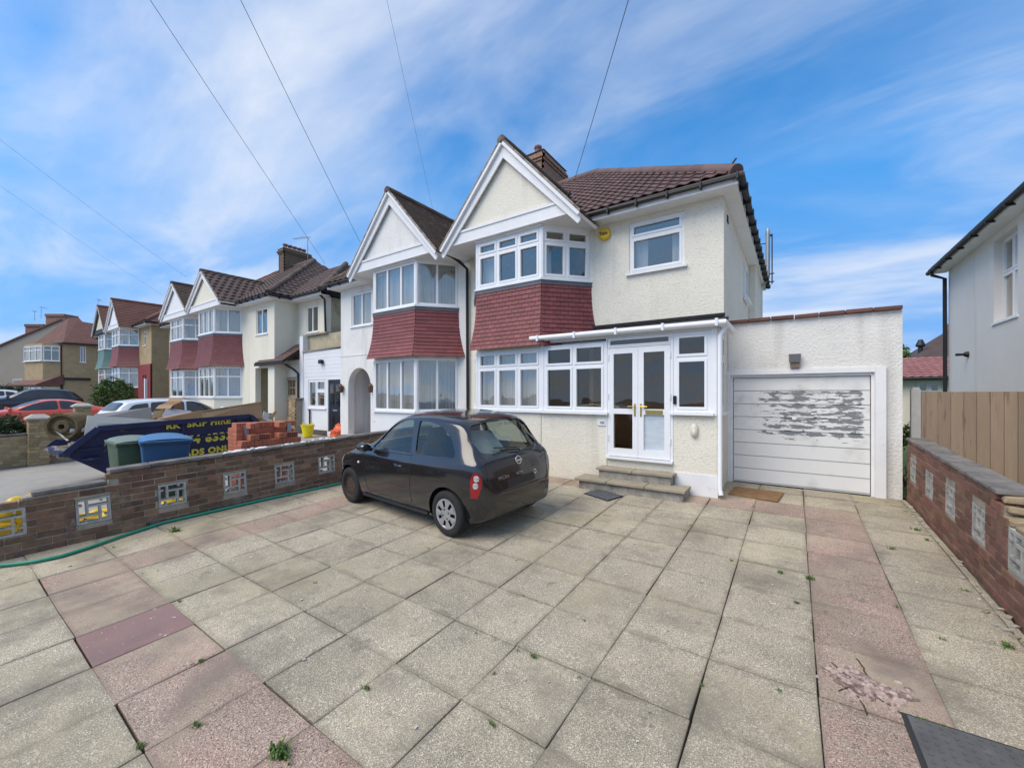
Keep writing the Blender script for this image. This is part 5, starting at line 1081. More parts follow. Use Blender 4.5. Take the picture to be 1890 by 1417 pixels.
def make_car(root, sp, paint, detail=True):
    mb = car_shell(sp); bvh = BVHTree.FromPolygons([v[:] for v in mb.v], mb.f)
    X_, Y_, Z_ = (1, 0, 0), (0, 1, 0), (0, 0, 1); R = sp['r']; cut = []; side_w = [round_poly(p) for p in sp['side']]
    Wxz = lambda u, z, n: Vector((u, n, z)); Wyz = lambda u, z, n: Vector((n, u, z))
    rear, front = round_poly(sp['rear'], 3, .22), round_poly(sp['front'], 3, .12)
    if detail:
        for p in side_w: cut.append(MB().prism(p, -1.5, 1.5, Wxz))
        cut.append(MB().prism(rear, sp['rx'][0], sp['rx'][1], Wyz)); cut.append(MB().prism(front, sp['fx'][0], sp['fx'][1], Wyz))
    for ax in (0, sp['wb']):
        for s in (-1, 1):
            ra = R*1.17; pl = [(ax+ra*math.cos(a), R+ra*math.sin(a)) for a in [rad(k) for k in range(-20, 201, 10)]]; pl += [(ax-ra*.95, -.2), (ax+ra*.95, -.2)]
            cut.append(MB().prism(pl, *((.42, 1.2) if s > 0 else (-1.2, -.42)), Wxz))
    me = cut_mesh(mb, cut, .03 if detail else 0)
    body = link('body', me, paint, root)
    gl = CGLASS if detail else DGLASS; of = -.012 if detail else .003; inf = 1.05 if detail else 1
    for s in (-1, 1):
        for p in side_w: link('side_window', panel(bvh, p, (0, 0, 0), X_, Z_, (0, -s, 0), of, inf), gl, root)
    link('rear_window', panel(bvh, rear, (0, 0, 0), Y_, Z_, (1, 0, 0), of, inf), gl, root); link('windscreen', panel(bvh, front, (0, 0, 0), Y_, Z_, (-1, 0, 0), of, inf), gl, root)
    for i, ax in enumerate((0, sp['wb'])):
        for s in (-1, 1):
            st = sp['style'][i] if s > 0 else sp['style'][0]
            wheel(root, ax, s*(sp['track']), R, sp.get('tw', .18), st, s)
            if detail:
                LN = MB().grid(lambda a, b: Vector((ax+R*1.22*math.cos(math.pi*a), s*lerp(.40, .78, b), R*.95+R*1.22*math.sin(math.pi*a))), 14, 1)
                LN.poly([Vector((ax+R*1.22*math.cos(math.pi*k/14), s*.40, R*.95+R*1.22*math.sin(math.pi*k/14))) for k in range(15)])
                obj('arch_liner', LN, BTRIM, root)
    return bvh, body
PAINT_K = M('black_car_paint', (.008, .008, .010), .2, var=.3, scale=3, spec=.5, coat=1.0, wear=(4, .55, .9, (.022, .022, .022)))
MIC = dict(r=.292, wb=2.43, track=.735, tw=.17, rail=.74, style=('cap', 'steel'),
    top=[(-.585, .60), (-.565, .70), (-.535, .86), (-.49, .99), (-.42, 1.07), (-.30, 1.235), (-.16, 1.405), (-.04, 1.463), (.25, 1.505), (.6, 1.525), (.95, 1.515), (1.25, 1.46), (1.5, 1.335), (1.75, 1.17), (1.98, 1.03), (2.12, .985), (2.4, .93), (2.7, .84), (2.95, .70), (3.08, .56), (3.15, .46)],
    bot=[(-.585, .36), (-.55, .27), (-.4, .21), (-.2, .18), (2.7, .17), (3.0, .19), (3.1, .24), (3.15, .30)],
    wid=[(-.585, .50), (-.565, .60), (-.52, .69), (-.42, .755), (-.2, .80), (.2, .828), (.9, .832), (1.6, .83), (2.2, .825), (2.6, .80), (2.85, .72), (3.0, .60), (3.1, .47), (3.15, .36)],
    belt=[(-.585, .9), (-.3, .965), (.3, .955), (1.2, .93), (1.9, .915), (2.3, .86), (3.15, .6)],
    side=[[(1.80, .965), (1.60, 1.16), (1.36, 1.32), (1.12, 1.405), (.86, 1.43), (.80, 1.18), (.76, .975), (1.2, .965)], [(.66, .985), (.70, 1.2), (.72, 1.42), (.50, 1.415), (.22, 1.36), (.02, 1.24), (-.10, 1.08), (-.11, .995), (.3, .985)]],
    rear=[(-.56, 1.06), (-.6, 1.2), (-.50, 1.385), (0, 1.405), (.50, 1.385), (.6, 1.2), (.56, 1.06), (.3, 1.015), (-.3, 1.015)], rx=(-1, .1), front=[(-.66, 1.0), (-.50, 1.40), (0, 1.425), (.50, 1.40), (.66, 1.0), (0, 1.04)], fx=(1.15, 2.4))
pr, pf = atG(826, 990), atG(648, 927); hd = (pf-pr); sc = Vector((hd.x, hd.y)).length/2.43; an = math.atan2(hd.y, hd.x)
lf = Vector((-math.sin(an), math.cos(an), 0)); rc = pr-lf*(.80*sc)
car = thing('black_hatchback', 'dusty black three-door hatchback parked in front of the bay window', 'car', (rc.x, rc.y, gz(rc.x, rc.y)), an, local=True)
car.scale = (sc, sc, sc)
cr = math.atan2(gz(0, pf.y)-gz(0, pr.y), 2.4); car.rotation_euler = (SLOPE*math.cos(an), -cr, an)
bvh, body = make_car(car, MIC, PAINT_K, True)
X_, Y_, Z_ = (1, 0, 0), (0, 1, 0), (0, 0, 1)
for s in (-1, 1):                                             # door, bumper and tailgate joints, lamps, mirrors, handles
    d = (0, -s, 0)
    obj('door', seam(bvh, [(.74, .98), (.72, .8), (.735, .5), (.80, .27), (1.6, .25), (1.83, .30), (1.93, .6), (1.93, .85), (1.86, .96)], (0, 0, 0), X_, Z_, d, .004), BTRIM, car)
    obj('bumper_joint', seam(bvh, [(-.32, .52), (-.42, .55), (-.5, .56)], (0, 0, 0), X_, Z_, d), BTRIM, car)
    obj('door_handle', MB().tube([(.86, s*.845, .80), (.90, s*.862, .80), (1.02, s*.862, .805), (1.06, s*.845, .805)], .014, 8), PAINT_K, car, smooth=True)
    mi = obj('door_mirror', MB().lathe([(.0, -.09), (.06, -.085), (.085, -.02), (.08, .05), (.04, .08), (0, .085)], 14, Matrix.Translation((1.72, s*.93, 1.0)) @ Matrix.Rotation(rad(90), 4, 'Y') @ Matrix.Diagonal((.85, 1.15, 1, 1))).tube([(1.72, s*.8, .95), (1.72, s*.9, .97)], .03, 8), PAINT_K, car, smooth=40)
    dv = Vector((.62, -s*.78, 0)).normalized(); ua = Vector((-dv.y, dv.x, 0)).normalized(); q0 = Vector((-.44, s*.70, 0))
    k = 1 if ua.y*s > 0 else -1
    lens = [(-.02*k, .545), (-.065*k, .66), (-.08*k, .78), (-.04*k, .845), (.02*k, .85), (.06*k, .78), (.065*k, .66), (.06*k, .555)]
    tl = link('tail_light', panel(bvh, round_poly(lens), q0, ua, Z_, dv, .008, 1, .03), M('red_lens', (.30, .006, .01), .12, var=.1, coat=.5), car)
    for zc, uc in ((.785, -.012), (.70, .0)):
        pl = [(uc*k+.034*math.cos(a), zc+.038*math.sin(a)) for a in [rad(i*20) for i in range(18)]]
        link('lamp', panel(bvh, pl, q0, ua, Z_, dv, .011, 1, .03), M('clear_lens', (.5, .5, .5), .1, var=.1, coat=.5), tl)
        pl = [(uc*k+.015*math.cos(a), zc+.018*math.sin(a)) for a in [rad(i*30) for i in range(12)]]
        link('bulb', panel(bvh, pl, q0, ua, Z_, dv, .013, 1, .03), M('amber_lens', (.5, .42, .38), .1, var=.1), tl)
    hl = [(.0, .60), (.13, .66), (.19, .80), (.10, .86), (-.06, .80), (-.1, .68)]
    dv2 = Vector((-.6, -s*.8, 0)).normalized(); ua2 = Vector((-dv2.y, dv2.x, 0)); k2 = 1 if ua2.x < 0 else -1
    link('headlight', panel(bvh, round_poly([(a*k2, b) for a, b in hl]), (2.75, s*.62, 0), ua2, Z_, dv2, .008, 1, .03), M('headlight_lens', (.62, .62, .58), .1, var=.05, coat=.5), car)
    obj('side_repeater', MB().lathe([(0, 0), (.022, .0), (.015, .012), (0, .014)], 10, Matrix.Translation((2.08, s*.829, .72)) @ Matrix.Rotation(rad(-90*s), 4, 'X') @ Matrix.Diagonal((1.3, 1, 1, 1))), M('white_lens', (.7, .7, .7), .2, var=0), car, smooth=True)
    obj('sill_trim', MB().tube([(.38, s*.80, .22), (2.02, s*.80, .215)], .02, 6), BTRIM, car)
    obj('window_seal', seam(bvh, [(1.86, .95), (1.2, .945), (.74, .955)], (0, 0, 0), X_, Z_, d, .007), BTRIM, car)
for y0, y1 in ((-.62, .62),):
    obj('tailgate_joint', seam(bvh, [(-.62, 1.02), (-.60, .84), (-.56, .60), (-.4, .575), (0, .57), (.4, .575), (.56, .60), (.60, .84), (.62, 1.02)], (0, 0, 0), Y_, Z_, (1, 0, 0), .004), BTRIM, car)
obj('bumper_lip', seam(bvh, [(-.58, .565), (-.3, .545), (0, .54), (.3, .545), (.58, .565)], (0, 0, 0), Y_, Z_, (1, 0, 0), .008), PAINT_K, car)
link('number_plate_recess', panel(bvh, [(-.28, .60), (.28, .60), (.28, .70), (-.28, .70)], (0, 0, 0), Y_, Z_, (1, 0, 0), .002), BTRIM, car)
link('tailgate_mark', panel(bvh, [(-.30+.03*math.cos(rad(a)), .70+.03*math.sin(rad(a))) for a in range(0, 360, 24)], (0, 0, 0), Y_, Z_, (1, 0, 0), .004), CHROME, car)
link('tailgate_mark_centre', panel(bvh, [(-.30+.02*math.cos(rad(a)), .70+.02*math.sin(rad(a))) for a in range(0, 360, 24)], (0, 0, 0), Y_, Z_, (1, 0, 0), .007), PAINT_K, car)
def surf(y, z): h = bvh.ray_cast(Vector((-3, y, z)), Vector((1, 0, 0))); return h[0], h[1]
p, n = surf(0, .90); Rb = n.to_track_quat('Z', 'Y').to_matrix().to_4x4()
em = obj('emblem', MB().lathe([(.042, 0), (.055, .003), (.058, .008), (.052, .012), (.044, .010), (.042, .004)], 24, Matrix.Translation(p) @ Rb, closed=True), CHROME, car, smooth=True)
obj('emblem_bar', MB().box(p.x-.016, p.x-.006, -.066, .066, p.z-.011, p.z+.011), CHROME, em)
for tx_, y, z, sz in (('MICRA', .33, .735, .062), ('ACTIV', .02, .742, .044)):
    p, n = surf(y, z); t = link('badge_lettering', text_mesh(tx_, sz, .003, space=1.15), CHROME, car); t.location = p+n*.004; t.rotation_euler = (rad(78), 0, rad(-90))
obj('rear_wiper', MB().tube([(-.50, -.05, 1.0), (-.515, -.05, 1.03), (-.46, .28, 1.065)], .011, 6).tube([(-.485, -.02, 1.06), (-.42, .36, 1.10)], .008, 5), BTRIM, car)
obj('high_brake_light', MB().box(-.085, -.06, -.11, .11, 1.385, 1.405), M('dull_red_lens', (.2, .01, .01), .2, var=0), car)
SEAT = M('seat_cloth', (.09, .09, .1), .9, var=.15)
for (x, y) in ((1.25, .36), (1.25, -.36)): obj('seat', MB().hexa([(x-.3, y-.22, .35), (x+.25, y-.22, .35), (x+.25, y+.22, .35), (x-.3, y+.22, .35), (x-.32, y-.22, .58), (x+.25, y-.22, .58), (x+.25, y+.22, .58), (x-.32, y+.22, .58)]).hexa([(x-.4, y-.22, .5), (x-.25, y-.22, .5), (x-.25, y+.22, .5), (x-.4, y+.22, .5), (x-.58, y-.2, 1.1), (x-.47, y-.2, 1.1), (x-.47, y+.2, 1.1), (x-.58, y+.2, 1.1)]).box(x-.62, x-.52, y-.13, y+.13, 1.13, 1.3), SEAT, car, bevel=.03)
obj('rear_seat', MB().hexa([(.1, -.6, .4), (.3, -.6, .4), (.3, .6, .4), (.1, .6, .4), (-.02, -.58, 1.02), (.08, -.58, 1.02), (.08, .58, 1.02), (-.02, .58, 1.02)]), SEAT, car, bevel=.03)
obj('parcel_shelf', MB().box(-.42, .0, -.6, .6, .96, .985), SEAT, car)
obj('sun_shade', MB().grid(lambda a, b: Vector((lerp(-.30, -.02, b)+.01*math.sin(a*9), lerp(.50, -.02, a), lerp(1.0, 1.31, b)-.05*a*b)), 12, 4), M('silver_shade', (.55, .6, .62), .35, var=.2, scale=9, bump=.01, bscale=14), car, smooth=True)
obj('floor', MB().box(-.3, 2.0, -.72, .72, .25, .28).box(1.75, 2.0, -.7, .7, .28, .92), BTRIM, car)
obj('steering_wheel', MB().tube([(1.62+.05*math.sin(rad(a)), -.36+.18*math.cos(rad(a)), .95+.17*math.sin(rad(a))) for a in range(0, 361, 20)], .014, 6), BTRIM, car)
# ---- other cars on the forecourts further along
def other(name, label, u, d, zroof_v, heading, scale, paint, sp, style='alloy'):
    p = at(u, HYP, d=d); g = gz(p.x, p.y); o = thing(name, label, 'car', (p.x, p.y, g), heading, local=True, group='cars on the forecourts'); o.scale = (scale,)*3
    s2 = dict(sp); s2['style'] = (style, style); bv, bd = make_car(o, s2, paint, False); L = sp['wb']
    for s in (-1, 1):
        obj('door_mirror', MB().box(sp['mx']-.06, sp['mx']+.06, s*.84 if s > 0 else -1.02, 1.02 if s > 0 else -.84, sp['mz'], sp['mz']+.13), paint, o, bevel=.03)
        obj('door', seam(bv, sp['door'], (0, 0, 0), X_, Z_, (0, -s, 0), .006), BTRIM, o)
        obj('sill', MB().tube([(.4, s*.84, .24), (L-.4, s*.84, .24)], .035, 6), BTRIM, o)
    xr, xf = sp['top'][0][0], sp['top'][-1][0]
    for s in (-1, 1):
        h = bv.ray_cast(Vector((xf+1, s*.58, sp['hz'])), Vector((-1, 0, 0)))
        if h[0]: link('headlight', panel(bv, round_poly([(s*.58+a, sp['hz']+b) for a, b in ((-.16, -.06), (.16, -.04), (.2, .08), (-.12, .05))]), (0, 0, 0), Y_, Z_, (-1, 0, 0), .006, 1, .05), MATS['headlight_lens'], o)
        link('tail_light', panel(bv, round_poly([(s*.62+a, sp['tz']+b) for a, b in ((-.14, -.07), (.1, -.07), (.1, .09), (-.14, .07))]), (0, 0, 0), Y_, Z_, (1, 0, 0), .006, 1, .05), MATS['red_lens'], o)
    return o
COUPE = dict(r=.33, wb=2.7, track=.78, tw=.22, rail=.70, mx=2.0, mz=.92, hz=.66, tz=.82,
    top=[(-1.0, .70), (-.95, .92), (-.85, 1.0), (-.5, 1.06), (-.1, 1.22), (.3, 1.33), (.7, 1.375), (1.1, 1.36), (1.5, 1.24), (1.95, 1.02), (2.2, .95), (2.8, .86), (3.25, .74), (3.45, .62), (3.55, .45)],
    bot=[(-1.0, .45), (-.9, .25), (-.6, .2), (3.2, .17), (3.45, .2), (3.55, .3)], wid=[(-1.0, .62), (-.9, .78), (-.5, .88), (.3, .91), (2.3, .91), (3.0, .86), (3.4, .70), (3.55, .5)], belt=[(-1, .9), (0, .94), (2.2, .88), (3.55, .6)],
    side=[[(1.85, .93), (1.4, 1.2), (1.0, 1.30), (.78, 1.31), (.74, .95)], [(.68, .95), (.72, 1.31), (.4, 1.28), (.05, 1.16), (-.25, .99)]], rear=[(-.6, 1.02), (-.52, 1.26), (.52, 1.26), (.6, 1.02)], rx=(-1, .4), front=[(-.68, .98), (-.54, 1.32), (.54, 1.32), (.68, .98)], fx=(1, 2.4), door=[(.72, .95), (.7, .5), (.8, .26), (1.8, .25), (2.05, .5), (2.05, .85), (1.9, .95)])
SUV = dict(r=.35, wb=2.65, track=.76, tw=.22, rail=.74, mx=2.0, mz=1.05, hz=.78, tz=.95,
    top=[(-.85, .75), (-.82, 1.0), (-.72, 1.12), (-.45, 1.38), (-.25, 1.50), (.2, 1.56), (.8, 1.575), (1.3, 1.53), (1.65, 1.36), (2.0, 1.15), (2.2, 1.08), (2.8, 1.0), (3.2, .88), (3.4, .72), (3.5, .5)],
    bot=[(-.85, .5), (-.75, .3), (-.5, .25), (3.1, .22), (3.4, .26), (3.5, .36)], wid=[(-.85, .65), (-.75, .78), (-.4, .87), (.3, .9), (2.3, .9), (3.0, .84), (3.35, .68), (3.5, .5)], belt=[(-.85, 1.0), (0, 1.08), (2.1, 1.0), (3.5, .7)],
    side=[[(1.95, 1.06), (1.55, 1.36), (1.2, 1.46), (.98, 1.47), (.94, 1.07)], [(.88, 1.07), (.92, 1.47), (.4, 1.47), (.02, 1.4), (-.02, 1.09)], [(-.08, 1.1), (-.04, 1.39), (-.3, 1.28), (-.5, 1.12)]], rear=[(-.6, 1.14), (-.54, 1.44), (.54, 1.44), (.6, 1.14)], rx=(-1, .2), front=[(-.7, 1.1), (-.56, 1.48), (.56, 1.48), (.7, 1.1)], fx=(1.1, 2.5), door=[(.92, 1.07), (.9, .6), (1.0, .3), (1.9, .3), (2.15, .6), (2.15, .95), (2.0, 1.05)])
EST = dict(SUV); EST.update(top=[(-1.0, .72), (-.98, .95), (-.9, 1.06), (-.72, 1.3), (-.55, 1.41), (.0, 1.48), (.7, 1.5), (1.25, 1.46), (1.6, 1.3), (1.95, 1.09), (2.2, 1.0), (2.8, .92), (3.2, .8), (3.4, .66), (3.5, .48)], bot=[(-1.0, .48), (-.9, .28), (-.6, .22), (3.1, .2), (3.4, .24), (3.5, .34)], wid=[(-1.0, .65), (-.9, .78), (-.5, .86), (.3, .885), (2.3, .885), (3.0, .82), (3.35, .66), (3.5, .5)], belt=[(-1, .98), (0, 1.0), (2.1, .95), (3.5, .68)], r=.32,
    side=[[(1.9, 1.0), (1.5, 1.28), (1.18, 1.38), (.96, 1.39), (.92, 1.01)], [(.86, 1.01), (.9, 1.39), (.3, 1.38), (-.02, 1.36), (-.06, 1.02)], [(-.12, 1.02), (-.08, 1.35), (-.45, 1.29), (-.68, 1.06)]], rear=[(-.6, 1.1), (-.52, 1.36), (.52, 1.36), (.6, 1.1)], rx=(-1.2, .1))
other('red_coupe', 'orange-red coupe parked behind the low wall on the far forecourt', 150, 17.2, 0, math.atan2(FY-.95*RY, FX-.95*RX)+rad(100), .97, M('red_car_paint', (.62, .085, .035), .3, var=.04, coat=.6), COUPE)
other('dark_crossover', 'dark grey crossover car behind the red coupe', 116, 24.5, 0, math.atan2(FY-.95*RY, FX-.95*RX)+rad(95), 1.02, M('charcoal_car_paint', (.012, .014, .018), .25, var=.05, coat=.7), SUV)
other('white_hatchback', 'white car at the far left edge beyond the dark crossover', 8, 30, 0, math.atan2(FY-.95*RY, FX-.95*RX)+rad(95), 1.0, M('white_car_paint', (.7, .72, .74), .25, var=.02, coat=.5), EST)
wc = other('white_estate', 'white estate car with roof just visible behind the skip rubbish', 262, 13.6, 0, math.atan2(FY-.9*RY, FX-.9*RX)+rad(-70), 1.0, MATS['white_car_paint'], EST)
# ------------------------------------------------------------------ skip and its load
NAVY = M('navy_skip_paint', (.014, .02, .07), .55, var=.25, scale=4, bump=.003, bscale=25, wear=(5, .63, .7, (.16, .09, .04)), spec=.4)
RUSTY = M('rusty_skip_end', (.20, .12, .05), .9, var=.4, scale=6, bump=.005)
YEL = M('yellow_stencil', (.62, .55, .06), .6, var=.15, scale=9, wear=(14, .58, .64, (.02, .025, .08)))
SKX = -11.1; sA = Vector((SKX, 1.58, 0)); SLn = 3.36; ax = Vector((0, 1, SLOPE)).normalized(); nrm = Vector((1, 0, 0))
SB = gz(SKX, 1.58)+.01; SH = 1.2; WT = 1.62
def K8(s, h, n): return Vector((sA.x, sA.y, SB))+ax*s+Vector((0, 0, h))+nrm*n      # s along, h up, n outwards from near top edge
sk = thing('builders_skip', 'navy blue builders skip with yellow stencil lettering full of rubbish', 'skip', K8(SLn/2, 0, -.8))
E0, E1 = .48, .8
prof = [(E1, 0), (SLn-E1, 0), (SLn+.12, SH*.62), (SLn-.34, SH), (.34, SH), (-.12, SH*.62)]
def sidep(n_top, n_bot, th):
    mb = MB(); a = [mb.p(K8(s, h, lerp(n_bot, n_top, h/SH))) for s, h in prof]; b = [mb.p(K8(s, h, lerp(n_bot, n_top, h/SH)-th)) for s, h in prof]
    mb.f += [a, b[::-1]]; k = len(a)
    for i in range(k): mb.f.append([a[i], a[(i+1) % k], b[(i+1) % k], b[i]])
    return mb
obj('side_plate', sidep(0, -.16, .012), NAVY, sk); obj('side_plate', sidep(-WT, -WT+.16, .012), NAVY, sk)
for (s0, s1) in ((E1, -.12), (SLn-E1, SLn+.12)): obj('end_plate', MB().poly([K8(s0, 0, -.17), K8(s1, SH*.62, -.06), K8(s1, SH*.62, -WT+.06), K8(s0, 0, -WT+.17)]).poly([K8(s0+.01, 0.012, -WT+.17), K8(s1+.01, SH*.62+.012, -WT+.06), K8(s1+.01, SH*.62+.012, -.06), K8(s0+.01, .012, -.17)]), RUSTY if s1 < 0 else NAVY, sk, norm=False)
obj('floor_plate', MB().hexa([K8(E1, 0, -.17), K8(SLn-E1, 0, -.17), K8(SLn-E1, 0, -WT+.17), K8(E1, 0, -WT+.17), K8(E1, .02, -.17), K8(SLn-E1, .02, -.17), K8(SLn-E1, .02, -WT+.17), K8(E1, .02, -WT+.17)]), NAVY, sk)
for n in (0, -WT):
    q = 1 if n == 0 else -1
    for (s0, h0), (s1, h1) in (((-.12, SH*.62), (.34, SH)), ((.34, SH), (SLn-.34, SH)), ((SLn-.34, SH), (SLn+.12, SH*.62))):
        obj('rim_tube', MB().bar(K8(s0, h0-.02, lerp(-.16, 0, h0/SH)*(1 if n == 0 else 1)+(n if n else 0)+q*.02), K8(s1, h1-.02, n+q*.02), .09, .1), NAVY, sk)
for s1 in (-.12, SLn+.12): obj('lip_tube', MB().bar(K8(s1, SH*.62, -.05), K8(s1, SH*.62, -WT+.05), .08, .08), NAVY, sk)
obj('waist_rail', MB().bar(K8(.05, SH*.66, -.05), K8(SLn-.1, SH*.66, -.05), .05, .045), NAVY, sk)
for s in (.32, SLn-.55): obj('lifting_lug', MB().bar(K8(s-.2, SH*.5, -.03), K8(s+.05, SH*.5, -.03), .1, .05), NAVY, sk)
for s in (SLn*.82, SLn*.5): obj('rib', MB().bar(K8(s, .05, -.15), K8(s, SH-.05, .0), .06, .05, up=tuple(ax)), NAVY, sk)
def sk_text(t, u, v, size, bold=.006):
    q = None; o_ = K8(0, 0, -.08); r = ray(u, v); tt = (o_-CP).dot(nrm)/r.dot(nrm); P_ = CP+r*tt; h = P_.z-SB; s = (P_-K8(0, 0, 0)).dot(ax)
    me = text_mesh(t, size, .004, bold=bold, space=1.12); R = Matrix((ax, nrm.cross(ax).normalized(), nrm)).transposed()
    link('lettering', me, YEL, sk, K8(s, h, lerp(-.16, 0, h/SH)+.014), (R @ Matrix.Rotation(rad(7.6), 3, 'X')).to_euler())
sk_text('RK  SKIP HIRE', 362, 789, .18, .009); sk_text('574 6333', 377, 817, .25, .012); sk_text('LOADS ONLY', 374, 841, .19, .01)
CARD = M('cardboard_board', (.36, .23, .12), .85, var=.12, scale=3, bump=.002, wear=(4, .65, .75, (.22, .14, .07))); CARD2 = M('dark_cardboard', (.24, .14, .07), .85, var=.15)
DOORW = M('dirty_white_door', (.68, .64, .54), .7, var=.12, scale=3, wear=(6, .6, .7, (.3, .24, .16))); GRYB = M('grey_board', (.27, .26, .24), .85, var=.12, scale=2); PLAST = M('plasterboard', (.5, .5, .48), .8, var=.1); STRAW = M('straw_carpet', (.16, .115, .055), .95, var=.35, scale=14, bump=.02, bscale=40)
def slab(name, px, xs, th, mat, label, cat, extra=None, group='rubbish in the skip'):
    """a flat board: four corners given as photo points with their distance from the house side wall line, made solid"""
    c = [at(x*640/1890, 700+y*380/1122, X=-d) for (x, y), d in zip(px, xs)]
    n = (c[1]-c[0]).cross(c[3]-c[0]).normalized(); 
    if n.dot(CP-c[0]) > 0: n = -n
    mb = MB().hexa(c+[q+n*th for q in c]); o = solo(name, mb, mat, label, cat, tuple(sum(c, Vector())/4), group, norm=True)
    return o, c, n
d0 = 7.4
o, c, n = slab('old_door', [(458, 318), (478, 196), (1010, 228), (985, 262)], [11.35, 11.45, 11.45, 11.35], .045, DOORW, 'dirty white panelled door lying at the left end of the skip', 'door')
def inset(c, a0, a1, b0, b1, nn, off): 
    f = lambda a, b: c[0].lerp(c[3], a).lerp(c[1].lerp(c[2], a), b)+nn*off
    return [f(a0, b0), f(a1, b0), f(a1, b1), f(a0, b1)]
q = inset(c, .1, .9, .62, .8, n, -.006); obj('panel_moulding', MB().hexa(q+[p+n*.005 for p in q]), DOORW, o)
slab('grey_board', [(510, 215), (515, 190), (822, 152), (832, 214)], [11.9, 12.0, 12.0, 11.9], .03, GRYB, 'plain grey board leaning behind the white door in the skip', 'board')
slab('grey_board', [(880, 205), (905, 155), (1045, 172), (1010, 200)], [11.6, 11.9, 11.9, 11.6], .02, M('blue_grey_board', (.3, .3, .33), .8, var=.1), 'small blue-grey board beside the cardboard box in the skip', 'board')
o, c, n = slab('plywood_board', [(860, 218), (858, 212), (1102, 168), (1102, 215)], [11.45, 11.5, 11.5, 11.45], .03, M('orange_ply', (.40, .23, .10), .8, var=.12, scale=3), 'orange-brown plywood panel at the middle of the skip', 'board')
o, c, n = slab('drawer_front', [(1100, 218), (1100, 172), (1424, 120), (1430, 215)], [11.5, 11.6, 11.6, 11.5], .04, CARD, 'long tan drawer side standing at the right end of the skip', 'board')
for (b0, b1) in ((.02, .1), (.9, .98)):
    q = inset(c, .0, 1, b0, b1, n, -.02); obj('batten', MB().hexa(q+[p+n*.019 for p in q]), CARD, o)
q = inset(c, .42, .46, .1, .9, n, -.02); obj('batten', MB().hexa(q+[p+n*.019 for p in q]), CARD, o)
cb = at(932*640/1890, 749, X=-12.1); bx = thing('cardboard_box', 'open brown cardboard box on top of the skip load', 'box', tuple(cb))
Rb_ = Matrix.Translation(cb) @ Matrix.Scale(.62, 4) @ Matrix.Rotation(rad(35), 4, 'Z') @ Matrix.Rotation(rad(18), 4, 'X')
obj('box_body', MB().hexa([Rb_ @ Vector(v) for v in ((-.26, -.2, -.16), (.26, -.2, -.16), (.26, .2, -.16), (-.26, .2, -.16), (-.26, -.2, .1), (.26, -.2, .1), (.26, .2, .1), (-.26, .2, .1))]), CARD2, bx)
obj('flap', MB().hexa([Rb_ @ Vector(v) for v in ((-.26, -.2, .1), (.26, -.2, .1), (.28, -.38, .02), (-.28, -.38, .02), (-.26, -.2, .106), (.26, -.2, .106), (.28, -.38, .026), (-.28, -.38, .026))]), CARD, bx)
obj('flap', MB().hexa([Rb_ @ Vector(v) for v in ((-.26, .2, .1), (.26, .2, .1), (.27, .32, .2), (-.27, .32, .2), (-.26, .2, .106), (.26, .2, .106), (.27, .32, .206), (-.27, .32, .206))]), CARD, bx)
cp_ = at(408*640/1890, 700+250*380/1122, X=-11.9); sp_ = MB(); M4 = Matrix.Translation(cp_) @ Matrix.Rotation(rad(-35), 4, 'Z') @ Matrix.Rotation(rad(90), 4, 'Y')
solo('rolled_carpet', MB().lathe([(.08, -.4), (.22, -.38), (.27, 0), (.25, .4), (.21, .4), (.19, .34), (.13, .36), (.11, .4), (.05, .4), (.04, .25)], 22, M4), STRAW, 'frayed straw-coloured roll of carpet at the left end of the skip', 'carpet', tuple(cp_), 'rubbish in the skip', smooth=60)
for (x, y, dd, mt, lab) in ((435, 258, 11.6, WPAINT, 'white plastic pipe end beside the carpet roll, upper'), (428, 276, 11.55, WPAINT, 'white plastic pipe end beside the carpet roll, lower')):
    p = at(x*640/1890, 700+y*380/1122, X=-dd); q = p+ax*.5+nrm*(-.1); p = p-ax*.12; solo('plastic_pipe', MB().tube([p, q], .045, 12), mt, lab, 'pipe', tuple(p), 'white pipes in the skip', smooth=50)
for k, (px, lab) in enumerate((([(1432, 215), (1440, 172), (1490, 205), (1480, 235)], 'pale plasterboard shard at the right end of the skip'), ([(1470, 205), (1500, 170), (1510, 178), (1488, 215)], 'thin timber offcut at the right end of the skip'))):
    slab('offcut', px, [11.5, 11.6, 11.6, 11.5], .03, PLAST if k == 0 else CARD, lab, 'offcut')
slab('timber_offcut', [(288, 272), (296, 268), (375, 330), (362, 334)], [11.7, 11.7, 11.5, 11.5], .03, DOORW, 'pale timber offcut poking over the left lip of the skip', 'offcut')
slab('basket', [(832, 212), (838, 172), (892, 166), (888, 205)], [11.8, 11.9, 11.9, 11.8], .3, M('wicker', (.34, .23, .11), .9, var=.3, scale=30, bump=.02, bscale=50), 'wicker basket half hidden between the boards in the skip', 'basket')
J = MB()
rs = random.Random(3)
for k in range(260):
    s = rs.uniform(-.05, SLn+.0); n_ = -rs.uniform(.2, WT-.2); h = SH*.68+.34*math.exp(-((s-SLn*.55)/(SLn*.35))**2)-.12*abs(n_+WT/2)+rs.uniform(-.05, .04); h = min(h, SH*.56+.5*max(0, s+.1))
    l = rs.uniform(.08, .4); R = Matrix.Translation(K8(s, h, n_)) @ Matrix.Rotation(rs.uniform(0, 6), 4, 'Z') @ Matrix.Rotation(rs.uniform(-.5, .5), 4, 'X'); a, b, c_ = l/2, rs.uniform(.02, .12), rs.uniform(.01, .05)
    J.hexa([R @ Vector(v) for v in ((-a, -b, -c_), (a, -b, -c_), (a, b, -c_), (-a, b, -c_), (-a, -b, c_), (a, -b, c_), (a, b, c_), (-a, b, c_))])
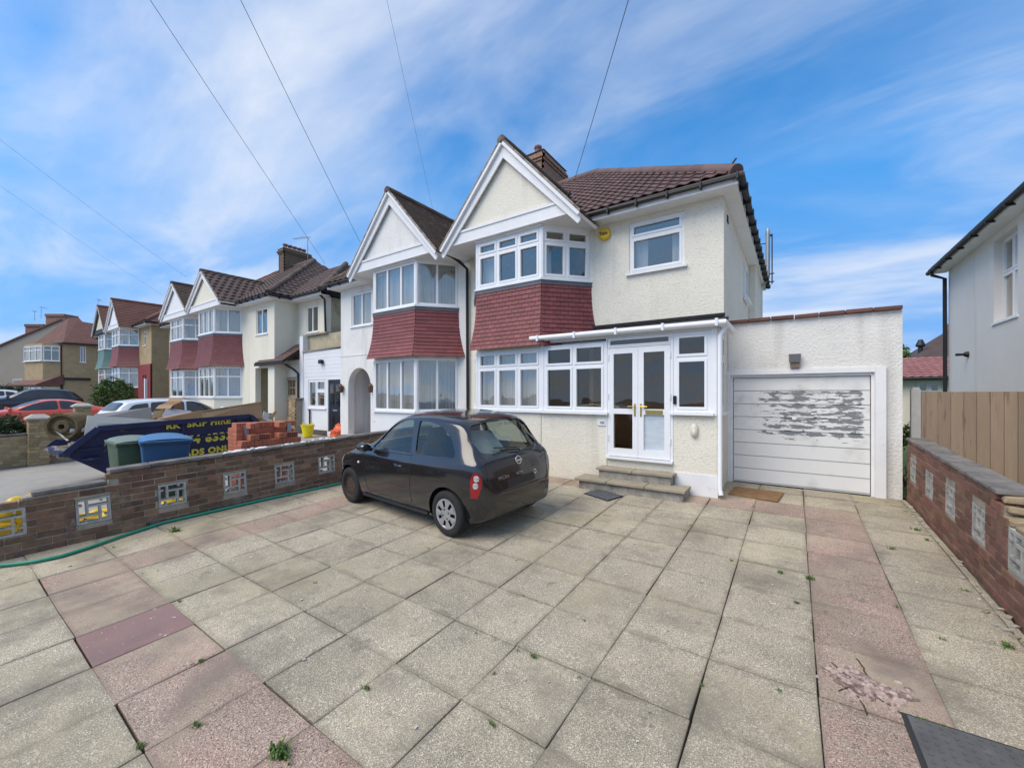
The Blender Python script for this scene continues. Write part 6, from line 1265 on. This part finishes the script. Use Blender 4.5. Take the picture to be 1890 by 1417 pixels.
rb = obj('rubble', J, M('mixed_rubble', (.26, .21, .15), .95, var=.5, scale=4, col2=(.42, .4, .36), mscale=5)); tag(rb, 'mixed broken timber and rubble filling the skip', 'rubble', kind='stuff')
# ------------------------------------------------------------------ wheelie bins
def wheelie(label, p, rz, col, colid, lidm, s=1.0):
    t = thing('wheelie_bin', label, 'wheelie bin', tuple(p), rz, group='wheelie bins by the skip', local=True); t.scale = (s, s, s)
    m = M(colid, col, .55, var=.12, scale=5, wear=(6, .6, .75, tuple(min(1, c*1.5+.03) for c in col))); lm = M(colid+'_lid', lidm, .5, var=.1)
    z0, z1 = .06, .95
    obj('bin_body', MB().hexa([(-.22, -.24, z0), (.22, -.24, z0), (.22, .24, z0), (-.22, .24, z0), (-.285, -.34, z1), (.285, -.34, z1), (.285, .34, z1), (-.285, .34, z1)]), m, t, bevel=.03, seg=2, smooth=40)
    obj('rim', MB().box(-.30, .30, -.36, .35, z1-.03, z1+.03), m, t, bevel=.012)
    obj('lid', MB().grid(lambda a, b: Vector((lerp(-.305, .305, a), lerp(-.40, .37, b), z1+.035+.075*math.sin(math.pi*min(1, a*1.0))**.5*(.35+.65*b)+.02*math.sin(b*6))), 10, 8).box(-.305, .305, -.41, .37, z1+.02, z1+.045), lm, t, smooth=50)
    obj('handle', MB().tube([(-.26, .36, z1+.01), (-.26, .43, z1+.03), (.26, .43, z1+.03), (.26, .36, z1+.01)], .018, 8), m, t, smooth=True)
    for s_ in (-1, 1): obj('wheel', MB().lathe([(.02, -.025), (.1, -.025), (.1, .025), (.02, .025)], 18, Matrix.Translation((s_*.27, .22, .1)) @ Matrix.Rotation(rad(90), 4, 'Y')), TYRE, t, smooth=40)
    obj('crest', MB().box(-.06, .06, -.312, -.300, .50, .512).box(-.045, .045, -.302, -.292, .40, .425).box(-.07, .07, -.298, -.288, .385, .393), M('white_print', (.5, .55, .6), .6, var=.2), t)
    return t
pb = at(304, 728, d=6.6); pg_ = at(249, 728, d=6.8)
hb = math.atan2(-pb.y, -pb.x)
wheelie('blue wheelie bin standing against the skip behind the brick wall', (pb.x, pb.y, -.16), hb+rad(90)+rad(4), (.014, .07, .165), 'blue_bin', (.06, .17, .34), 1.04)
wheelie('green wheelie bin half hidden behind the blue bin', (pg_.x, pg_.y, -.17), hb+rad(90)+rad(14), (.05, .085, .045), 'green_bin', (.17, .22, .16), 1.0)
# ------------------------------------------------------------------ pack of new bricks
NB = M('new_orange_brick', (.43, .14, .08), .85, var=.1, scale=8, rnd=.12, bump=.003, bscale=70)
bp_ = at(446, 728, d=7.35); bq = at(556, 728, d=8.2); bax = Vector((bq.x-bp_.x, bq.y-bp_.y, 0)); BL = bax.length; bax.normalize(); bn = Vector((bax.y, -bax.x, 0))
if bn.dot(CP-bp_) < 0: bn = -bn
pk = thing('brick_pack', 'pack of new orange bricks with grey straps standing behind the wall', 'bricks', (bp_.x, bp_.y, -.15))
z0 = -.12; ztop = at(480, 784, d=7.8).z; nc = round((ztop-z0)/.105); me = beam_box(.098, .215, .066, .003); me2 = beam_box(.215, .098, .066, .003)
Rz = math.atan2(bax.y, bax.x)
step = .1065; nb_ = int(BL/.072)
vb = beam_box(.066, .215, .1, .003); obj('pallet', MB().hexa([Vector((bp_.x, bp_.y, z0-.1))+bax*a+bn*b+Vector((0, 0, c)) for a, b, c in ((0, 0, 0), (BL, 0, 0), (BL, -.6, 0), (0, -.6, 0), (0, 0, .09), (BL, 0, .09), (BL, -.6, .09), (0, -.6, .09))]), CARD2, pk)
obj('pack_core', MB().hexa([Vector((bp_.x, bp_.y, z0))+bax*a+bn*b+Vector((0, 0, c)) for a, b, c in ((.02, -.1, 0), (BL-.02, -.1, 0), (BL-.02, -.62, 0), (.02, -.62, 0), (.02, -.26, ztop-z0-.12), (BL-.02, -.26, ztop-z0-.12), (BL-.02, -.62, ztop-z0-.12), (.02, -.62, ztop-z0-.12))]), NB, pk)
def putb(a, b, z, mesh, rz=0): link('brick', mesh, NB, pk, Vector((bp_.x, bp_.y, z))+bax*a+bn*b+Vector((0, 0, random.uniform(-.002, .002))), (random.uniform(-.01, .01), random.uniform(-.01, .01), Rz+rz+random.uniform(-.015, .015)))
for j in range(nc):
    z = z0+step*(j+.5); front = j < nc-3
    i = 0; a = .036
    if j % 2 == 0 or j < nc-3 and j % 3:
        while a < BL-.03:
            if front or (i % 7 in (2, 3)): putb(a, -.11, z, vb)
            if not front: putb(a, -.36, z, vb)
            a += .071; i += 1
    else:
        me3 = MATS.setdefault('_lay', beam_box(.215, .1, .1, .003)); a = .11
        while a < BL-.08: putb(a, -.055 if front else -.3, z, me3); a += .22
for j in range(int((ztop-z0)/.0715)):
    for k in range(3):
        if k == 0 and j > int((ztop-z0)/.0715)-5: continue
        link('brick', MATS.setdefault('_end', beam_box(.1, .2, .067, .003)), NB, pk, Vector((bp_.x, bp_.y, z0+.0715*(j+.5)))+bax*.04+bn*(-.105-.205*k), (0, 0, Rz+random.uniform(-.01, .01)))
for a in (BL*.38, BL*.86):
    B = thing('x', None, None) if False else None
    zc = z0+step*(nc-2.5); o = link('perforated_brick', beam_box(.215, .1, .1, .003), NB, pk, Vector((bp_.x, bp_.y, zc))+bax*a+bn*(-.10), (0, 0, Rz))
    H = MB()
    for r in range(2):
        for c_ in range(5): H.box(a-.085+.036*c_, a-.085+.036*c_+.024, zc-.035+.042*r, zc-.035+.042*r+.028, -.055, -.048, lambda u, w, n_: Vector((bp_.x, bp_.y, 0))+bax*u+bn*n_+Vector((0, 0, w)))
    HH = MB(); HH.v = [Vector((bp_.x, bp_.y, 0))+bax*v.x+bn*v.z+Vector((0, 0, v.y)) for v in H.v] if False else H.v; HH.f = H.f
    H2 = MB()
    for r in range(2):
        for c_ in range(5):
            u0 = a-.085+.036*c_; w0 = zc-.035+.042*r
            H2.hexa([Vector((bp_.x, bp_.y, 0))+bax*u+bn*n_+Vector((0, 0, w)) for u, n_, w in ((u0, -.052, w0), (u0+.024, -.052, w0), (u0+.024, -.048, w0), (u0, -.048, w0), (u0, -.052, w0+.028), (u0+.024, -.052, w0+.028), (u0+.024, -.048, w0+.028), (u0, -.048, w0+.028))])
    hh = obj('perforations', H2, M('dark_hole', (.02, .01, .008), .9), pk); hh['kind'] = 'stuff'
for a in (.17, BL-.12): obj('strap', MB().hexa([Vector((bp_.x, bp_.y, 0))+bax*u+bn*n_+Vector((0, 0, w)) for u, n_, w in ((a-.035, -.24, ztop-.45), (a+.035, -.24, ztop-.45), (a+.035, -.246, ztop-.45), (a-.035, -.246, ztop-.45), (a-.035, -.236, ztop+.01), (a+.035, -.236, ztop+.01), (a+.035, -.62, ztop+.016), (a-.035, -.62, ztop+.016))]), M('grey_strap', (.34, .36, .4), .6, var=.1), pk)
# ------------------------------------------------------------------ bucket, bag, sacks, hose
bk_ = atG(568, 806); bt = thing('rubble_bucket', 'yellow plastic builders bucket beside the white extension', 'bucket', tuple(bk_))
Mt = Matrix.Translation(bk_); YP = M('yellow_bucket_plastic', (.78, .66, .01), .45, var=.06)
obj('tub', MB().lathe([(0, .01), (.15, .0), (.18, .2), (.22, .40), (.235, .41), (.235, .43), (.215, .43), (.16, .06), (0, .04)], 24, Mt), YP, bt, smooth=40)
for s in (-1, 1): obj('handle', MB().tube([Mt @ Vector((s*.22, -.06, .42)), Mt @ Vector((s*.25, -.05, .48)), Mt @ Vector((s*.25, .05, .48)), Mt @ Vector((s*.22, .06, .42))], .014, 6), YP, bt)
def crumple(name, p, sx, sy, sz, mat, label, cat, seed, group=None):
    rs = random.Random(seed); bm = bmesh.new(); bmesh.ops.create_icosphere(bm, subdivisions=4, radius=1)
    from mathutils import noise
    off = Vector((seed*3.1, seed*1.7, 0))
    for v in bm.verts:
        k = 1+.35*noise.noise(v.co*1.6+off)+.2*(noise.noise(v.co*4+off))+.1*abs(noise.noise(v.co*9+off)); v.co = Vector((v.co.x*sx*k, v.co.y*sy*k, max(0, (v.co.z+.45)*sz*.7*k)))
    me = bpy.data.meshes.new(name); bm.to_mesh(me); bm.free(); me.polygons.foreach_set('use_smooth', [True]*len(me.polygons)); o = link(name, me, mat); o.location = p; return tag(o, label, cat, group)
ORB = M('orange_plastic_bag', (.62, .09, .02), .4, var=.15, scale=10, bump=.01, bscale=20)
crumple('plastic_bag', tuple(atG(629, 808)), .35, .3, .42, ORB, 'crumpled orange-red plastic bag on the neighbouring forecourt', 'bag', 2)
SACK = M('yellow_sack', (.75, .52, .02), .35, var=.12, scale=6, bump=.01, bscale=9, wear=(3, .62, .7, (.55, .57, .62)))
for k, (u, v, s, lab) in enumerate(((62, 936, .3, 'yellow sack behind the wall showing above its broken top'), (175, 945, .3, 'yellow sack seen through the second pierced block'), (322, 922, .28, 'yellow sack seen through the third pierced block'), (8, 955, .3, 'yellow and blue sack behind the wall at the left edge'))):
    q = on_line(u, v, P0, P1); q = q+(q-CP).normalized()*.42; g = gz(q.x, q.y)
    crumple('builders_sack', (q.x, q.y, g-.02), .26, .34, (q.z-g)*(1.25 if k in (0, 3) else 1.15), SACK, lab, 'sack', 11+k, 'yellow sacks behind the wall')
HOSE = M('green_hose', (.02, .26, .16), .4, var=.08)
hp = [(-60, 1060), (0, 1047), (60, 1040), (110, 1030), (165, 1013), (230, 990), (300, 966), (380, 948), (440, 934), (500, 921), (560, 909), (625, 899), (690, 889), (760, 880)]
hpts = [];
for u, v in hp:
    p = atG(u, v); wx = lerp(P0.x, P1.x, (p.y-P0.y)/(P1.y-P0.y)); x_ = min(max(p.x, wx+.035), wx+(.5 if u < 400 else .12)); hpts.append(Vector((x_, p.y, p.z+.022)))
solo('garden_hose', MB().tube([Vector(q) for q in (lambda P: [p for i in range(len(P)-1) for p in [P[i].lerp(P[i+1], t) for t in (0, .5)]]+[P[-1]])(hpts)], .02, 10), HOSE, 'green garden hose lying along the foot of the brick wall', 'hose', tuple(hpts[5]), smooth=True)
SPL = MB(); rs = random.Random(5); aU = aL.normalized()
for k in range(46):
    u = rs.choice([rs.uniform(ust+1.35, ust+2.0), rs.uniform(ust+1.3, LL-2.4)]); p = P0+aU*u+Vector((0, 0, .90))+Vector((-1, 0, 0))*rs.uniform(-.01, .16); r = rs.uniform(.015, .045)
    SPL.lathe([(0, -.004), (r, -.004), (r*.7, r*.4), (0, r*.5)], 7, Matrix.Translation(p) @ Matrix.Rotation(rs.uniform(0, 3), 4, 'Z') @ Matrix.Diagonal((1, rs.uniform(.6, 2), 1, 1)))
tag(obj('plaster_spills', SPL, M('white_plaster', (.75, .75, .74), .8, var=.05), smooth=True), 'white plaster drips along the top of the brick wall', 'plaster', kind='stuff')
# ------------------------------------------------------------------ low yellow-brick wall, pier and planting on the far boundary
yw = thing('boundary_wall', 'low yellow brick wall with capped pier beyond the skip', 'wall', (-15.85, 2, -.2))
Y0w, Y1w = Vector((-15.85, -1.0, gz(-15.85, -1.0))), Vector((-15.85, 7.4, gz(-15.85, 7.4)))
brick_wall(yw, Y0w, Y1w-Y0w, (Y1w-Y0w).length, 11, YB, [], lambda u: .76, [(0, (Y1w-Y0w).length, .76, .05)], side=1, lim=160)
# gate piers of yellow brick
def pier(label, x, y, h, w=.36, group='yellow brick piers'):
    g = gz(x, y); t = thing('brick_pier', label, 'pier', (x, y, g), group=group); obj('mortar_core', MB().box(x-w/2+.01, x+w/2-.01, y-w/2+.01, y+w/2-.01, g-.1, g+h), MORTAR, t)
    m1 = MATS.setdefault('_pb', beam_box(.17, .1, .065, .005)); m2 = MATS.setdefault('_pc', beam_box(.1, .17, .065, .005))
    for j in range(int(h/.076)):
        for i in range(2):
            o = (i-.5)*.18+(.012 if j % 2 else -.012)
            link('brick', m1, YB, t, (x+o, y-w/2+.05, g+.038+.076*j)); link('brick', m2, YB, t, (x+w/2-.05, y+o, g+.038+.076*j))
    obj('pier_cap', MB().hexa([(x-w*.62, y-w*.62, g+h), (x+w*.62, y-w*.62, g+h), (x+w*.62, y+w*.62, g+h), (x-w*.62, y+w*.62, g+h), (x-w*.3, y-w*.3, g+h+.09), (x+w*.3, y-w*.3, g+h+.09), (x+w*.3, y+w*.3, g+h+.09), (x-w*.3, y+w*.3, g+h+.09)]).box(x-w*.62, x+w*.62, y-w*.62, y+w*.62, g+h-.04, g+h-.001), M('pale_cap_stone', (.42, .40, .34), .9, var=.15, scale=8), t)
pier('pale-capped yellow brick pier at the end of the low wall', -15.85, 1.66, 1.18)
pq = at(152, 746, d=14.6); pier('yellow brick pier in front of the red coupe', pq.x, pq.y, pq.z-gz(pq.x, pq.y)-.05, .42)
# ------------------------------------------------------------------ planting
LEAF = M('leaf_green', (.085, .15, .03), .6, var=.35, scale=5, rnd=.15, col2=(.10, .15, .03), mscale=3); LEAFD = M('dark_hedge_leaf', (.03, .06, .018), .65, var=.3, scale=4, rnd=.1); BARK = M('bark', (.09, .065, .045), .95, var=.3, bump=.01)
def crown(c, rx, ry, rz, n, ls, seed, flat=0):
    rs = random.Random(seed); mb = MB(); from mathutils import noise
    for _ in range(n):
        while True:
            v = Vector((rs.uniform(-1, 1), rs.uniform(-1, 1), rs.uniform(-1, 1)))
            if .05 < v.length < 1: break
        u = v.normalized(); k = .78+.42*noise.noise(u*2.2+Vector((seed, 0, 0)))+.2*noise.noise(u*5+Vector((0, seed, 0))); rr = (v.length**.45)*k
        p = Vector(c)+Vector((u.x*rx, u.y*ry, u.z*rz))*rr; a = Vector((rs.gauss(0, 1), rs.gauss(0, 1), rs.gauss(0, .7))).normalized(); b = a.orthogonal().normalized(); b = (b*math.cos(rs.random()*6)+a.cross(b)*math.sin(rs.random()*6)); l = ls*rs.uniform(.6, 1.3)
        mb.f.append([mb.p(p-a*l), mb.p(p+b*l*.45), mb.p(p+a*l), mb.p(p-b*l*.45)])
    return mb
def bush(name, label, cat, base, rx, ry, rz, n, ls, mat, seed, stems=5, zc=None, group=None):
    t = thing(name, label, cat, base, group=group); B = MB(); rs = random.Random(seed)
    for k in range(stems): B.tube([Vector(base), Vector(base)+Vector((rs.uniform(-.3, .3)*rx, rs.uniform(-.3, .3)*ry, rz*.7)), Vector(base)+Vector((rs.uniform(-.7, .7)*rx, rs.uniform(-.7, .7)*ry, rz*1.4))], [.03*rz+.01, .02*rz+.006, .006], 5)
    obj('stem', B, BARK, t)['kind'] = 'stuff'
    obj('foliage', crown(Vector(base)+Vector((0, 0, zc if zc is not None else rz*.95)), rx, ry, rz, n, ls, seed), mat, t, norm=False)['kind'] = 'stuff'
    return t
q = at(210, 752, d=20); bush('bush', 'round bright green bush in front of the maroon bay', 'bush', (q.x, q.y, gz(q.x, q.y)), .95, .95, 1.0, 5200, .07, LEAF, 3, zc=q.z-gz(q.x, q.y)+.55)
q = at(20, 722, d=35); bush('hedge', 'clipped dark hedge at the far end of the street', 'hedge', (q.x, q.y, gz(q.x, q.y)), 1.6, 2.2, 1.1, 5000, .09, LEAFD, 4, zc=q.z-gz(q.x, q.y)-.3)
q = at(12, 795, X=-16.3); bush('shrub', 'green shrub at the left edge behind the low brick wall', 'shrub', (q.x, q.y, gz(q.x, q.y)), .4, .5, .42, 2600, .045, LEAFD, 5, zc=q.z-gz(q.x, q.y))
q = at(105, 788, X=-16.4); bush('shrub', 'small flowering shrub right of the capped pier', 'shrub', (q.x, q.y, gz(q.x, q.y)), .36, .4, .4, 1700, .04, LEAF, 6, zc=q.z-gz(q.x, q.y))
q = at(1690, 800, Y=9.6); bush('garden_plant', 'leafy plant between the fence post and the garage', 'plant', (q.x-.12, q.y, 0), .2, .25, .25, 500, .04, LEAF, 8, zc=q.z-.05)
q = at(1671, 655, Y=30); bush('tree', 'tree top showing beside the garage roof corner', 'tree', (q.x-.35, q.y, 0), .8, .8, 1.2, 2400, .12, LEAF, 9, zc=q.z-.5)
# ------------------------------------------------------------------ small things on the drive
mt_ = [atG(*p) for p in ((1357, 899), (1447, 911), (1436, 927), (1343, 913))]; B = MB().hexa([p+Vector((0, 0, .002)) for p in mt_]+[p+Vector((0, 0, .022)) for p in mt_])
solo('doormat', B, M('coir_mat', (.24, .135, .06), .95, var=.25, scale=9, bump=.01, bscale=120), 'brown coir doormat in front of the garage door', 'doormat', tuple(sum(mt_, Vector())/4), bevel=.006)
dr_ = [atG(*p) for p in ((1077, 911), (1106, 903), (1152, 914), (1122, 925))]; dg_ = thing('drain_grate', 'grey metal drain grate in the paving beside the steps', 'drain', tuple(sum(dr_, Vector())/4))
e1, e2 = dr_[1]-dr_[0], dr_[3]-dr_[0]; upz = Vector((0, 0, 1)); GRT = M('grate_metal', (.16, .17, .175), .6, var=.2, scale=12, metal=.3)
def dq(a0, a1, b0, b1, z0, z1, B): B.hexa([dr_[0]+e1*a+e2*b+upz*z for a, b, z in ((a0, b0, z0), (a1, b0, z0), (a1, b1, z0), (a0, b1, z0), (a0, b0, z1), (a1, b0, z1), (a1, b1, z1), (a0, b1, z1))])
B = MB(); dq(0, 1, 0, 1, .001, .006, B); obj('frame', B, BTRIM, dg_)
for k in range(9):
    B = MB(); dq(.03, .97, .02+k*.109, .09+k*.109, .007, .018, B); obj('bar', B, GRT, dg_)
mh = [atG(1672, 1322), atG(1905, 1402), atG(1745, 1560), atG(1700, 1450)]
# square cover set in the paving
m0 = atG(1674, 1322); mx_, my_ = Vector((.6, .02, 0)), Vector((.02, -.45, -.021)); PL = M('manhole_iron', (.10, .10, .098), .9, var=.25, scale=7, bump=.002, bscale=60, wear=(6, .6, .75, (.14, .14, .13)))
mc = thing('manhole_cover', 'dark grey patterned manhole cover in the paving', 'manhole cover', tuple(m0+mx_*.5+my_*.5))
def mq(a0, a1, b0, b1, z0, z1, B): B.hexa([m0+mx_*a+my_*b+upz*z for a, b, z in ((a0, b0, z0), (a1, b0, z0), (a1, b1, z0), (a0, b1, z0), (a0, b0, z1), (a1, b0, z1), (a1, b1, z1), (a0, b1, z1))])
B = MB(); mq(-.04, 1.04, -.05, 1.05, -.01, .004, B); obj('frame', B, M('manhole_edge', (.03, .03, .03), .9), mc)
B = MB(); mq(0, 1, 0, 1, .005, .012, B); obj('plate', B, PL, mc)
for i in range(12):
    for j in range(9):
        B = MB(); a, b = .04+i*.08, .05+j*.105; w, h = (.03, .022) if (i+j) % 2 else (.016, .04)
        if abs(a-.62) < .1 and abs(b-.38) < .1: continue
        mq(a, a+w, b, b+h, .0125, .0165, B); obj('stud', B, PL, mc)
obj('key_hole', MB().lathe([(0, 0), (.05, 0), (.05, .002), (0, .002)], 18, Matrix.Translation(m0+mx_*.64+my_*.42+upz*.0165) @ Matrix.Rotation(rad(35), 4, 'Z') @ Matrix.Diagonal((1, .55, 1, 1))), M('rusty_hole', (.05, .03, .02), .9), mc)
# weeds in the joints
WEED = M('weed_green', (.085, .15, .025), .6, var=.3, scale=8)
def tuft(mb, p, s, n, rs):
    for _ in range(n):
        a = rs.uniform(0, 6.28); l = s*rs.uniform(.5, 1.2); ln = rs.uniform(.3, 1.0); d = Vector((math.cos(a), math.sin(a), 0)); sd = Vector((-d.y, d.x, 0))*s*.09; q = Vector(p)+Vector((rs.gauss(0, s*.35), rs.gauss(0, s*.2), 0))
        m = q+d*l*ln*.5+Vector((0, 0, l*.55)); e = q+d*l*ln+Vector((0, 0, l*.6*(1.2-ln)))
        i = [mb.p(q-sd), mb.p(q+sd), mb.p(m+sd*.8), mb.p(m-sd*.8), mb.p(e)]; mb.f += [[i[0], i[1], i[2], i[3]], [i[3], i[2], i[4]]]
rs = random.Random(12)
for (u, v, s, n, lab) in ((517, 1392, .075, 60, 'largest green weed tuft in the pink paving near the bottom edge'), (323, 980, .085, 46, 'green weed growing beside the hose'), (1857, 1194, .05, 30, 'small leafy weed beside the red brick wall'), (676, 1270, .035, 26, 'bright green weed tuft alone in a joint of the beige paving'), (1495, 1068, .05, 34, 'weed tuft at the edge of the pink column nearest the middle')):
    p = atG(u, v); mb = MB(); tuft(mb, p, s, n, rs); solo('weed', mb, WEED, lab, 'weed', tuple(p), 'weed tufts in the paving joints', norm=False)
mb = MB()
for (u, v, s, n) in ((370, 1221, .03, 26), (362, 1340, .035, 30), (258, 1378, .035, 26), (332, 1110, .03, 20), (262, 1058, .02, 12), (985, 1212, .035, 30), (908, 1337, .03, 24), (912, 1243, .025, 14), (955, 1200, .02, 12), (1078, 1145, .022, 12), (878, 1168, .02, 10), (965, 1100, .02, 10), (1070, 1250, .02, 14), (1098, 1255, .02, 10), (1470, 1113, .035, 20), (1440, 1057, .04, 22), (1296, 1265, .025, 16), (1200, 1315, .02, 10), (1295, 1075, .02, 12), (1350, 1035, .03, 16), (1690, 978, .05, 26), (1712, 997, .04, 20), (1645, 1013, .04, 18), (1655, 1120, .03, 18), (1500, 1150, .02, 12), (1740, 1180, .03, 12), (1780, 1090, .035, 18), (1440, 1275, .025, 14), (1700, 1330, .03, 20), (1745, 1345, .03, 14), (1275, 970, .025, 12), (1015, 1000, .02, 8), (210, 1010, .03, 14), (130, 1045, .02, 12), (1550, 885, .02, 6), (1390, 935, .03, 12)):
    p = atG(u, v); tuft(mb, p, s, n, rs)
for k in range(150):                                        # moss and seedlings strung along joints
    if rs.random() < .5: x, y = GX+GP*rs.randint(-10, 1), rs.uniform(.7, 7)
    else: x, y = rs.uniform(-5.5, 1.2), GY+GP*rs.randint(0, 10)
    tuft(mb, (x, y, gz(x, y)-.006), .014, 5, rs)
tag(obj('weeds', mb, WEED, norm=False), 'small weeds and moss along the joints of the paving', 'weeds', kind='stuff')
deb = MB()
for k in range(150):
    x, y = (rs.uniform(-6.8, 1.3), rs.uniform(.9, 6.9)) if k < 90 else (1.37-abs(rs.gauss(0, .06)), rs.uniform(3, 8.2))
    r = rs.uniform(.006, .018) if k < 90 else rs.uniform(.01, .03); a = rs.random()*6; p = Vector((x, y, gz(x, y)+.001))
    deb.hexa([p+Vector((math.cos(a)*i*r-math.sin(a)*j*r*.6, math.sin(a)*i*r+math.cos(a)*j*r*.6, h)) for h in (0, r*.3) for i, j in ((-1, -1), (1, -1), (1, 1), (-1, 1))])
tag(obj('litter', deb, M('pale_litter', (.3, .26, .2), .9, var=.6, scale=3, col2=(.55, .55, .52), mscale=4)), 'dead leaves and small pale chips scattered on the drive', 'litter', kind='stuff')
# broken paver: hole with crumbled stones and radiating cracks
bc = atG(1592, 1262); cr_ = MB(); rsx = random.Random(4)
st_ = MB(); hole = MB()
hole.poly([bc+Vector((.20*math.cos(a)*(1+.35*math.sin(3*a+1)), .10*math.sin(a)*(1+.3*math.cos(4*a)), 0)) for a in [i*math.pi/12 for i in range(24)]]); hole.v = [Vector((q.x, q.y, gz(q.x, q.y)+.0035)) for q in hole.v]
tag(obj('broken_hole', hole, M('hole_grit', (.17, .12, .095), .95, var=.5, scale=30, bump=.012, bscale=60, col2=(.32, .24, .2), mscale=22)), 'gritty hole worn in the broken pink paver', 'hole', kind='stuff')
for k in range(170):
    p = bc+Vector((rsx.gauss(0, .09), rsx.gauss(0, .07), 0)); r = rsx.uniform(.006, .03); st_.lathe([(0, 0), (r, .0), (r*.75, r*.45), (0, r*.55)], 6, Matrix.Translation((p.x, p.y, gz(p.x, p.y)-.002)) @ Matrix.Rotation(rsx.random()*6, 4, 'Z') @ Matrix.Diagonal((1, rsx.uniform(.5, 1), 1, 1)))
tag(obj('paver_rubble', st_, M('crumbled_pink_stone', (.44, .335, .285), .95, var=.4, scale=30, col2=(.16, .10, .08), mscale=18, mix=(.48, .62))), 'crumbled pale stones in the broken pink paver', 'rubble', kind='stuff')
for (pts) in ([(1592, 1262), (1560, 1245), (1535, 1222)], [(1600, 1245), (1590, 1225), (1580, 1215)], [(1610, 1280), (1640, 1300), (1668, 1320)], [(1585, 1285), (1595, 1308), (1600, 1318)], [(1570, 1268), (1548, 1275)]):
    w = [atG(*p) for p in pts]; w2 = []
    for a, b in zip(w, w[1:]):
        for t in (0, .33, .66): w2.append(a.lerp(b, t)+Vector((rsx.uniform(-.006, .006), rsx.uniform(-.006, .006), .001)))
    w2.append(w[-1]); cr_.tube(w2, .0045, 5)
tag(obj('paver_crack', cr_, M('crack_dirt', (.05, .035, .025), .95)), 'dark cracks running through the broken pink paver', 'crack', kind='stuff')
# ------------------------------------------------------------------ overhead wires and aerials
WIRE = M('wire_black', (.06, .06, .065), .6, var=0)
for k, (A, (u, v), dq_, r, lab) in enumerate((
    (at(1062, 327, Y=7.6), (1160, 0), 5.4, .0055, 'overhead wire running to the cream house gable'), (at(800, 392, Y=9.2), (714, 0), 7.0, .0026, 'faint overhead wire running behind the white gable'),
    (at(664, 446, Y=6.95), (444, 0), 6.6, .005, 'overhead wire running to the white gable bargeboard'), (at(600, 487, Y=9.5), (277, 0), 7.6, .0055, 'overhead wire running to the third house roof'),
    (at(345, 512, Y=7.0), (0, 258), 14, .0035, 'thin overhead wire running to the cream gable'), (at(302, 546, Y=7.0), (0, 343), 15, .003, 'thin overhead wire running to the fourth house'))):
    Q = at(u, v, d=dq_); pts = []
    for i in range(25): t = i/24*1.9; p = A.lerp(Q, t); p.z -= .5*t*(1-t)*(.12 if k < 4 else .5); pts.append(p)
    solo('overhead_wire', MB().tube(pts, r, 5), WIRE, lab, 'wire', tuple(A), 'overhead telephone wires')
obj('wire_hook', MB().tube([at(1048, 362, Y=6.9), at(1052, 356, Y=6.85)], .03, 6), BLACKP, house)
def aerial(label, base, h, n=7, rz=0, L=.9):
    t = thing('television_aerial', label, 'aerial', tuple(base), group='roof aerials'); b = Vector(base); top = b+Vector((0, 0, h)); AL = M('aerial_metal', (.25, .25, .26), .5, metal=.5); d = Vector((math.cos(rz), math.sin(rz), 0)); s = Vector((-d.y, d.x, 0))
    obj('mast', MB().tube([b, top], .018, 6), AL, t); obj('boom', MB().tube([top-d*L*.2, top+d*L], .011, 5), AL, t)
    for i in range(n): obj('element', MB().tube([top+d*L*(i/n)-s*(.2-.012*i), top+d*L*(i/n)+s*(.2-.012*i)], .007, 4), AL, t)
aerial('tall thin aerial on the chimney of the cream house', at(568, 492, Y=12.0), at(568, 438, Y=12.0).z-at(568, 492, Y=12.0).z, 7, rad(200), 1.0)
aerial('aerial above the blue-green bay house', at(181, 566, Y=11), at(181, 552, Y=11).z-at(181, 566, Y=11).z, 5, rad(160), 1.3)
aerial('aerial pole on the far left grey house', at(76, 588, d=42), 1.2, 4, rad(150), 1.0)
aerial('short aerial left of the far chimney', at(64, 592, d=42), 1.0, 4, rad(170), .6)
# finial on the main roof corner
obj('roof_finial', MB().tube([T(6.05, 7.6, 5.28), T(6.05, 7.6, 5.40), T(6.10, 7.6, 5.46)], .018, 6), BLACKP, house)
